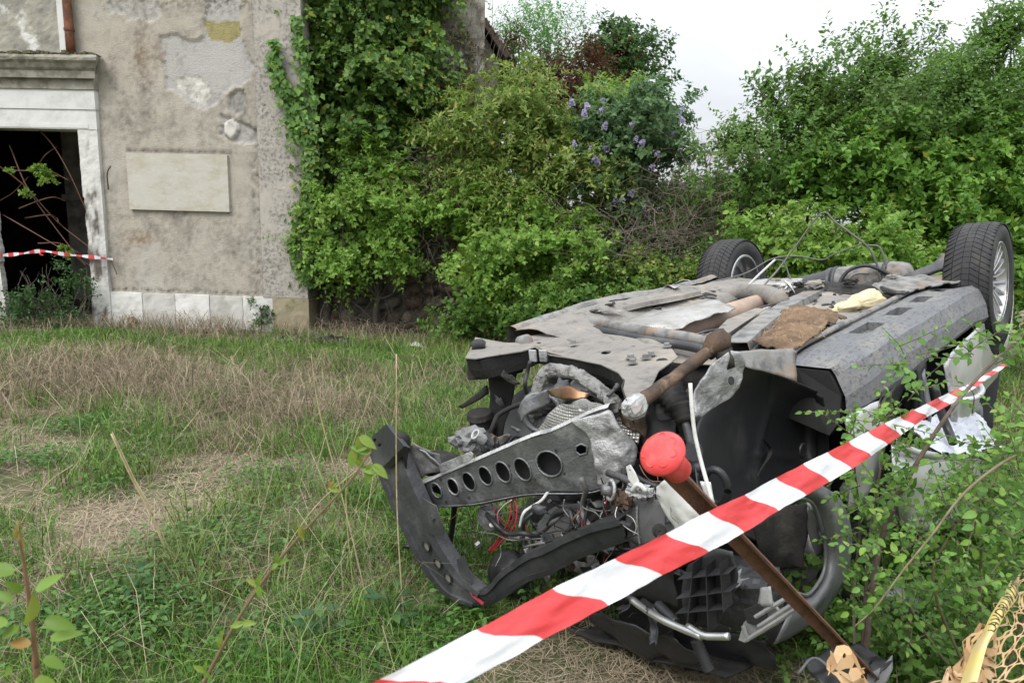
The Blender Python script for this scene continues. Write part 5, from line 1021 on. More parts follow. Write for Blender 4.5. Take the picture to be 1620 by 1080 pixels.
# ---- front cross beam with punched holes, and its torn end
def bx(px, py): return cX(px, py, 3.14 - .24 * (px - 650) / 340)
bo = [(648, 775), (690, 758), (735, 738), (790, 712), (838, 694), (872, 684), (905, 667), (935, 655), (962, 646), (975, 668), (982, 700), (990, 718), (978, 748), (958, 770), (925, 778), (880, 776), (835, 780), (790, 786), (745, 796), (705, 803), (672, 798)]
ov = []
for px, py, a in ((667, 779, 9), (691, 775, 10), (717, 769, 11), (742, 761, 12), (768, 752, 12), (796, 746, 13), (827, 742, 14), (869, 733, 19)):
    c = bx(px, py); s_ = a / 1120 * 2.5; ov.append(ring(c, np.array([-.22, .95, .30]) * s_ * (.98 if a < 18 else 1.12), np.array([.05, -.42, 1.0]) * s_ * (1.22 if a < 18 else .98), 18))
sq = [bx(*p) for p in ((912, 706), (920, 702), (929, 706), (928, 716), (918, 719), (911, 713))]
brn = np.cross(bx(990, 665) - bx(650, 775), (0, 0, 1.0)); brn /= np.linalg.norm(brn); brn = brn if brn[0] > 0 else -brn
beam = cplate([bx(*p) for p in bo], ov + [sq], .004, 'front_cross_beam', K_beam, nrm=brn, bevel=0)
for r_ in ov + [sq]:                          # pressed rims of the holes
    c = np.mean(r_, axis=0); rr = [p + (p - c) * .06 for p in r_]; V, F = tube(np.array(rr + [rr[0]]), .004, 6, cap=False); part('hole_rim', V + brn * .002, F, K_beam, beam, smooth=True)
cplate([bx(*p) - brn * .05 for p in ((655, 778), (735, 742), (838, 698), (905, 674), (960, 690), (950, 765), (880, 772), (790, 782), (705, 798))], [], .004, 'dark_hole_backing', K_dark, beam, nrm=brn)  # dark plate added so the inside of the holes looks shaded
for px, py in ((674, 766), (697, 757), (805, 735), (846, 757), (742, 786), (706, 793), (880, 712), (893, 748), (952, 700), (962, 735)):  # small dark plates painting the shade of punched slots
    c = bx(px, py) + brn * .003; e1 = np.array([0, .005, -.001]); e2 = np.array([0, .001, .005]); b_ = MB(); b_.prism([c - e1 - e2, c + e1 - e2, c + e1 + e2, c - e1 + e2], brn * .002); bpart(b_, 'slot_shade', K_dark, beam)
# upper lip of the beam, bright scuffed
lip = [(648, 774), (735, 736), (838, 692), (872, 682), (935, 653), (962, 644)]
V = []
for p in smooth_path([(*q, 0) for q in lip], 5):
    a = bx(p[0], p[1]); V += [a + brn * .003, a + np.array([-.01, 0, .012]), a + np.array([-.05, 0, .010]) + .01 * np.array([fbm(a, 8, 2), 0, fbm(a + 4, 8, 2)]), a + np.array([-.055, 0, -.03])]
m_ = len(V) // 4; F = [(4 * i + j, 4 * i + 4 + j, 4 * i + 5 + j, 4 * i + 1 + j) for i in range(m_ - 1) for j in (0, 1, 2)]; part('beam_lip', V, F, K_bright, beam, solid=.003)
V = [];
for p in smooth_path([(*q, 0) for q in [(672, 799), (745, 797), (835, 781), (925, 779), (960, 770)]], 5):
    a = bx(p[0], p[1]); V += [a, a + np.array([-.02, 0, -.012]), a + np.array([-.06, 0, -.006])]
m_ = len(V) // 3; F = [(3 * i + j, 3 * i + 3 + j, 3 * i + 4 + j, 3 * i + 1 + j) for i in range(m_ - 1) for j in (0, 1)]; part('beam_lip', V, F, K_beam, beam, solid=.003)
# crumpled right end
sheet([[bx(905, 668) + brn * .01, bx(940, 652) + brn * .03, bx(965, 645) + brn * .02, bx(972, 660) + brn * .0], [bx(935, 690) + brn * .012, bx(955, 688) + brn * .02, bx(985, 690) + brn * .025, bx(1000, 700)], [bx(945, 730) + brn * .012, bx(970, 735) + brn * .03, bx(990, 730) + brn * .03, bx(1010, 722)], [bx(950, 768) + brn * .0, bx(975, 762) + brn * .02, bx(985, 752) + brn * .01, bx(1000, 742)]], 26, 30, 'crumpled_beam_end', K_bright, .014, 7, .004, beam)
# brackets at the beam's left end
sheet([[bx(642, 705), bx(660, 700), bx(690, 722)], [bx(640, 735), bx(668, 730), bx(696, 742)], [bx(650, 768), bx(672, 752), bx(700, 748)]], 14, 12, 'beam_bracket', K_dust2, .015, 10, .004, beam)
sheet([[bx(670, 704) + (.02, 0, 0), bx(682, 712) + (.02, 0, 0)], [bx(690, 735) + (.01, 0, 0), bx(700, 738) + (.01, 0, 0)]], 4, 6, 'beam_bracket', K_beam, .008, 10, .006, beam)
cplate([bx(*p) for p in ((697, 733), (748, 712), (752, 716), (748, 726), (720, 738), (700, 746))], [], .004, 'beam_flap', K_bright, beam, nrm=brn, drop=lambda v: np.asarray(v) + brn * .015)

# ---- radiator support: bent dark frame hanging at the nose
RX = 3.20
def sweep(px_path, wpx, X, name, m_, depth=.05, parent=None, hole_px=()):
    """pressed channel along a photo path on the plane X: face with side flanges"""
    P = smooth_path([(*p, 0) for p in px_path], 5)[:, :2]; T = np.gradient(P, axis=0); T /= np.linalg.norm(T, axis=1)[:, None]; Nn = np.stack([T[:, 1], -T[:, 0]], 1)
    W = np.interp(np.linspace(0, 1, len(P)), np.linspace(0, 1, len(wpx)), wpx); V = []
    Xs = X if callable(X) else (lambda q: X)
    for i, p in enumerate(P):
        x = Xs(i / (len(P) - 1)); a, b = p - Nn[i] * W[i] / 2, p + Nn[i] * W[i] / 2; m1, m2 = p - Nn[i] * W[i] * .32, p + Nn[i] * W[i] * .3
        A_, B_, C_, D_ = cX(*a, x), cX(*b, x), cX(*m1, x), cX(*m2, x)
        q = [A_ + (-depth, 0, 0), A_, C_ + (.004, 0, 0), C_ + (-.006, 0, 0), D_ + (-.006, 0, 0), D_ + (.004, 0, 0), B_, B_ + (-depth, 0, 0)]
        V += [crumple(.004, 8)(v) for v in q]
    k = 8; F = [(i * k + j, i * k + j + 1, (i + 1) * k + j + 1, (i + 1) * k + j) for i in range(len(P) - 1) for j in range(k - 1)]
    return part(name, V, F, m_, parent, solid=.003)
rs = sweep([(600, 700), (618, 742), (638, 790), (660, 838), (685, 885), (715, 925), (752, 948)], [40, 42, 42, 42, 42, 38, 24], lambda t: 3.20 + .02 * t, 'radiator_support', K_ecoat)
sweep([(748, 946), (775, 942), (800, 922), (830, 900), (865, 885), (905, 866), (940, 852), (985, 838)], [20, 26, 34, 38, 42, 40, 40, 36], lambda t: 3.22 - .1 * t, 'radiator_support', K_black, .06)
def rx(px, py, e=0.0): return cX(px, py, 3.205 + e)
for px, py, s_ in ((674, 864, .021), (692, 891, .021), (708, 914, .021)):
    c = rx(px, py, .016); V, F = tube(np.array(ring(c, (0, s_, 0), (0, 0, s_), 18) + [c + (0, s_, 0)]), .003, 6, cap=False); part('punched_rim', V, F, K_blackd, rs, smooth=True)
    V, F = lathe([(0, s_ * .9), (.001, s_ * .9), (.001, 0)], c + (-.006, 0, 0), (1, 0, 0), 18); part('punched_disc', V, F, mat('dusty_disc', (.16, .155, .14), .8), rs)
cplate([rx(*p, .02) for p in ((668, 788), (690, 800), (700, 830), (702, 848), (684, 846), (668, 838), (664, 815))], [ring(rx(686, 818, .02), (0, .010, 0), (0, 0, .010), 10)], .004, 'support_tab', K_ecoat, rs, nrm=(1, 0, 0), bevel=.001)
V, F = lathe([(0, .011), (.012, .011), (.012, 0)], rx(686, 818, .02), (1, 0, 0), 6); part('bolt', V, F, K_ecoat, rs)
cplate([rx(*p, .012) for p in ((722, 885), (734, 878), (742, 905), (746, 925), (738, 930), (726, 905))], [], .004, 'support_tab', K_ecoat, rs, nrm=(1, 0, 0), bevel=.001)
b_ = MB(); b_.tube(smooth_path([rx(742, 925, .01), rx(748, 940, .012), rx(765, 955, .012)], 4), .006, 5); bpart(b_, 'red_paint_chip', mat('red_chip', (.28, .03, .04), .5), rs)
# cap plate at its upper end
topp = [rx(*p, .03) for p in ((584, 700), (588, 690), (611, 670), (624, 687), (640, 705), (606, 738), (590, 732))]
cap_ = cplate(topp, [ring(rx(592, 696, .03), (0, .014, .004), (0, .004, .008), 10), ring(rx(600, 704, .03), (0, .014, .004), (0, .004, .008), 10)], .03, 'support_cap', K_ecoat, rs, nrm=(.8, -.2, .55), bevel=.003)
sheet([[rx(611, 671, .02), rx(618, 680, .0)], [rx(634, 700, .02), rx(646, 690, -.06)], [rx(640, 745, .0), rx(648, 720, -.08)]], 5, 10, 'support_side', K_blackd, .006, 6, .004, rs)

# ---- the open engine bay
K_eng = mat('engine_metal', (.10, .10, .102), .55, metal=.4, col2=(.05, .05, .05), scale=6, mix=(.42, .66), col3=(.17, .10, .065), scale3=9, mix3=(.56, .7), bump=.4, bscale=60)
def lump(c, s, m_, name, amp=.25, sc=2.0, seed=0, sub=3, boxy=.5):
    bm = bmesh.new(); bmesh.ops.create_icosphere(bm, subdivisions=sub, radius=1); V = []
    for v in bm.verts:
        a = np.array(v.co); m = np.abs(a).max(); a = a * (1 - boxy) + a / m * boxy * .85; a = a * (1 + amp * fbm(a + seed, sc, 3)); V.append(np.asarray(c) + a * np.asarray(s))
    F = [tuple(v.index for v in f.verts) for f in bm.faces]; bm.free(); return part(name, V, F, m_, smooth=False)
lump((2.50, .10, -.38), (.20, .30, .30), K_blackd, 'engine_block', .2, 2.2, 3, 4, .8)
lump((2.55, .30, -.24), (.17, .12, .20), K_blackd, 'gearbox', .25, 2.6, 8, 4, .7)
lump((2.62, -.15, -.12), (.14, .16, .08), K_eng, 'oil_sump', .18, 2.4, 5, 3, .8)
lump((2.78, -.02, -.20), (.09, .15, .10), K_eng, 'alternator', .22, 2.6, 15, 4, .6); lump((2.80, .22, -.34), (.10, .12, .12), K_blackd, 'intake', .25, 2.6, 16, 4, .6); lump((2.72, .10, -.52), (.14, .22, .10), K_black, 'engine_cover', .15, 2.0, 17, 4, .7)
# far strut bracket
sheet([[cX(776, 590, 2.60), cX(800, 588, 2.60), cX(818, 584, 2.58)], [cX(778, 640, 2.62), cX(796, 645, 2.62), cX(808, 640, 2.6)], [cX(768, 690, 2.66), cX(785, 700, 2.66), cX(795, 690, 2.64)]], 10, 14, 'far_strut_bracket', K_blackd, .008, 6, .02)
sheet([[cX(726, 642, 2.50), cX(748, 628, 2.50), cX(772, 608, 2.50)], [cX(732, 645, 2.50), cX(752, 636, 2.50), cX(774, 622, 2.50)]], 8, 3, 'brake_hose_guard', K_blackd, .006, 6, .01)
V, F = lathe([(-.04, .03), (-.04, .055), (-.015, .06), (-.01, .05), (.03, .048), (.035, .065), (.06, .06), (.06, .0)], cX(760, 665, 2.72), (-.1, -.1, -1), 20); part('strut_top', V, F, K_blackd, smooth=False)
V, F = lathe([(0, .04), (.07, .045), (.10, .03), (.10, 0)], cX(762, 690, 2.75), (-.1, -.1, -1), 18); part('reservoir', V, F, K_grayp, smooth=True)
lump(cX(700, 735, 3.0), (.08, .14, .04), K_blackd, 'bumper_foam', .2, 2.4, 9, 3, .7)
# smooth grey inner cover that shows at the far side of the bay
sheet([[cX(800, 640, 2.45), cX(840, 610, 2.42), cX(900, 610, 2.42)], [cX(780, 700, 2.55), cX(840, 680, 2.52), cX(900, 690, 2.5)], [cX(790, 740, 2.7), cX(840, 735, 2.66), cX(880, 730, 2.64)]], 14, 12, 'inner_cover', mat('grey_cover', (.085, .086, .088), .6, col2=(.05, .05, .05), scale=4), .006, 4, .006)
# foil wrapped hose
V, F = tube(smooth_path([cX(850, 655, 2.80), cX(851, 615, 2.80), cX(866, 588, 2.78), (cX(900, 588, 2.76)), cX(930, 602, 2.78), cX(955, 622, 2.82), cX(975, 640, 2.86)], 14), [.020, .023, .025, .024, .024, .023, .023], 16); V = np.array([crumple(.006, 34)(p) for p in V]); part('foil_hose', V, F, K_foil)
hose([cX(838, 648, 2.82), cX(860, 636, 2.82), cX(868, 628, 2.80)], .02, K_foil, 'foil_hose', 10)
# turbo/exhaust opening with embossed shield
tb = cX(857, 652, 2.84)
V, F = lathe([(-.06, .075), (-.02, .08), (.02, .082), (.022, .066), (-.05, .058)], tb, cX(850, 650, 3.0) - cX(880, 660, 2.6), 26); V = np.array([crumple(.008, 8)(p) for p in V]); F = [f for f in F if len(f) == 4]; part('turbo_inlet', V, F, K_beam, smooth=True)
sheet([[cX(820, 650, 2.92), cX(832, 632, 2.92), cX(866, 616, 2.90)], [cX(826, 670, 2.94), cX(838, 655, 2.93), cX(868, 640, 2.9)]], 10, 6, 'shield_rim', K_beam, .01, 8, .004)
sheet([[cX(866, 618, 2.94), cX(895, 612, 2.95), cX(935, 622, 2.93)], [cX(872, 628, 2.95), cX(903, 634, 2.97), cX(930, 628, 2.94)]], 12, 6, 'brown_shield', mat('heat_browned', (.16, .085, .045), .35, metal=.8, col2=(.34, .25, .18), scale=6, mix=(.45, .6)), .008, 8, .003)
sheet([[cX(844, 690, 2.90), cX(868, 655, 2.92), cX(890, 638, 2.92)], [cX(860, 700, 2.93), cX(885, 672, 2.95), cX(908, 640, 2.94)], [cX(870, 712, 2.93), cX(905, 690, 2.94), cX(935, 655, 2.93)]], 16, 14, 'embossed_shield', K_shield, .006, 7, .003)
sheet([[cX(905, 640, 2.9), cX(930, 628, 2.88), cX(955, 640, 2.88)], [cX(910, 655, 2.92), cX(935, 650, 2.9), cX(958, 660, 2.9)]], 10, 6, 'shield_fold', K_foil, .012, 8, .003)
sheet([[cX(968, 668, 2.83), cX(985, 660, 2.83), cX(1015, 680, 2.83)], [cX(975, 690, 2.85), cX(990, 690, 2.85), cX(1012, 700, 2.85)]], 10, 6, 'embossed_shield', K_shield, .012, 8, .003)
sheet([[cX(980, 640, 2.82), cX(1005, 648, 2.82), cX(1025, 655, 2.82)], [cX(985, 670, 2.84), cX(1010, 680, 2.84), cX(1022, 690, 2.84)]], 10, 10, 'rusty_bracket', K_rust, .015, 8, .006)
sheet([[cX(1012, 640, 2.78), cX(1045, 632, 2.76), cX(1060, 660, 2.76)], [cX(1020, 690, 2.8), cX(1050, 690, 2.8), cX(1072, 700, 2.8)], [cX(1040, 730, 2.82), cX(1060, 725, 2.82), cX(1078, 720, 2.82)]], 12, 14, 'lower_arm', K_ecoat, .012, 5, .02)
# alloy gear housing near the beam's left half
lump(cX(742, 695, 2.96), (.06, .07, .045), mat('cast_alloy', (.30, .30, .30), .55, metal=.5, col2=(.17, .17, .17), scale=9, bump=.5, bscale=80), 'cast_housing', .35, 2.6, 2, 3, .7)
V, F = lathe([(-.03, .0), (-.03, .02), (.02, .022), (.02, .015), (0, .013), (0, 0)], cX(757, 690, 3.0), (.6, -.1, .6), 14); part('housing_port', V, F, K_bright)
lump(cX(775, 705, 2.93), (.03, .04, .05), K_eng, 'cast_housing', .4, 3, 6, 3, .6)
hose([cX(770, 700, 2.9), cX(782, 668, 2.86), cX(790, 655, 2.8), cX(820, 640, 2.75), cX(870, 625, 2.7)], .010, K_blackd, 'hose', 8)
hose([cX(800, 706, 2.92), cX(815, 690, 2.9), cX(830, 695, 2.92), cX(822, 715, 2.95)], .007, K_black, 'hose', 6)
# lower right: pump, white housing, grey box, rings
gb = MB(); gb.prism([cX(986, 800, 3.0), cX(1040, 792, 3.02), cX(1062, 800, 3.02), cX(1076, 838, 3.0), cX(1040, 858, 3.0), cX(996, 872, 3.0), cX(990, 840, 3.0)], (-.14, -.03, 0)); bpart(gb, 'grey_box', K_grayp, bevel=.012)
hose([cX(1008, 800, 3.012), cX(1008, 830, 3.012), cX(1012, 862, 3.012)], .004, K_bright, 'box_seam', 6)
sheet([[cX(1035, 768, 3.06), cX(1062, 756, 3.07), cX(1090, 764, 3.05)], [cX(1042, 800, 3.05), cX(1070, 795, 3.07), cX(1110, 800, 3.05)], [cX(1062, 830, 3.04), cX(1085, 830, 3.06), cX(1120, 815, 3.04)], [cX(1072, 850, 3.02), cX(1095, 846, 3.03), cX(1118, 836, 3.02)]], 22, 24, 'white_housing', K_wht, .010, 8, .004)
sheet([[cX(1110, 760, 3.0), cX(1125, 762, 3.0)], [cX(1120, 790, 3.0), cX(1130, 792, 3.0)]], 4, 4, 'white_housing', K_wht, .006, 8, .004)
V, F = tube(np.array(ring(cX(966, 775, 3.05), np.array([0, .025, .06]) * .5, np.array([.01, .02, -.012]) * .9, 20) + [ring(cX(966, 775, 3.05), np.array([0, .025, .06]) * .5, np.array([.01, .02, -.012]) * .9, 20)[0]]), .006, 6, cap=False); part('clamp_ring', V, F, K_bright, smooth=True)
V, F = lathe([(0, .022), (.004, .024), (.03, .016), (.03, 0)], cX(966, 775, 3.03), (.7, -.5, .2), 20); part('cup', V, F, K_beam, smooth=True)
cplate([cX(*p, 3.07) for p in ((990, 738), (996, 735), (1004, 748), (1010, 762), (1002, 768), (994, 758))], [ring(cX(996, 744, 3.07), (0, .004, 0), (0, 0, .004), 8)], .006, 'white_tab', K_wht, nrm=(1, 0, 0), bevel=.001)
lump(cX(985, 790, 3.02), (.03, .035, .03), K_rust, 'broken_mount', .4, 3, 1, 3, .5); lump(cX(1012, 775, 3.03), (.03, .045, .02), K_bright, 'broken_mount', .5, 3, 4, 3, .4)
hose([cX(1000, 776, 3.06), cX(1010, 766, 3.07), cX(1022, 776, 3.06)], .008, K_wht, 'white_elbow', 8); hose([cX(962, 748, 3.0), cX(985, 755, 3.02), cX(1000, 765, 3.02)], .012, K_eng, 'pipe_stub', 8)
hose([cX(1002, 752, 3.02), cX(1030, 766, 3.0), cX(1060, 775, 2.98)], .010, K_black, 'hose', 8)
sheet([[cX(975, 800, 2.98), cX(990, 800, 2.98)], [cX(978, 845, 2.98), cX(992, 850, 2.98)]], 4, 6, 'bracket', K_ecoat, .01, 6, .02)
b_ = lump(cX(900, 830, 2.75), (.10, .16, .12), K_black, 'fan_cowl', .25, 2.2, 4, 3, .6)
sheet([[cX(850, 800, 2.85), cX(905, 790, 2.85), cX(960, 800, 2.85)], [cX(860, 860, 2.9), cX(915, 850, 2.9), cX(970, 840, 2.9)]], 14, 8, 'fan_cowl', K_black, .02, 5, .006)
V, F = tube(np.array(ring(cX(1132, 770, 2.9), (0, .04, .01), (.01, 0, .06), 22)), .012, 8, cap=False); part('air_hose', V, F, K_black, smooth=True)
# black ribbed plastic duct, low centre
def rp(px, py, X=3.12): return cX(px, py, X)
sheet([[rp(1088, 890), rp(1130, 868), rp(1160, 872)], [rp(1080, 940), rp(1128, 925), rp(1168, 915)], [rp(1086, 985), rp(1130, 990), rp(1150, 965)]], 12, 12, 'ribbed_duct', K_black, .006, 6, .004)
for a, b in (((1085, 905), (1165, 895)), ((1082, 935), (1170, 922)), ((1082, 958), (1160, 950)), ((1110, 880), (1100, 985)), ((1130, 885), (1134, 990)), ((1152, 880), (1158, 955))):
    b_ = MB(); A_, B_ = rp(*a, 3.125), rp(*b, 3.125); b_.prism([A_, B_, B_ + (.05, 0, .0), A_ + (.05, 0, 0)], np.array([0, .003, .003])); bpart(b_, 'duct_rib', K_black)
# broken lamp bracket
def lb(px, py, e=0.0): return cX(px, py, 3.14 + e)
br_o = [(1168, 1012), (1176, 985), (1195, 965), (1215, 948), (1250, 938), (1276, 928), (1280, 940), (1268, 958), (1235, 985), (1195, 1008), (1178, 1016)]
hl = [[(1222, 980), (1236, 972), (1240, 980), (1226, 988)], [(1240, 968), (1254, 960), (1258, 968), (1244, 976)], [(1206, 988), (1218, 982), (1222, 991), (1210, 997)]]
lbk = cplate([lb(*p) for p in br_o], [[lb(*p) for p in h] for h in hl], .012, 'lamp_bracket', mat('pale_grey_plastic', (.30, .30, .295), .55, col2=(.19, .19, .185), scale=9, bump=.2), nrm=(1, 0, 0), bevel=.003)
for a, b in (((1180, 1012), (1270, 955)), ((1195, 975), (1245, 945)), ((1200, 990), (1262, 950)), ((1176, 990), (1184, 1012))):
    V, F = tube([lb(*a, .01), lb(*b, .01)], .006, 6); part('bracket_rib', V, F, MATS['pale_grey_plastic'], lbk)
sheet([[lb(1208, 930, -.01), lb(1222, 926, 0)], [lb(1200, 960, 0), lb(1226, 958, .01)]], 4, 5, 'bracket_web', MATS['pale_grey_plastic'], .008, 8, .004, lbk)
cplate([lb(*p, .012) for p in ((1176, 965), (1200, 955), (1214, 975), (1198, 990), (1182, 985))], [], .006, 'bracket_plate', K_blackd, lbk, nrm=(1, 0, 0), bevel=.001)
# silver coolant pipes
hose([cX(1000, 948, 3.10), cX(1016, 960, 3.12), cX(1045, 978, 3.16), cX(1075, 992, 3.18), cX(1110, 1006, 3.20)], .011, mat('bare_alloy', (.55, .55, .55), .35, metal=.85), 'alloy_pipe', 10)
hose([cX(1088, 990, 3.18), cX(1112, 1004, 3.20), cX(1132, 1006, 3.2), cX(1153, 1006, 3.2)], .010, MATS['bare_alloy'], 'alloy_pipe', 10)
hose([cX(985, 935, 3.08), cX(1010, 955, 3.10), cX(1030, 968, 3.14)], .012, K_black, 'hose', 8); bellows(cX(1040, 955, 3.1), cX(1070, 985, 3.14), .016, .016, 8, K_black, 'corrugated_hose')
bellows(cX(1100, 1010, 3.15), cX(1122, 1060, 3.15), .018, .018, 9, K_black, 'corrugated_hose')
# wiring: red pair, white hose, black looms
for k in range(3): hose([cX(808 + 3 * k, 784, 3.0), cX(808 + 5 * k, 810, 3.02), cX(800 + 6 * k, 835, 3.04), cX(784 + 4 * k, 858, 3.05), cX(772 + 3 * k, 872, 3.06)], .0032, K_redw if k != 1 else mat('wire_dark_red', (.16, .012, .03), .5), 'wire', 5)
hose([cX(868, 776, 2.98), cX(856, 792, 3.0), cX(838, 803, 3.0), cX(828, 812, 3.02), cX(822, 834, 3.02)], .006, K_wht, 'white_hose', 7)
rs_ = random.Random(11)
for k in range(26):
    x0, y0 = rs_.uniform(730, 1010), rs_.uniform(790, 900); pts = []
    X0 = rs_.uniform(2.75, 3.12); ang = rs_.uniform(0, 6.28)
    for j in range(5):
        pts.append(cX(x0, y0, X0 + rs_.uniform(-.04, .04))); ang += rs_.uniform(-.9, .9); x0 += 26 * math.cos(ang); y0 += 20 * math.sin(ang)
    hose(pts, rs_.choice((.0025, .004, .005, .008, .010)), rs_.choice((K_black, K_blackd, K_black, K_wire)), 'wire', 5, 4)
for k in range(14):
    x0, y0 = rs_.uniform(770, 1060), rs_.uniform(600, 770); pts = []; X0 = rs_.uniform(2.7, 2.86); ang = rs_.uniform(0, 6.28)
    for j in range(5):
        pts.append(cX(x0, y0, X0 + rs_.uniform(-.04, .04))); ang += rs_.uniform(-.8, .8); x0 += 24 * math.cos(ang); y0 += 18 * math.sin(ang)
    hose(pts, rs_.choice((.004, .006, .008)), rs_.choice((K_black, K_blackd, K_wire)), 'wire', 5, 4)
for k in range(46):
    if k < 30: x0, y0, X0 = rs_.uniform(720, 1000), rs_.uniform(785, 880), rs_.uniform(2.9, 3.14)
    else: x0, y0, X0 = rs_.uniform(930, 1070), rs_.uniform(735, 800), rs_.uniform(2.96, 3.08)
    pts = []; ang = rs_.uniform(.6, 2.5)
    for j in range(5): pts.append(cX(x0, y0, X0 + rs_.uniform(-.02, .02))); ang += rs_.uniform(-.8, .8); x0 += 17 * math.cos(ang); y0 += 15 * math.sin(ang)
    hose(pts, rs_.choice((.0014, .0018, .0025, .0032)), rs_.choice((K_black, K_wire, K_wire, K_wht, mat('wire_brown', (.12, .07, .04), .5), K_blackd, K_redw)), 'wire', 4, 4)
for k in range(16):                          # small connectors, clips and brackets in the tangle
    x0, y0 = rs_.uniform(745, 1010), rs_.uniform(790, 905); c = cX(x0, y0, rs_.uniform(2.9, 3.1)); s_ = rs_.uniform(.008, .022)
    m_ = Matrix.Translation(c) @ Matrix.Rotation(rs_.uniform(0, 3), 4, 'X') @ Matrix.Rotation(rs_.uniform(0, 3), 4, 'Z')
    bpart(MB().box((-s_, -s_ * .7, -s_ * .5), (s_, s_ * .7, s_ * .5), m_), 'connector', rs_.choice((K_black, K_blackd, K_grayp, K_wht)), bevel=.002)
lump(cX(775, 818, 3.0), (.035, .05, .05), K_grayp, 'control_unit', .12, 2, 3, 3, .9); V, F = lathe([(-.05, .0), (-.05, .075), (-.02, .085), (.03, .085), (.045, .06), (.05, .025), (.06, .02), (.06, 0)], cX(806, 905, 2.96), (.8, .1, .5), 26); part('fan_motor', V, F, K_black, smooth=True)
sheet([[cX(845, 788, 2.62), cX(930, 785, 2.6), cX(1040, 790, 2.58)], [cX(850, 840, 2.66), cX(940, 840, 2.62), cX(1050, 860, 2.6)], [cX(880, 890, 2.7), cX(960, 900, 2.66), cX(1060, 930, 2.62)]], 16, 14, 'added_dark_backdrop', K_blackd, .03, 4, .006)  # black sheet added for the dark cavity, hides the grass behind
sheet([[cX(846, 830, 2.9), cX(880, 800, 2.88), cX(925, 796, 2.86)], [cX(850, 865, 2.92), cX(890, 850, 2.9), cX(930, 838, 2.88)]], 12, 8, 'fan_shroud', K_grayp, .012, 6, .004)
hose([cX(860, 875, 3.0), cX(900, 852, 3.02), cX(945, 838, 3.02), cX(985, 808, 3.0)], .017, K_black, 'radiator_hose', 10); hose([cX(868, 830, 2.98), cX(880, 812, 2.98), cX(900, 808, 2.98), cX(905, 830, 3.0), cX(892, 852, 3.0)], .011, K_black, 'hose', 8); hose([cX(930, 800, 3.0), cX(925, 830, 3.02), cX(938, 850, 3.02), cX(960, 842, 3.02)], .006, K_black, 'hose', 7)
hose([cX(720, 790, 3.0), cX(716, 830, 3.0), cX(712, 870, 3.02), cX(730, 890, 3.02)], .012, K_black, 'hose', 8)
for px, py in ((778, 830), (818, 848), (835, 850)): lump(cX(px, py, 3.06), (.008, .012, .010), K_wht, 'connector', .3, 2, px, 2, .5)
lump(cX(1180, 940, 2.90), (.10, .12, .10), K_black, 'washer_tank', .12, 1.6, 13, 4, .6)
sheet([[cX(930, 960, 3.0), cX(1000, 985, 3.02), cX(1080, 1010, 3.02)], [cX(960, 1010, 2.95), cX(1030, 1040, 2.98), cX(1110, 1050, 3.0)]], 16, 8, 'shadow_shard', K_black, .03, 5, .005)  # black shards painting the dark shadow among the tangled debris
sheet([[cX(1060, 1000, 2.9), cX(1130, 1000, 2.92), cX(1220, 1010, 2.9)], [cX(1080, 1060, 2.85), cX(1150, 1065, 2.88), cX(1230, 1050, 2.85)]], 16, 8, 'shadow_shard', K_black, .03, 5, .005)
sheet([[cX(920, 900, 3.05), cX(985, 880, 3.05), cX(1060, 880, 3.02)], [cX(950, 960, 3.02), cX(1010, 960, 3.02), cX(1080, 960, 3.0)]], 14, 8, 'shadow_shard', K_black, .03, 4, .006)

# ---- small fittings over the floor: grommets, bolts, brake lines, torn seams
rf_ = random.Random(5)
for k in range(12):
    x, y = rf_.uniform(.5, 2.1), rf_.choice((rf_.uniform(-.62, -.36), rf_.uniform(.08, .5))); V, F = lathe([(0, .026), (.004, .026), (.006, .02), (.002, .016), (.002, 0)], (x, y, floor_z(x, y) + .001), (0, 0, 1), 16); part('grommet', V, F, rf_.choice((K_blackd, K_rubber, K_dust2)), smooth=True)
for k in range(22):
    x, y = rf_.uniform(.4, 2.2), rf_.uniform(-.66, .54); V, F = lathe([(0, .012), (.003, .012), (.003, .008), (.012, .008), (.012, 0)], (x, y, floor_z(x, y) + .001), (0, 0, 1), 6); part('bolt', V, F, K_ecoat)
for y0, r_ in ((-.30, .005), (-.275, .005), (.06, .006)):
    hose([(x, y0 + .012 * math.sin(x * 7 + y0 * 40), floor_z(x, y0) + .014) for x in np.linspace(.4, 2.2, 12)], r_, K_ecoat, 'brake_line', 6, 3)
for k in range(16):
    x, y = rf_.uniform(.5, 2.15), rf_.uniform(-.66, .5); z = floor_z(x, y); a = rf_.uniform(0, 3.14); c_, s_ = math.cos(a), math.sin(a); l, w_ = rf_.uniform(.04, .13), rf_.uniform(.015, .05)
    sheet([[(x - c_ * l, y - s_ * l, z + .004), (x, y, z + rf_.uniform(.006, .03)), (x + c_ * l, y + s_ * l, z + .004)], [(x - c_ * l - s_ * w_, y - s_ * l + c_ * w_, z + .004), (x - s_ * w_, y + c_ * w_, z + rf_.uniform(.006, .04)), (x + c_ * l - s_ * w_, y + s_ * l + c_ * w_, z + .006)]], 6, 3, 'torn_strip', rf_.choice((K_dust, K_dust2, K_blackd, K_shield)), .008, 9, .002)
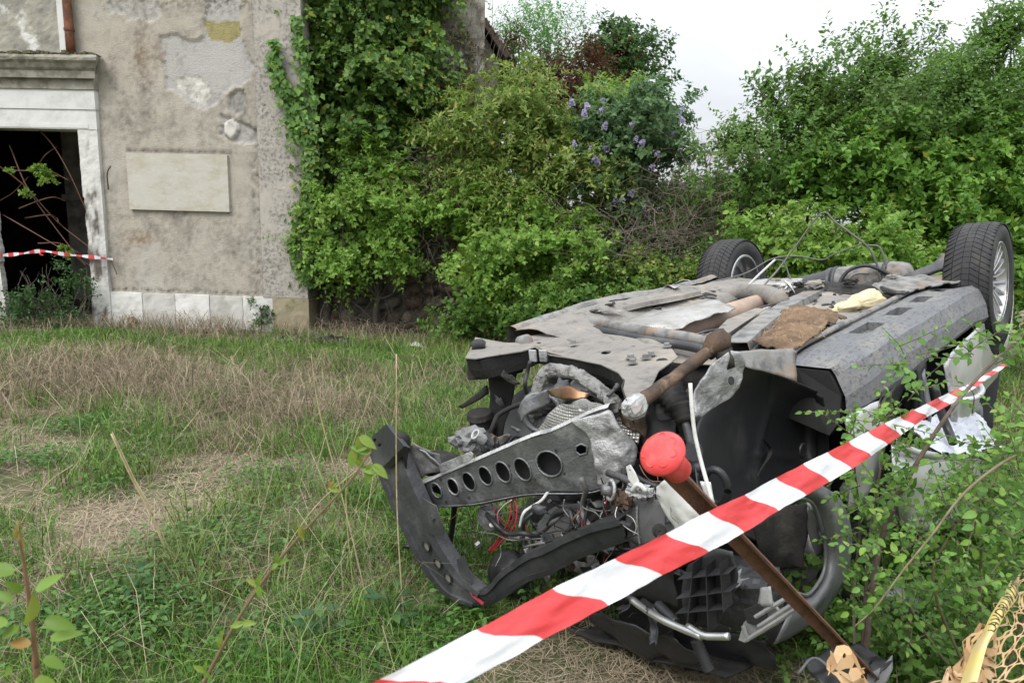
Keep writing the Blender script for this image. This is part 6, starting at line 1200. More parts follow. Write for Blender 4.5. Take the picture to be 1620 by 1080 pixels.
# ---- shards and brackets that clutter the torn nose
for k in range(64):
    if k < 28: px, py, X_ = rf_.uniform(765, 1060), rf_.uniform(595, 735), rf_.uniform(2.62, 2.82)
    elif k < 52: px, py, X_ = rf_.uniform(850, 1080), rf_.uniform(790, 905), rf_.uniform(2.8, 3.06)
    else: px, py, X_ = rf_.uniform(960, 1200), rf_.uniform(900, 1010), rf_.uniform(2.85, 3.08)
    c = cX(px, py, X_); e1 = np.array([rf_.gauss(0, .5), rf_.gauss(0, 1), rf_.gauss(0, 1)]); e1 /= np.linalg.norm(e1); e2 = np.cross(e1, (rf_.gauss(0, 1), rf_.gauss(0, 1), rf_.gauss(0, 1))); e2 /= np.linalg.norm(e2); l, w_ = rf_.uniform(.02, .07), rf_.uniform(.01, .035); nn_ = np.cross(e1, e2) * rf_.uniform(-.03, .03)
    sheet([[c - e1 * l - e2 * w_, c - e2 * w_ + nn_, c + e1 * l - e2 * w_ * .6], [c - e1 * l * .7, c + nn_ * 1.4, c + e1 * l], [c - e1 * l + e2 * w_ * .5, c + e2 * w_, c + e1 * l * .8 + e2 * w_]], 8, 6, 'shard', rf_.choice((K_blackd, K_blackd, K_ecoat, K_eng, K_black, K_beam, K_grayp, K_rust, K_dust2)), .012, 12, .003)
for k in range(26):
    px, py, X_ = (rf_.uniform(775, 1060), rf_.uniform(600, 730), rf_.uniform(2.66, 2.86)) if k < 14 else (rf_.uniform(860, 1070), rf_.uniform(800, 900), rf_.uniform(2.85, 3.08))
    c = cX(px, py, X_); ax = (rf_.gauss(0, 1), rf_.gauss(0, 1), rf_.gauss(0, 1)); r0 = rf_.uniform(.008, .024); h_ = rf_.uniform(.01, .06); V, F = lathe([(0, r0 * .6), (0, r0), (h_ * .3, r0), (h_ * .32, r0 * .75), (h_, r0 * .7), (h_, r0 * .3), (h_ * .8, 0)], c, ax, 12); part('fitting', V, F, rf_.choice((K_blackd, K_ecoat, K_eng, K_beam, K_black, K_rust)), smooth=False)
# ---- loose cables standing over the rear axle
def cab(pts, r, m_): return hose(pts, r, m_, 'cable', 6, 6)
D0 = -.05
cab([cX(1150, 515, 1.35), cX(1205, 455, .75), cX(1232, 425, .35), cX(1262, 385, .25), cX(1300, 337, .20), cX(1322, 352, .18), cX(1350, 372, .15), cX(1374, 392, .12), cX(1388, 420, .1), cX(1394, 445, .1)], .006, K_wire)
cab([cX(1366, 385, .12), cX(1320, 402, .1), cX(1300, 411, .1), cX(1260, 405, .15), cX(1220, 410, .2), cX(1180, 432, .3), cX(1130, 445, .4), cX(1080, 455, .5)], .005, K_wire)
cab([cX(1372, 388, .12), cX(1390, 390, .1), cX(1398, 405, .1), cX(1402, 425, .1)], .006, K_wire)
cab([cX(1158, 480, .85), cX(1190, 445, .55), cX(1226, 411, .33)], .0075, mat('wire_pale', (.42, .42, .41), .5))
cab([cX(1226, 411, .33), cX(1240, 414, .3), cX(1250, 440, .3), cX(1262, 460, .35), cX(1305, 478, .45)], .005, K_wire)
cab([cX(1085, 530, 1.7), cX(1115, 505, 1.3), cX(1160, 482, .9)], .005, K_wire); cab([cX(1105, 520, 1.6), cX(1125, 508, 1.4), cX(1138, 510, 1.3), cX(1165, 478, .9), cX(1245, 452, .4)], .004, K_wire)
hose([cX(1322, 460, .2), cX(1340, 430, .15), cX(1370, 420, .12), cX(1400, 430, .1), cX(1416, 440, .1)], .012, K_black, 'brake_hose', 8); hose([cX(1330, 458, .25), cX(1350, 435, .2), cX(1375, 432, .18)], .008, K_wire, 'brake_hose', 8)
hose([cX(1268, 480, .62), cX(1285, 490, .68), cX(1310, 495, .72), cX(1322, 499, .74)], .012, K_black, 'rubber_hose', 8); hose([cX(1312, 496, .72), cX(1326, 500, .75)], .014, K_wht, 'hose_end', 8)
lump(cX(1162, 481, .86), (.018, .016, .018), K_blue, 'blue_connector', .6, 3, 2, 3, .3)
sheet([[cX(1240, 442, .4), cX(1250, 448, .4)], [cX(1252, 455, .45), cX(1258, 465, .45)]], 3, 5, 'white_label', K_wht, .004, 8, .002)
sheet([[cX(1170, 470, .6), cX(1210, 455, .5)], [cX(1190, 480, .6), cX(1235, 470, .5)]], 8, 6, 'tank_strap_plate', K_dust2, .02, 5, .004)
lump((.32, -.32, .03), (.14, .2, .06), K_shield, 'rear_heat_shield', .15, 1.8, 4, 4, .5)
for px, py, s_ in ((1200, 465, .03), (1225, 445, .03), (1245, 470, .025), (1262, 450, .025), (1345, 445, .03), (1410, 438, .02), (1290, 450, .04)): lump(cX(px, py, .35), (s_, s_ * 1.4, s_ * .7), rs_.choice((K_dust2, K_blackd, K_dust)), 'axle_fitting', .4, 2.5, px, 3, .6)
# ================================================================== doorway details
dtape = thing('barrier_tape', 'thin red and white barrier tape strung across the dark doorway', 'barrier tape', on_front(65, 400, -.1))
def ribbon(P, W, n_w=2, twist=None):
    """vertical-ish ribbon along world points P with width vectors W"""
    V = []; 
    for p, w_ in zip(P, W):
        for j in range(n_w + 1): V.append(np.asarray(p) + np.asarray(w_) * (j / n_w - .5))
    k = n_w + 1; F = [(i * k + j, i * k + j + 1, (i + 1) * k + j + 1, (i + 1) * k + j) for i in range(len(P) - 1) for j in range(n_w)]
    return np.array(V), F
def tapemat(name, red, white):
    m = bpy.data.materials.new(name); m.use_nodes = True; t = m.node_tree; N = t.nodes; L = t.links; b = N['Principled BSDF']; b.inputs['Roughness'].default_value = .38
    a = N.new('ShaderNodeAttribute'); a.attribute_name = 'stripe'; s = N.new('ShaderNodeMath'); s.operation = 'SINE'; mu_ = N.new('ShaderNodeMath'); mu_.operation = 'MULTIPLY'; mu_.inputs[1].default_value = math.pi
    L.new(a.outputs['Fac'], mu_.inputs[0]); L.new(mu_.outputs[0], s.inputs[0]); g_t = N.new('ShaderNodeMapRange'); g_t.inputs['From Min'].default_value = -.03; g_t.inputs['From Max'].default_value = .03; L.new(s.outputs[0], g_t.inputs['Value'])
    x = N.new('ShaderNodeMix'); x.data_type = 'RGBA'; L.new(g_t.outputs[0], x.inputs['Factor']); x.inputs['A'].default_value = (*white, 1); x.inputs['B'].default_value = (*red, 1); L.new(x.outputs['Result'], b.inputs['Base Color'])
    tr = N.new('ShaderNodeBsdfTranslucent'); ms = N.new('ShaderNodeMixShader'); ms.inputs[0].default_value = .3; L.new(x.outputs['Result'], tr.inputs['Color']); L.new(b.outputs[0], ms.inputs[1]); L.new(tr.outputs[0], ms.inputs[2]); L.new(ms.outputs[0], N['Material Output'].inputs['Surface']); return m
def add_wear(m, seed):                     # creases and smudges on thin film
    t = m.node_tree; N = t.nodes; L = t.links; b = N['Principled BSDF']; tc_ = N.new('ShaderNodeTexCoord'); n = N.new('ShaderNodeTexNoise'); n.inputs['Scale'].default_value = 26; n.inputs['Detail'].default_value = 5
    mp_ = N.new('ShaderNodeMapping'); mp_.inputs['Rotation'].default_value = (0, .5, .4); mp_.inputs['Scale'].default_value = (.35, 1, 1.6); L.new(tc_.outputs['Object'], mp_.inputs[0]); L.new(mp_.outputs[0], n.inputs['Vector']); bp = N.new('ShaderNodeBump'); bp.inputs['Strength'].default_value = .28; bp.inputs['Distance'].default_value = .01; L.new(n.outputs['Fac'], bp.inputs['Height']); L.new(bp.outputs[0], b.inputs['Normal'])
    n2_ = N.new('ShaderNodeTexNoise'); n2_.inputs['Scale'].default_value = 40; n2_.inputs['Detail'].default_value = 8; L.new(tc_.outputs['Object'], n2_.inputs['Vector']); r_ = N.new('ShaderNodeMapRange'); r_.inputs['From Min'].default_value = .62; r_.inputs['From Max'].default_value = .8; r_.inputs['To Max'].default_value = .15; L.new(n2_.outputs['Fac'], r_.inputs['Value'])
    old = b.inputs['Base Color'].links[0].from_socket; x = N.new('ShaderNodeMix'); x.data_type = 'RGBA'; L.new(r_.outputs[0], x.inputs['Factor']); L.new(old, x.inputs['A']); x.inputs['B'].default_value = (.25, .22, .19, 1); L.new(x.outputs['Result'], b.inputs['Base Color'])
M_tape = tapemat('tape_red_white', (.78, .07, .075), (.86, .87, .91))
add_wear(M_tape, 1)
P = smooth_path([on_front(-40, 404, -.10), on_front(0, 404, -.10), on_front(35, 401, -.12), on_front(66, 397, -.14), on_front(100, 402, -.12), on_front(140, 406, -.10), on_front(179, 410, -.07)], 14)
Wv = [np.array([0, .006 * math.sin(i * .3), .034 + .014 * math.sin(i * .37)]) for i in range(len(P))]
V, F = ribbon(P, Wv, 2); o = mk('tape', V, F, M_tape, dtape); cum = np.concatenate([[0], np.cumsum(np.linalg.norm(np.diff(P, axis=0), axis=1))]); setattr_(o, 'stripe', np.repeat(cum / .075, 3))
V, F = ribbon(smooth_path([on_front(66, 397, -.14), on_front(63, 401, -.15), on_front(68, 404, -.15)], 4), [np.array([.02, 0, .01])] * 9); o = mk('tape_knot', V, F, M_tape, dtape); setattr_(o, 'stripe', np.full(27, .5))
# brambles hanging in the doorway
brm = thing('bramble', 'brown bramble canes with a few green leaf tufts hanging inside the doorway', 'bramble', on_front(70, 515, .1))
canes = [[(57, 200), (85, 232), (110, 275), (135, 330)], [(-5, 265), (30, 270), (75, 270), (108, 285)], [(60, 262), (72, 245), (90, 232)], [(30, 330), (60, 318), (85, 312), (103, 318)], [(40, 345), (75, 340), (90, 345), (92, 350), (100, 358)], [(-5, 260), (40, 295), (90, 350), (140, 390)], [(5, 340), (40, 360), (100, 395), (150, 425)], [(15, 230), (45, 300), (95, 370), (135, 420)], [(60, 385), (95, 385), (125, 400)], [(-5, 320), (20, 305), (45, 280)]]
mb = MB()
for c in canes: mb.tube(smooth_path([on_front(*p, .05 + .25 * random.random()) for p in c], 6), [.009, .005], 5, cap=False)
tag(mb.build('canes', mat('cane_brown', (.12, .06, .035), .8), brm), kind='stuff')
foliage(brm, [(on_front(x, y, .0), np.array([.06, .06, .10]) * s) for x, y, s in ((18, 280, 1.2), (72, 286, 1.3), (42, 300, .9), (14, 318, 1.0), (60, 270, .7), (100, 400, 1.0))], 130, G_bright, (.05, .03), 6, .05, .3, .3, (.2, 1), 0, .8, .2, 91, 'leaves', .6, .4, -2)
shrub_d = thing('doorway_shrub', 'sparse green self-sown shrub growing at the foot of the doorway', 'shrub', on_front(80, 520, -.3))
db = [(on_front(x, y, -.3), np.array([rx / 128, .22, ry / 128])) for x, y, rx, ry in ((50, 480, 34, 26), (85, 470, 22, 36), (120, 460, 22, 34), (30, 505, 40, 16), (135, 440, 12, 28), (75, 440, 14, 22), (100, 500, 34, 18))]
foliage(shrub_d, db, 420, leafmat('shrub_grey_green', [(0, (.03, .075, .025)), (.5, (.055, .12, .035)), (1, (.09, .165, .05))], .55, .35), (.045, .025), 9, .16, .7, .1, (.3, 1.0), .1, .8, .25, 92, 'leaves', .5, .4, -.3)
S = [on_front(80 + 30 * g_.normal(), 518, -.3) for i in range(36)]; twigs(shrub_d, S, [s + np.array([g_.normal() * .22, g_.normal() * .1, g_.uniform(.25, .8)]) for s in S], .006, M_twig, .05, 6, 4, 'bare_twigs', .12)
sap = thing('doorway_shrub', 'small dark green sapling against the white plinth blocks', 'shrub', on_front(413, 525, -.12)); foliage(sap, [(on_front(413, 492, -.12), np.array([.08, .06, .10])), (on_front(416, 512, -.12), np.array([.10, .08, .07]))], 60, G_lilac, (.05, .03), 6, .08, .4, .2, (.2, 1), 0, .8, .2, 93, 'leaves', .5, .5, -2)
MB().tube([on_front(413, 526, -.12), on_front(414, 505, -.12), on_front(412, 485, -.12)], .006, 5).build('stem', M_bark, sap)
# scrap and rubble along the wall foot
scr = thing('rusty_sheet', 'small rusty brown metal scrap leaning on the white plinth', 'scrap', gp(212, 516))
c = [on_front(*p, -.10) for p in ((202, 522), (203, 502), (212, 500), (218, 508), (222, 524))]; MB().prism(c, (.0, -.015, 0)).build('sheet', M_rust, scr); MB().prism([on_front(*p, -.14) for p in ((198, 525), (208, 516), (226, 520), (232, 527))], (0, -.02, 0)).build('sheet_foot', M_rust, scr)
mb = MB()
for i in range(240):
    px, py = (random.uniform(375, 515), random.gauss(530, 6)) if i < 150 else (random.uniform(170, 420), random.gauss(523, 3)); p = gp(px, py); s_ = random.uniform(.008, .035); m_ = Matrix.Translation((p[0], min(p[1], 8.72), gh(p[0], p[1]) + s_ * .4)) @ Matrix.Rotation(random.random() * 3, 4, 'Z') @ Matrix.Rotation(random.random(), 4, 'X')
    mb.box((-s_, -s_ * .7, -s_ * .5), (s_, s_ * .6, s_ * .5), m_)
tag(mb.build('rubble', mat('rubble_bits', (.20, .185, .165), .9, col2=(.05, .045, .04), scale=9, mix=(.4, .6), island=.6)), 'broken plaster rubble strewn along the wall foot', 'rubble', kind='stuff')
blk = thing('black_plastic_scrap', 'crumpled black plastic scrap on the ground by the building corner', 'scrap', gp(520, 540))
V, F = patch([[gp(492, 545, .02), gp(520, 538, .06), gp(555, 545, .02)], [gp(500, 536, .02), gp(525, 530, .12), gp(550, 535, .03)]], 12, 8, lambda u, v, p: crumple(.05, 5)(p)); mk('sheet', V, F, K_blackd, blk, smooth=False)
wp_ = thing('white_paper_scrap', 'crumpled white paper scrap in the grass left of the car nose top', 'scrap', gp(655, 545)); V, F = patch([[gp(644, 544, .02), gp(656, 538, .05), gp(668, 546, .02)], [gp(646, 550, .01), gp(658, 548, .04), gp(670, 551, .01)]], 8, 6, lambda u, v, p: crumple(.03, 9)(p)); mk('sheet', V, F, K_wht, wp_)

# ================================================================== dry stalks standing in the grass
stk = [([(272, 896), (240, 815), (208, 755), (176, 686)], .006, 'thick pale dry stalk leaning left in the grass'), ([(640, 1000), (628, 800), (627, 560)], .0032, 'thin upright straw stem crossing the radiator support'),
       ([(590, 990), (545, 800), (505, 650), (492, 560)], .003, 'thin brown dry stem arching left of the radiator support'), ([(560, 950), (548, 760), (586, 620)], .0025, 'thin pale dry stem bending right beside the radiator support'),
       ([(430, 900), (500, 800), (575, 735)], .003, 'short straw stem leaning right before the radiator support'), ([(300, 885), (330, 960), (345, 1010)], .004, 'fallen straw stalk low in the foreground grass'),
       ([(20, 850), (70, 770), (115, 735)], .003, 'thin pale stem leaning right at the left edge'), ([(380, 885), (470, 905), (560, 985), (640, 1010)], .004, 'long bent straw arching over the foreground weeds')]
M_straw = mat('straw_stalk', (.48, .40, .24), .7, col2=(.34, .26, .15), scale=30)
for pts, r_, lab in stk:
    b0 = gp(*pts[0]); Y0 = b0[1]; Pw = [b0] + [dp(*p, Y0 - .12 * (i + 1) / len(pts)) for i, p in enumerate(pts[1:])]
    t = thing('dry_stalk', lab, 'stalk', b0, group='dry stalks in the grass'); V, F = tube(smooth_path(Pw, 6), [r_, r_ * .6], 5); mk('stem', V, F, M_straw, t, smooth=True)
    if r_ > .005: V, F = tube(smooth_path([Pw[1] + (.006, 0, 0), (Pw[1] + Pw[2]) / 2 + (.012, 0, 0), Pw[2] + (.01, 0, 0), Pw[3] + (.004, 0, .01)], 5), [.003, .004, .001], 5); mk('leaf_sheath', V, F, M_straw, t, smooth=True)

# ================================================================== marker stake with red cap
ca, cb = dp(1047, 716, 1.10), dp(1390, 1075, 1.85); sd_ = unit(cb - ca); gl = cb + sd_ * ((cb[2] + .15) / -sd_[2])
stake = thing('marker_stake', 'leaning rusty angle-iron stake with a red mushroom cap in front of the car', 'stake', (gl[0], gl[1], 0))
M_rstake = mat('stake_rust', (.15, .066, .038), .8, detail=10, col2=(.085, .04, .025), scale=22, mix=(.4, .65), col3=(.18, .085, .05), scale3=30, mix3=(.55, .7), bump=.4, bscale=120)
_, u_, v_ = basis(sd_); cs, sn = math.cos(.5), math.sin(.5); u_, v_ = u_ * cs + v_ * sn, v_ * cs - u_ * sn
L_ = np.linalg.norm(gl - ca); poly = [(-.019, -.005), (.019, -.005), (.019, .0), (.0025, .0), (.0025, .028), (-.0025, .028), (-.0025, 0), (-.019, 0)]
V = []; ns = 40
for i in range(ns + 1):
    for a, b in poly: q = ca + sd_ * (.03 + (L_ - .03) * i / ns) + u_ * a + v_ * b; V.append(q + .0012 * np.array([fbm(q, 30, 2), fbm(q + 3, 30, 2), 0]))
k = len(poly); F = [(i * k + j, i * k + (j + 1) % k, (i + 1) * k + (j + 1) % k, (i + 1) * k + j) for i in range(ns) for j in range(k)] + [tuple(range(k))[::-1]]
rod = mk('stake_bar', V, F, M_rstake, stake)
V, F = lathe([(.125, .0185), (.12, .019), (.0, .0185)], ca + sd_ * .0, sd_, 18); 
M_red = mat('red_plastic', (.60, .045, .045), .55, col2=(.66, .085, .08), scale=40, mix=(.4, .65), col3=(.36, .05, .04), scale3=90, mix3=(.64, .74), bump=.12, bscale=160)
# dome with raised ring marks
V, F = lathe([(-.0145, .0), (-.014, .012), (-.012, .024), (-.0075, .033), (-.001, .0385), (.003, .0395), (.0065, .0385), (.0085, .031), (.0088, .026), (.012, .0245), (.03, .024), (.066, .023), (.068, .019), (.068, .0)], ca, sd_, 40); cap = mk('cap', V, F, M_red, stake, smooth=True)
for i in range(7):
    a = i * 2 * math.pi / 7 + .3; cc2 = ca - sd_ * .0105 + (u_ * math.cos(a) + v_ * math.sin(a)) * .024; rg = [cc2 + (u_ * math.cos(b) + v_ * math.sin(b)) * .0075 for b in np.linspace(0, 2 * math.pi, 15)]
    rg = [p - sd_ * (.0026 - .0048 * (np.linalg.norm(p - ca - sd_ * ((p - ca) @ sd_)) / .033) ** 2) for p in rg]
    V, F = tube(np.array(rg), .0014, 5, cap=False); mk('raised_ring', V, F, M_red, cap, smooth=True)

# ================================================================== barrier tape in front
top_e = np.array([(540, 1104), (600, 1074), (664, 1041), (754, 995), (868, 934), (968, 885), (1048, 846), (1119, 809), (1178, 782), (1232, 753), (1321, 709), (1394, 672), (1452, 645), (1499, 622), (1538, 605), (1570, 585), (1599, 566)], float)
bot_e = np.array([(600, 1150), (700, 1098), (809, 1040), (848, 1017), (960, 958), (1046, 911), (1124, 871), (1187, 836), (1239, 803), (1284, 778), (1357, 735), (1419, 693), (1464, 661), (1506, 638), (1540, 615), (1573, 592), (1601, 573)], float)
kx = lambda x: (x - 754) / (223.6 - .1178 * x)            # stripe number along the tape, from the perspective of its stripes
depth = lambda x: .78 * (1 + .1178 * kx(x))
T_ = smooth_path(np.c_[top_e, np.zeros(len(top_e))], 12)[:, :2]; V = []; ST = []; NW = 10
Bd = smooth_path(np.c_[bot_e, np.zeros(len(bot_e))], 30)[:, :2]; tg = np.gradient(T_, axis=0); tg = unit(tg)
for p, t in zip(T_, tg):
    j = np.argmin(np.abs((Bd - p) @ t)); q = Bd[j]; d0 = depth(p[0]); kk = kx(p[0])
    a, b = dp(*p, d0), dp(*q, d0 - .012)
    for i in range(NW + 1):
        s_ = i / NW; x = a + (b - a) * s_; x = x + np.array([0, -1, .25]) * (.006 * math.sin(s_ * 3.1) * math.sin(kk * 1.9 + s_ * 2) + .004 * fbm((kk * .9 + s_ * 1.1, s_ * 2.6 - kk * .35, 0), 1.6, 3)) ; V.append(x); sh = s_ * s_ * (3 - 2 * s_); ST.append(kk - .60 * (.25 * s_ + .75 * sh) + .0)
k = NW + 1; F = [(i * k + j, i * k + j + 1, (i + 1) * k + j + 1, (i + 1) * k + j) for i in range(len(T_) - 1) for j in range(NW)]
tp = thing('barrier_tape', 'wide red and white barrier tape running diagonally across the foreground', 'barrier tape', (*V[len(V) // 2][:2], 0)); o = mk('tape', V, F, M_tape, tp, smooth=True); setattr_(o, 'stripe', ST)

# ================================================================== orange mesh fence, yellow tape
M_net = mat('orange_net', (.56, .35, .17), .6, col2=(.62, .45, .27), scale=6, mix=(.4, .65), trans=.25)
net = thing('orange_mesh_fence', 'faded orange plastic mesh fence slumped at the bottom right corner', 'mesh fence', gp(1590, 1075))
def netpatch(rows, nu, nv, name, amp=.02, s=5, hole=.36):
    V0, _ = patch(rows, nu * 2, nv * 2, lambda u, v, p: crumple(amp, s)(p)); G = V0.reshape(nv * 2 + 1, nu * 2 + 1, 3)
    def at(u, v): 
        u = min(max(u, 0), nu * 2 - 1e-6); v = min(max(v, 0), nv * 2 - 1e-6); i, j = int(u), int(v); fu, fv = u - i, v - j
        return (G[j, i] * (1 - fu) + G[j, i + 1] * fu) * (1 - fv) + (G[j + 1, i] * (1 - fu) + G[j + 1, i + 1] * fu) * fv
    mb = MB(); n = 12
    for j in range(nv):
        for i in range(nu):
            off = .5 if j % 2 else 0; cu, cv = (i + off + .5) * 2, (j + .5) * 2
            if cu > nu * 2 - .6: continue
            out_ = []; inn_ = []
            for a in range(n):
                th_ = 2 * math.pi * a / n; ca_, sa_ = math.cos(th_), math.sin(th_); m = max(abs(ca_), abs(sa_)); out_.append(at(cu + ca_ / m, cv + sa_ / m)); hs_ = hole * (1 + .15 * random.uniform(-1, 1)); inn_.append(at(cu + ca_ * 2 * hs_ * 1.12, cv + sa_ * 2 * hs_ * .95))
            mb.add(out_ + inn_, [(a, (a + 1) % n, n + (a + 1) % n, n + a) for a in range(n)])
    return mb.build(name, M_net, net, solid=.0012)
netpatch([[dp(1452, 1090, 1.55), dp(1530, 1010, 1.68), dp(1590, 940, 1.85), dp(1640, 880, 2.0)], [dp(1530, 1125, 1.50), dp(1590, 1040, 1.62), dp(1640, 965, 1.78), dp(1690, 900, 1.95)], [dp(1620, 1170, 1.45), dp(1680, 1080, 1.56), dp(1720, 1000, 1.72), dp(1770, 930, 1.9)]], 11, 7, 'mesh', .03, 5, .43)
netpatch([[dp(1440, 1100, 1.52), dp(1490, 1050, 1.60), dp(1540, 1000, 1.68)], [dp(1475, 1120, 1.44), dp(1520, 1062, 1.52), dp(1560, 1010, 1.62)], [dp(1540, 1150, 1.48), dp(1560, 1080, 1.56), dp(1580, 1030, 1.66)]], 6, 4, 'mesh_fold', .05, 8, .2)
netpatch([[dp(1318, 1052, 1.42), dp(1345, 1030, 1.44), dp(1395, 1052, 1.44)], [dp(1322, 1085, 1.40), dp(1352, 1068, 1.40), dp(1400, 1075, 1.42)], [dp(1330, 1120, 1.42), dp(1360, 1110, 1.42), dp(1400, 1110, 1.43)]], 3, 3, 'mesh_fold', .05, 10, .10)
yl = [(1516, 1090), (1538, 1027), (1555, 998), (1567, 973), (1582, 948), (1595, 925), (1600, 915)]; yr = [(1546, 1078), (1563, 1017), (1575, 998), (1584, 983), (1597, 962), (1609, 946), (1612, 930)]
yd = [1.46, 1.55, 1.60, 1.65, 1.72, 1.80, 1.9]; A_ = smooth_path([dp(*p, d) for p, d in zip(yl, yd)], 8); B_ = smooth_path([dp(*p, d - .02) for p, d in zip(yr, yd)], 8)
ytp = thing('yellow_tape', 'faded yellow warning tape with black lettering LAVORI laid on the orange mesh', 'warning tape', (*A_[0][:2], 0))
V = []
for a, b in zip(A_, B_): V += [a + (b - a) * t + np.array([0, -.4, 1]) * .012 * math.sin(math.pi * t) for t in np.linspace(0, 1, 7)]
F = [(i * 7 + j, i * 7 + j + 1, (i + 1) * 7 + j + 1, (i + 1) * 7 + j) for i in range(len(A_) - 1) for j in range(6)]; yo = mk('tape', V, F, mat('tape_yellow', (.72, .58, .20), .5, col2=(.66, .54, .28), scale=9, trans=.2), ytp, smooth=True)
YG = np.array(V).reshape(len(A_), 7, 3); seg_ = np.concatenate([[0], np.cumsum(np.linalg.norm(np.diff((A_ + B_) / 2, axis=0), axis=1))])
def on_y(s_, t):
    i = min(max(np.searchsorted(seg_, s_) - 1, 0), len(A_) - 2); fu = (s_ - seg_[i]) / (seg_[i + 1] - seg_[i]); v = min(max(t, 0), .999) * 6; j = int(v); fv = v - j; G = YG
    p = (G[i, j] * (1 - fu) + G[i + 1, j] * fu) * (1 - fv) + (G[i, j + 1] * (1 - fu) + G[i + 1, j + 1] * fu) * fv; return p + np.array([0, -.0016, .0016])
tcv = bpy.data.curves.new('lettering', 'FONT'); tcv.body = 'LAVORI IN CORSO'; tcv.size = 1; tob = bpy.data.objects.new('lettering_src', tcv); COL.objects.link(tob); bpy.context.view_layer.update()
tme = bpy.data.meshes.new_from_object(tob.evaluated_get(bpy.context.evaluated_depsgraph_get())); bmt = bmesh.new(); bmt.from_mesh(tme)
bmesh.ops.triangulate(bmt, faces=bmt.faces[:]); bmesh.ops.subdivide_edges(bmt, edges=[e for e in bmt.edges if e.calc_length() > .25], cuts=2); bmt.verts.index_update()
hgt = .72; W_ = max(v.co.x for v in bmt.verts); s0_ = seg_[14]; s1_ = seg_[-1] * .99; V = [on_y(s0_ + (s1_ - s0_) * (v.co.x / W_), .93 - .86 * v.co.y / hgt) for v in bmt.verts]; F = [tuple(v.index for v in f.verts) for f in bmt.faces]
mk('lettering', V, F, mat('print_black', (.02, .018, .015), .6), yo); bmt.free(); bpy.data.objects.remove(tob)

# ================================================================== broken plastic at the stake foot
frg = thing('plastic_fragment', 'torn dark grey plastic bumper fragment lying at the foot of the stake', 'car fragment', gp(1350, 1075))
V, F = patch([[dp(1270, 1050, 1.85), dp(1310, 1022, 1.9), dp(1350, 1028, 1.92), dp(1388, 1044, 1.9)], [dp(1285, 1085, 1.78), dp(1320, 1062, 1.8), dp(1360, 1058, 1.84), dp(1402, 1052, 1.86)], [dp(1300, 1120, 1.72), dp(1340, 1105, 1.74), dp(1380, 1090, 1.78), dp(1412, 1040, 1.84)]], 24, 18, lambda u, v, p: crumple(.03, 6)(p)); fo = mk('shell', V, F, K_black, frg, smooth=True, solid=.004)
V, F = patch([[dp(1372, 1062, 1.80), dp(1395, 1054, 1.82), dp(1416, 1034, 1.84)], [dp(1375, 1090, 1.78), dp(1398, 1084, 1.8), dp(1412, 1062, 1.82)]], 10, 5, lambda u, v, p: crumple(.01, 8)(p)); mk('torn_edge', V, F, K_grayp, fo, smooth=True, solid=.004)
V, F = tube(smooth_path([dp(1262, 1065, 1.8), dp(1290, 1040, 1.8), dp(1330, 1075, 1.7), dp(1345, 1100, 1.7)], 6), .004, 6); mk('trim_strip', V, F, K_grayp, fo, smooth=True)
# greyish wing mirror shell low among the leaves
mir = thing('mirror_shell', 'grey broken mirror shell low among the leaves right of the wheel arch', 'car fragment', gp(1420, 985)); bm = bmesh.new(); bmesh.ops.create_icosphere(bm, subdivisions=3, radius=1); c = dp(1418, 948, 2.25); V = [c + np.array(v.co) * (.09, .06, .04) * (1 + .25 * fbm(v.co, 1.5, 3)) for v in bm.verts]; F = [tuple(v.index for v in f.verts) for f in bm.faces]; bm.free(); mk('shell', V, F, K_dkpaint, mir, smooth=True)
V, F = tube([c + (-.08, .03, -.02), c + (-.13, .1, -.04)], [.03, .02], 10); mk('arm', V, F, K_blackd, mir, smooth=True)

# ================================================================== leafy saplings close to the camera
def leafobj_mat(name, stops, trans=.35):
    m = leafmat(name, stops, .45, trans); t = m.node_tree; oi = t.nodes.new('ShaderNodeObjectInfo'); cr = [n for n in t.nodes if n.type == 'VALTORGB'][0]; t.links.new(oi.outputs['Random'], cr.inputs[0]); return m
M_lf = leafobj_mat('sapling_leaf', [(0, (.07, .165, .026)), (.4, (.11, .245, .038)), (.8, (.17, .33, .055)), (1, (.27, .40, .075))])
M_lf2 = leafmat('sapling_leaf_mass', [(0, (.065, .155, .026)), (.4, (.105, .235, .036)), (.8, (.16, .31, .055)), (1, (.25, .38, .07))], .45, .4)
def leaf_proto(L_, W_, fold, curl, m_):
    V = [(0, 0, 0)]; rows = 6
    V = []; 
    for i in range(rows + 1):
        t = i / rows; w_ = W_ * .5 * math.sin(math.pi * min(1, t * .94 + .06) ** .8) ** .9 if i < rows else 0; z = -curl * L_ * t * t
        V += [(-w_, t * L_, z + fold * w_), (0, t * L_, z), (w_, t * L_, z + fold * w_)]
    F = []
    for i in range(rows): a = i * 3; F += [(a, a + 1, a + 4, a + 3), (a + 1, a + 2, a + 5, a + 4)]
    me = bpy.data.meshes.new('leaf'); me.from_pydata(V, [], F); me.materials.append(m_); me.polygons.foreach_set('use_smooth', [True] * len(me.polygons)); return me
LP_ = [leaf_proto(.036, .023, .25, .12, M_lf), leaf_proto(.032, .024, .4, .05, M_lf), leaf_proto(.040, .024, .15, .3, M_lf)]
def put_leaf(parent, p, d, n, s, me):
    d = unit(np.asarray(d, float)); x = unit(np.cross(d, n)); z = np.cross(x, d); M_ = Matrix([[x[i] * s, d[i] * s, z[i] * s, p[i]] for i in range(3)] + [[0, 0, 0, 1]])
    o = bpy.data.objects.new('leaf', me); COL.objects.link(o); o.parent = parent; o.matrix_basis = WM[root_of(parent)].inverted() @ M_; return o
gs = np.random.default_rng(77)
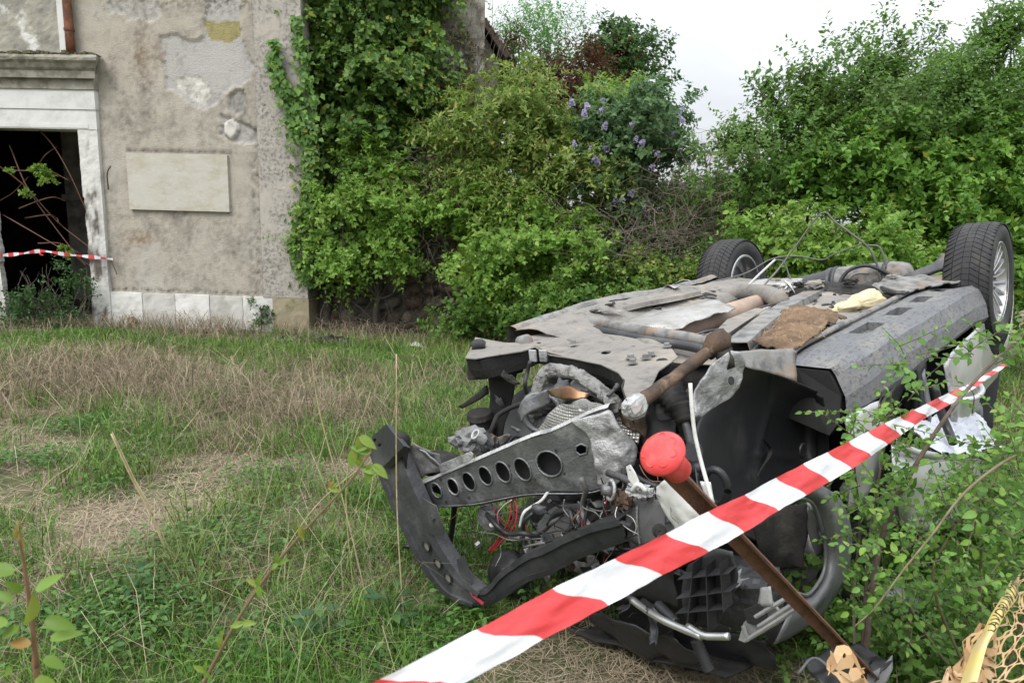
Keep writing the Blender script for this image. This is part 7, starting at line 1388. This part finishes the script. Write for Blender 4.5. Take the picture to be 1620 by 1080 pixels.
sp1 = thing('sapling', 'green leafy sapling with a dark stem in front of the car flank, under the tape', 'sapling', (1.12, 1.98, 0))
def pz(l, d): return [dp(*p, q) for p, q in zip(l, d)]
main = [smooth_path([np.array([1.12, 1.98, 0])] + pz([(1385, 900), (1415, 800), (1455, 725), (1500, 655), (1545, 600), (1625, 520)], [1.95, 1.95, 1.95, 1.95, 2.0, 2.1]), 8),
        smooth_path([np.array([1.12, 1.98, 0])] + pz([(1370, 930), (1380, 820), (1400, 700), (1410, 620)], [2.0, 2.0, 2.0, 2.0]), 8),
        smooth_path([np.array([1.12, 1.98, 0])] + pz([(1350, 950), (1360, 840), (1352, 740), (1345, 680)], [2.1, 2.1, 2.05, 2.0]), 8)]
mb = MB()
for i, P in enumerate(main): mb.tube(P, [.010, .0035] if i == 0 else [.006, .002], 7)
M_stem = mat('sapling_bark', (.13, .10, .075), .8, col2=(.08, .06, .045), scale=25, bump=.3); mb.build('trunk', M_stem, sp1, smooth=True)
sp2 = thing('sapling', 'green leafy sapling with drooping pale twigs at the right edge above the orange mesh', 'sapling', (1.55, 2.0, 0))
main2 = [smooth_path([np.array([1.55, 2.0, 0])] + pz([(1700, 690), (1610, 718), (1530, 775), (1475, 845), (1430, 900), (1385, 960), (1352, 990)], [1.75, 1.7, 1.65, 1.6, 1.55, 1.52, 1.5]), 8),
         smooth_path([np.array([1.55, 2.0, 0])] + pz([(1480, 940), (1500, 850), (1560, 780), (1600, 700)], [1.9, 1.85, 1.85, 1.9]), 8),
         smooth_path([np.array([1.55, 2.0, 0])] + pz([(1440, 960), (1450, 870), (1470, 800)], [2.0, 1.95, 1.95]), 8), smooth_path([np.array([1.55, 2.0, 0])] + pz([(1550, 900), (1600, 830), (1640, 790)], [1.9, 1.9, 1.9]), 8)]
mb = MB()
for i, P in enumerate(main2): mb.tube(P, [.005, .0012], 7)
mb.build('trunk', mat('twig_olive', (.17, .15, .075), .8, col2=(.11, .09, .05), scale=25), sp2, smooth=True)
def sprigs(parent, centers, per_leaf, count_obj, seed, zbias=.15):
    """short leafy twigs round given (px, py, depth, spread) centres: first leaves become objects, the rest one mass"""
    g_ = np.random.default_rng(seed); L = []; mb = MB()
    for (px, py, d, sx, sy, k) in centers:
        for _ in range(k):
            q = dp(px + g_.normal() * sx, py + g_.normal() * sy, d + g_.normal() * .07); ax = unit(np.array([g_.normal() * .7, g_.normal() * .4 - .1, g_.normal() * .5 + zbias])); l = g_.uniform(.07, .16)
            P = smooth_path([q, q + ax * l * .5 + g_.normal(size=3) * .008, q + ax * l], 4); mb.tube(P, [.0016, .0008], 4, cap=False); sdv = unit(np.cross(ax, g_.normal(size=3)))
            for j in range(per_leaf):
                t = (j + .5) / per_leaf; p = q + ax * l * t; s_ = sdv * (1 if j % 2 else -1); L.append((p, ax * .6 + s_ + np.array([0, 0, -.1]) + g_.normal(size=3) * .25, np.array([g_.normal() * .4, -.45 + g_.normal() * .3, .8]), g_.uniform(.55, 1.05) * (1.1 - .4 * t)))
            L.append((q + ax * l, ax, np.array([g_.normal() * .4, -.5, .8]), .6))
    tag(mb.build('twigs', M_stem, parent), kind='stuff')
    L.sort(key=lambda e: np.linalg.norm(e[0] - CAM_P))
    for p, d, n, s in L[:count_obj]: put_leaf(parent, p, d, n, s * .82, LP_[g_.integers(3)])
    R_ = L[count_obj:]
    if R_:
        P = np.array([e[0] for e in R_]); D = np.array([e[1] for e in R_]); N = np.array([e[2] for e in R_]); S_ = np.array([e[3] for e in R_]); leaf_mesh('leaf_mass', P, D, N, .036 * S_, .023 * S_, M_lf2, parent, shape='hex')
sprigs(sp1, [(1405, 700, 1.95, 20, 34, 13), (1375, 670, 2.0, 12, 22, 5), (1440, 610, 1.98, 16, 26, 5), (1356, 745, 2.0, 9, 34, 6), (1388, 790, 2.0, 24, 28, 13), (1535, 575, 2.0, 16, 34, 4), (1365, 850, 2.0, 16, 34, 12), (1425, 560, 2.0, 12, 20, 4), (1580, 540, 2.05, 18, 20, 5), (1420, 640, 2.0, 10, 20, 4)], 8, 290, 5)
sprigs(sp2, [(1480, 780, 1.9, 46, 34, 26), (1560, 760, 1.85, 40, 36, 24), (1500, 860, 1.85, 50, 40, 30), (1580, 850, 1.85, 36, 40, 24), (1420, 880, 1.75, 30, 30, 12), (1440, 940, 2.0, 40, 30, 16), (1545, 920, 2.0, 40, 26, 12), (1380, 950, 1.9, 20, 24, 6), (1600, 690, 1.9, 24, 24, 8), (1470, 1000, 2.05, 40, 30, 12), (1400, 1020, 2.1, 30, 20, 6)], 8, 290, 6)
for (px, py) in ((1350, 992), (1365, 985), (1378, 955), (1392, 930), (1360, 930), (1350, 905), (1372, 912), (1400, 905), (1412, 890), (1342, 968), (1425, 880), (1386, 945)): put_leaf(sp2, dp(px, py, 1.5), np.array([-.6 + gs.normal() * .3, 0, -.7]), np.array([gs.normal() * .3, -.8, .5]), gs.uniform(.4, .65), LP_[gs.integers(3)])
# undergrowth in the shade behind them
ug = thing('undergrowth', 'shaded green undergrowth beneath the saplings at the car flank', 'undergrowth', (1.6, 2.5, 0)); foliage(ug, [(np.array([1.25, 2.5, .12]), np.array([.45, .35, .22])), (np.array([1.7, 2.6, .15]), np.array([.5, .4, .28])), (np.array([2.3, 3.0, .15]), np.array([.5, .5, .28])), (np.array([1.5, 2.2, .1]), np.array([.4, .25, .18])), (np.array([2.6, 3.4, .2]), np.array([.3, .4, .4]))], 1300, G_mid, (.035, .022), 9, .13, .6, .2, (.3, 1.05), .3, .7, .2, 96, 'leaves', .5, .4, -.6)
# blurred sprigs at the lower left
spL = thing('sprig', 'reddish-tipped young leafy sprig close to the camera at the lower left edge', 'sprig', (*dp(60, 1080, .72)[:2], 0))
P = smooth_path([np.array([*dp(66, 1150, .74)[:2], 0.0]), dp(66, 1150, .74), dp(58, 1050, .73), dp(48, 960, .72), dp(38, 890, .71), dp(30, 850, .70)], 6); mk('stem', *tube(P, [.004, .0012], 6), mat('sprig_stem', (.20, .11, .06), .7), spL, smooth=True)
LPs = [leaf_proto(.036, .017, .35, .25, leafobj_mat('sprig_leaf', [(0, (.12, .21, .025)), (.5, (.18, .30, .045)), (.85, (.24, .28, .05)), (1, (.34, .17, .06))], .4))]
for px, py, ang, s in ((30, 850, 80, .8), (40, 862, 100, .9), (22, 905, 170, 1.0), (58, 935, 40, .8), (20, 950, 150, .8), (42, 985, 60, 1.0), (30, 995, 200, .9), (72, 980, -10, .9), (48, 1020, 170, .9), (70, 1040, -20, .8), (12, 985, 190, .9), (20, 1060, 200, .9), (60, 1070, -40, 1.0), (34, 935, 110, .7), (80, 1010, 10, .8)):
    a = R(ang); put_leaf(spL, dp(px, py, .71), np.array([math.cos(a), gs.normal() * .5 - .1, math.sin(a)]), np.array([gs.normal() * .6, -.6, .7 + gs.normal() * .3]), s * gs.uniform(.7, 1.1), LPs[0])
spM = thing('sprig', 'long thin sprig with small leaf buds slanting across the lower left foreground', 'sprig', (*dp(320, 1090, .95)[:2], 0))
P = smooth_path([dp(180, 1330, 1.0), dp(295, 1130, .96), dp(370, 990, .93), (dp(430, 900, .92)), dp(490, 830, .90), dp(550, 765, .88), dp(586, 715, .87)], 8); mk('stem', *tube(P, [.0035, .001], 6), mat('sprig_stem2', (.17, .12, .06), .7), spM, smooth=True)
for px, py in ((586, 715), (575, 740), (560, 710), (520, 770), (475, 832), (440, 890), (408, 925), (385, 985), (350, 1008), (325, 1060), (570, 690), (590, 735)):
    for j in range(3 if px < 570 else 2): a = gs.uniform(0, 6.28); put_leaf(spM, dp(px, py, .90), np.array([math.cos(a), -.3, math.sin(a)]), np.array([gs.normal() * .3, -.8, .5]), gs.uniform(.35, .55) if px < 550 else .75, LPs[0])
# broad weed plants in the lower foreground
for (px, py, lab) in ((505, 1040, 'low weed with dark blue-green oval leaves near the tape at the bottom edge'), (210, 975, 'low palmate-leaved weed rosette in the left foreground'), (620, 1010, 'low broad-leaved weed beside the barrier tape bottom')):
    b0 = gp(px, py); t = thing('weed_plant', lab, 'weed', b0, group='broad weeds in the foreground'); 
    me = leaf_proto(.06, .03, .2, .25, leafobj_mat('weed_leaf_big', [(0, (.03, .085, .03)), (.6, (.05, .12, .04)), (1, (.085, .165, .04))]))
    mb = MB()
    for j in range(20):
        a = gs.uniform(0, 6.28); h_ = gs.uniform(.05, .20); p = b0 + np.array([math.cos(a) * .07 * gs.random(), math.sin(a) * .07 * gs.random(), h_]); put_leaf(t, p, np.array([math.cos(a), math.sin(a), .25]), np.array([0, -.3, 1.0]), gs.uniform(.6, 1.05), me); mb.tube([b0, (b0 + p) / 2, p], .0015, 4, cap=False)
    tag(mb.build('stalks', mat('weed_stalk', (.09, .15, .04), .7), t), kind='stuff')
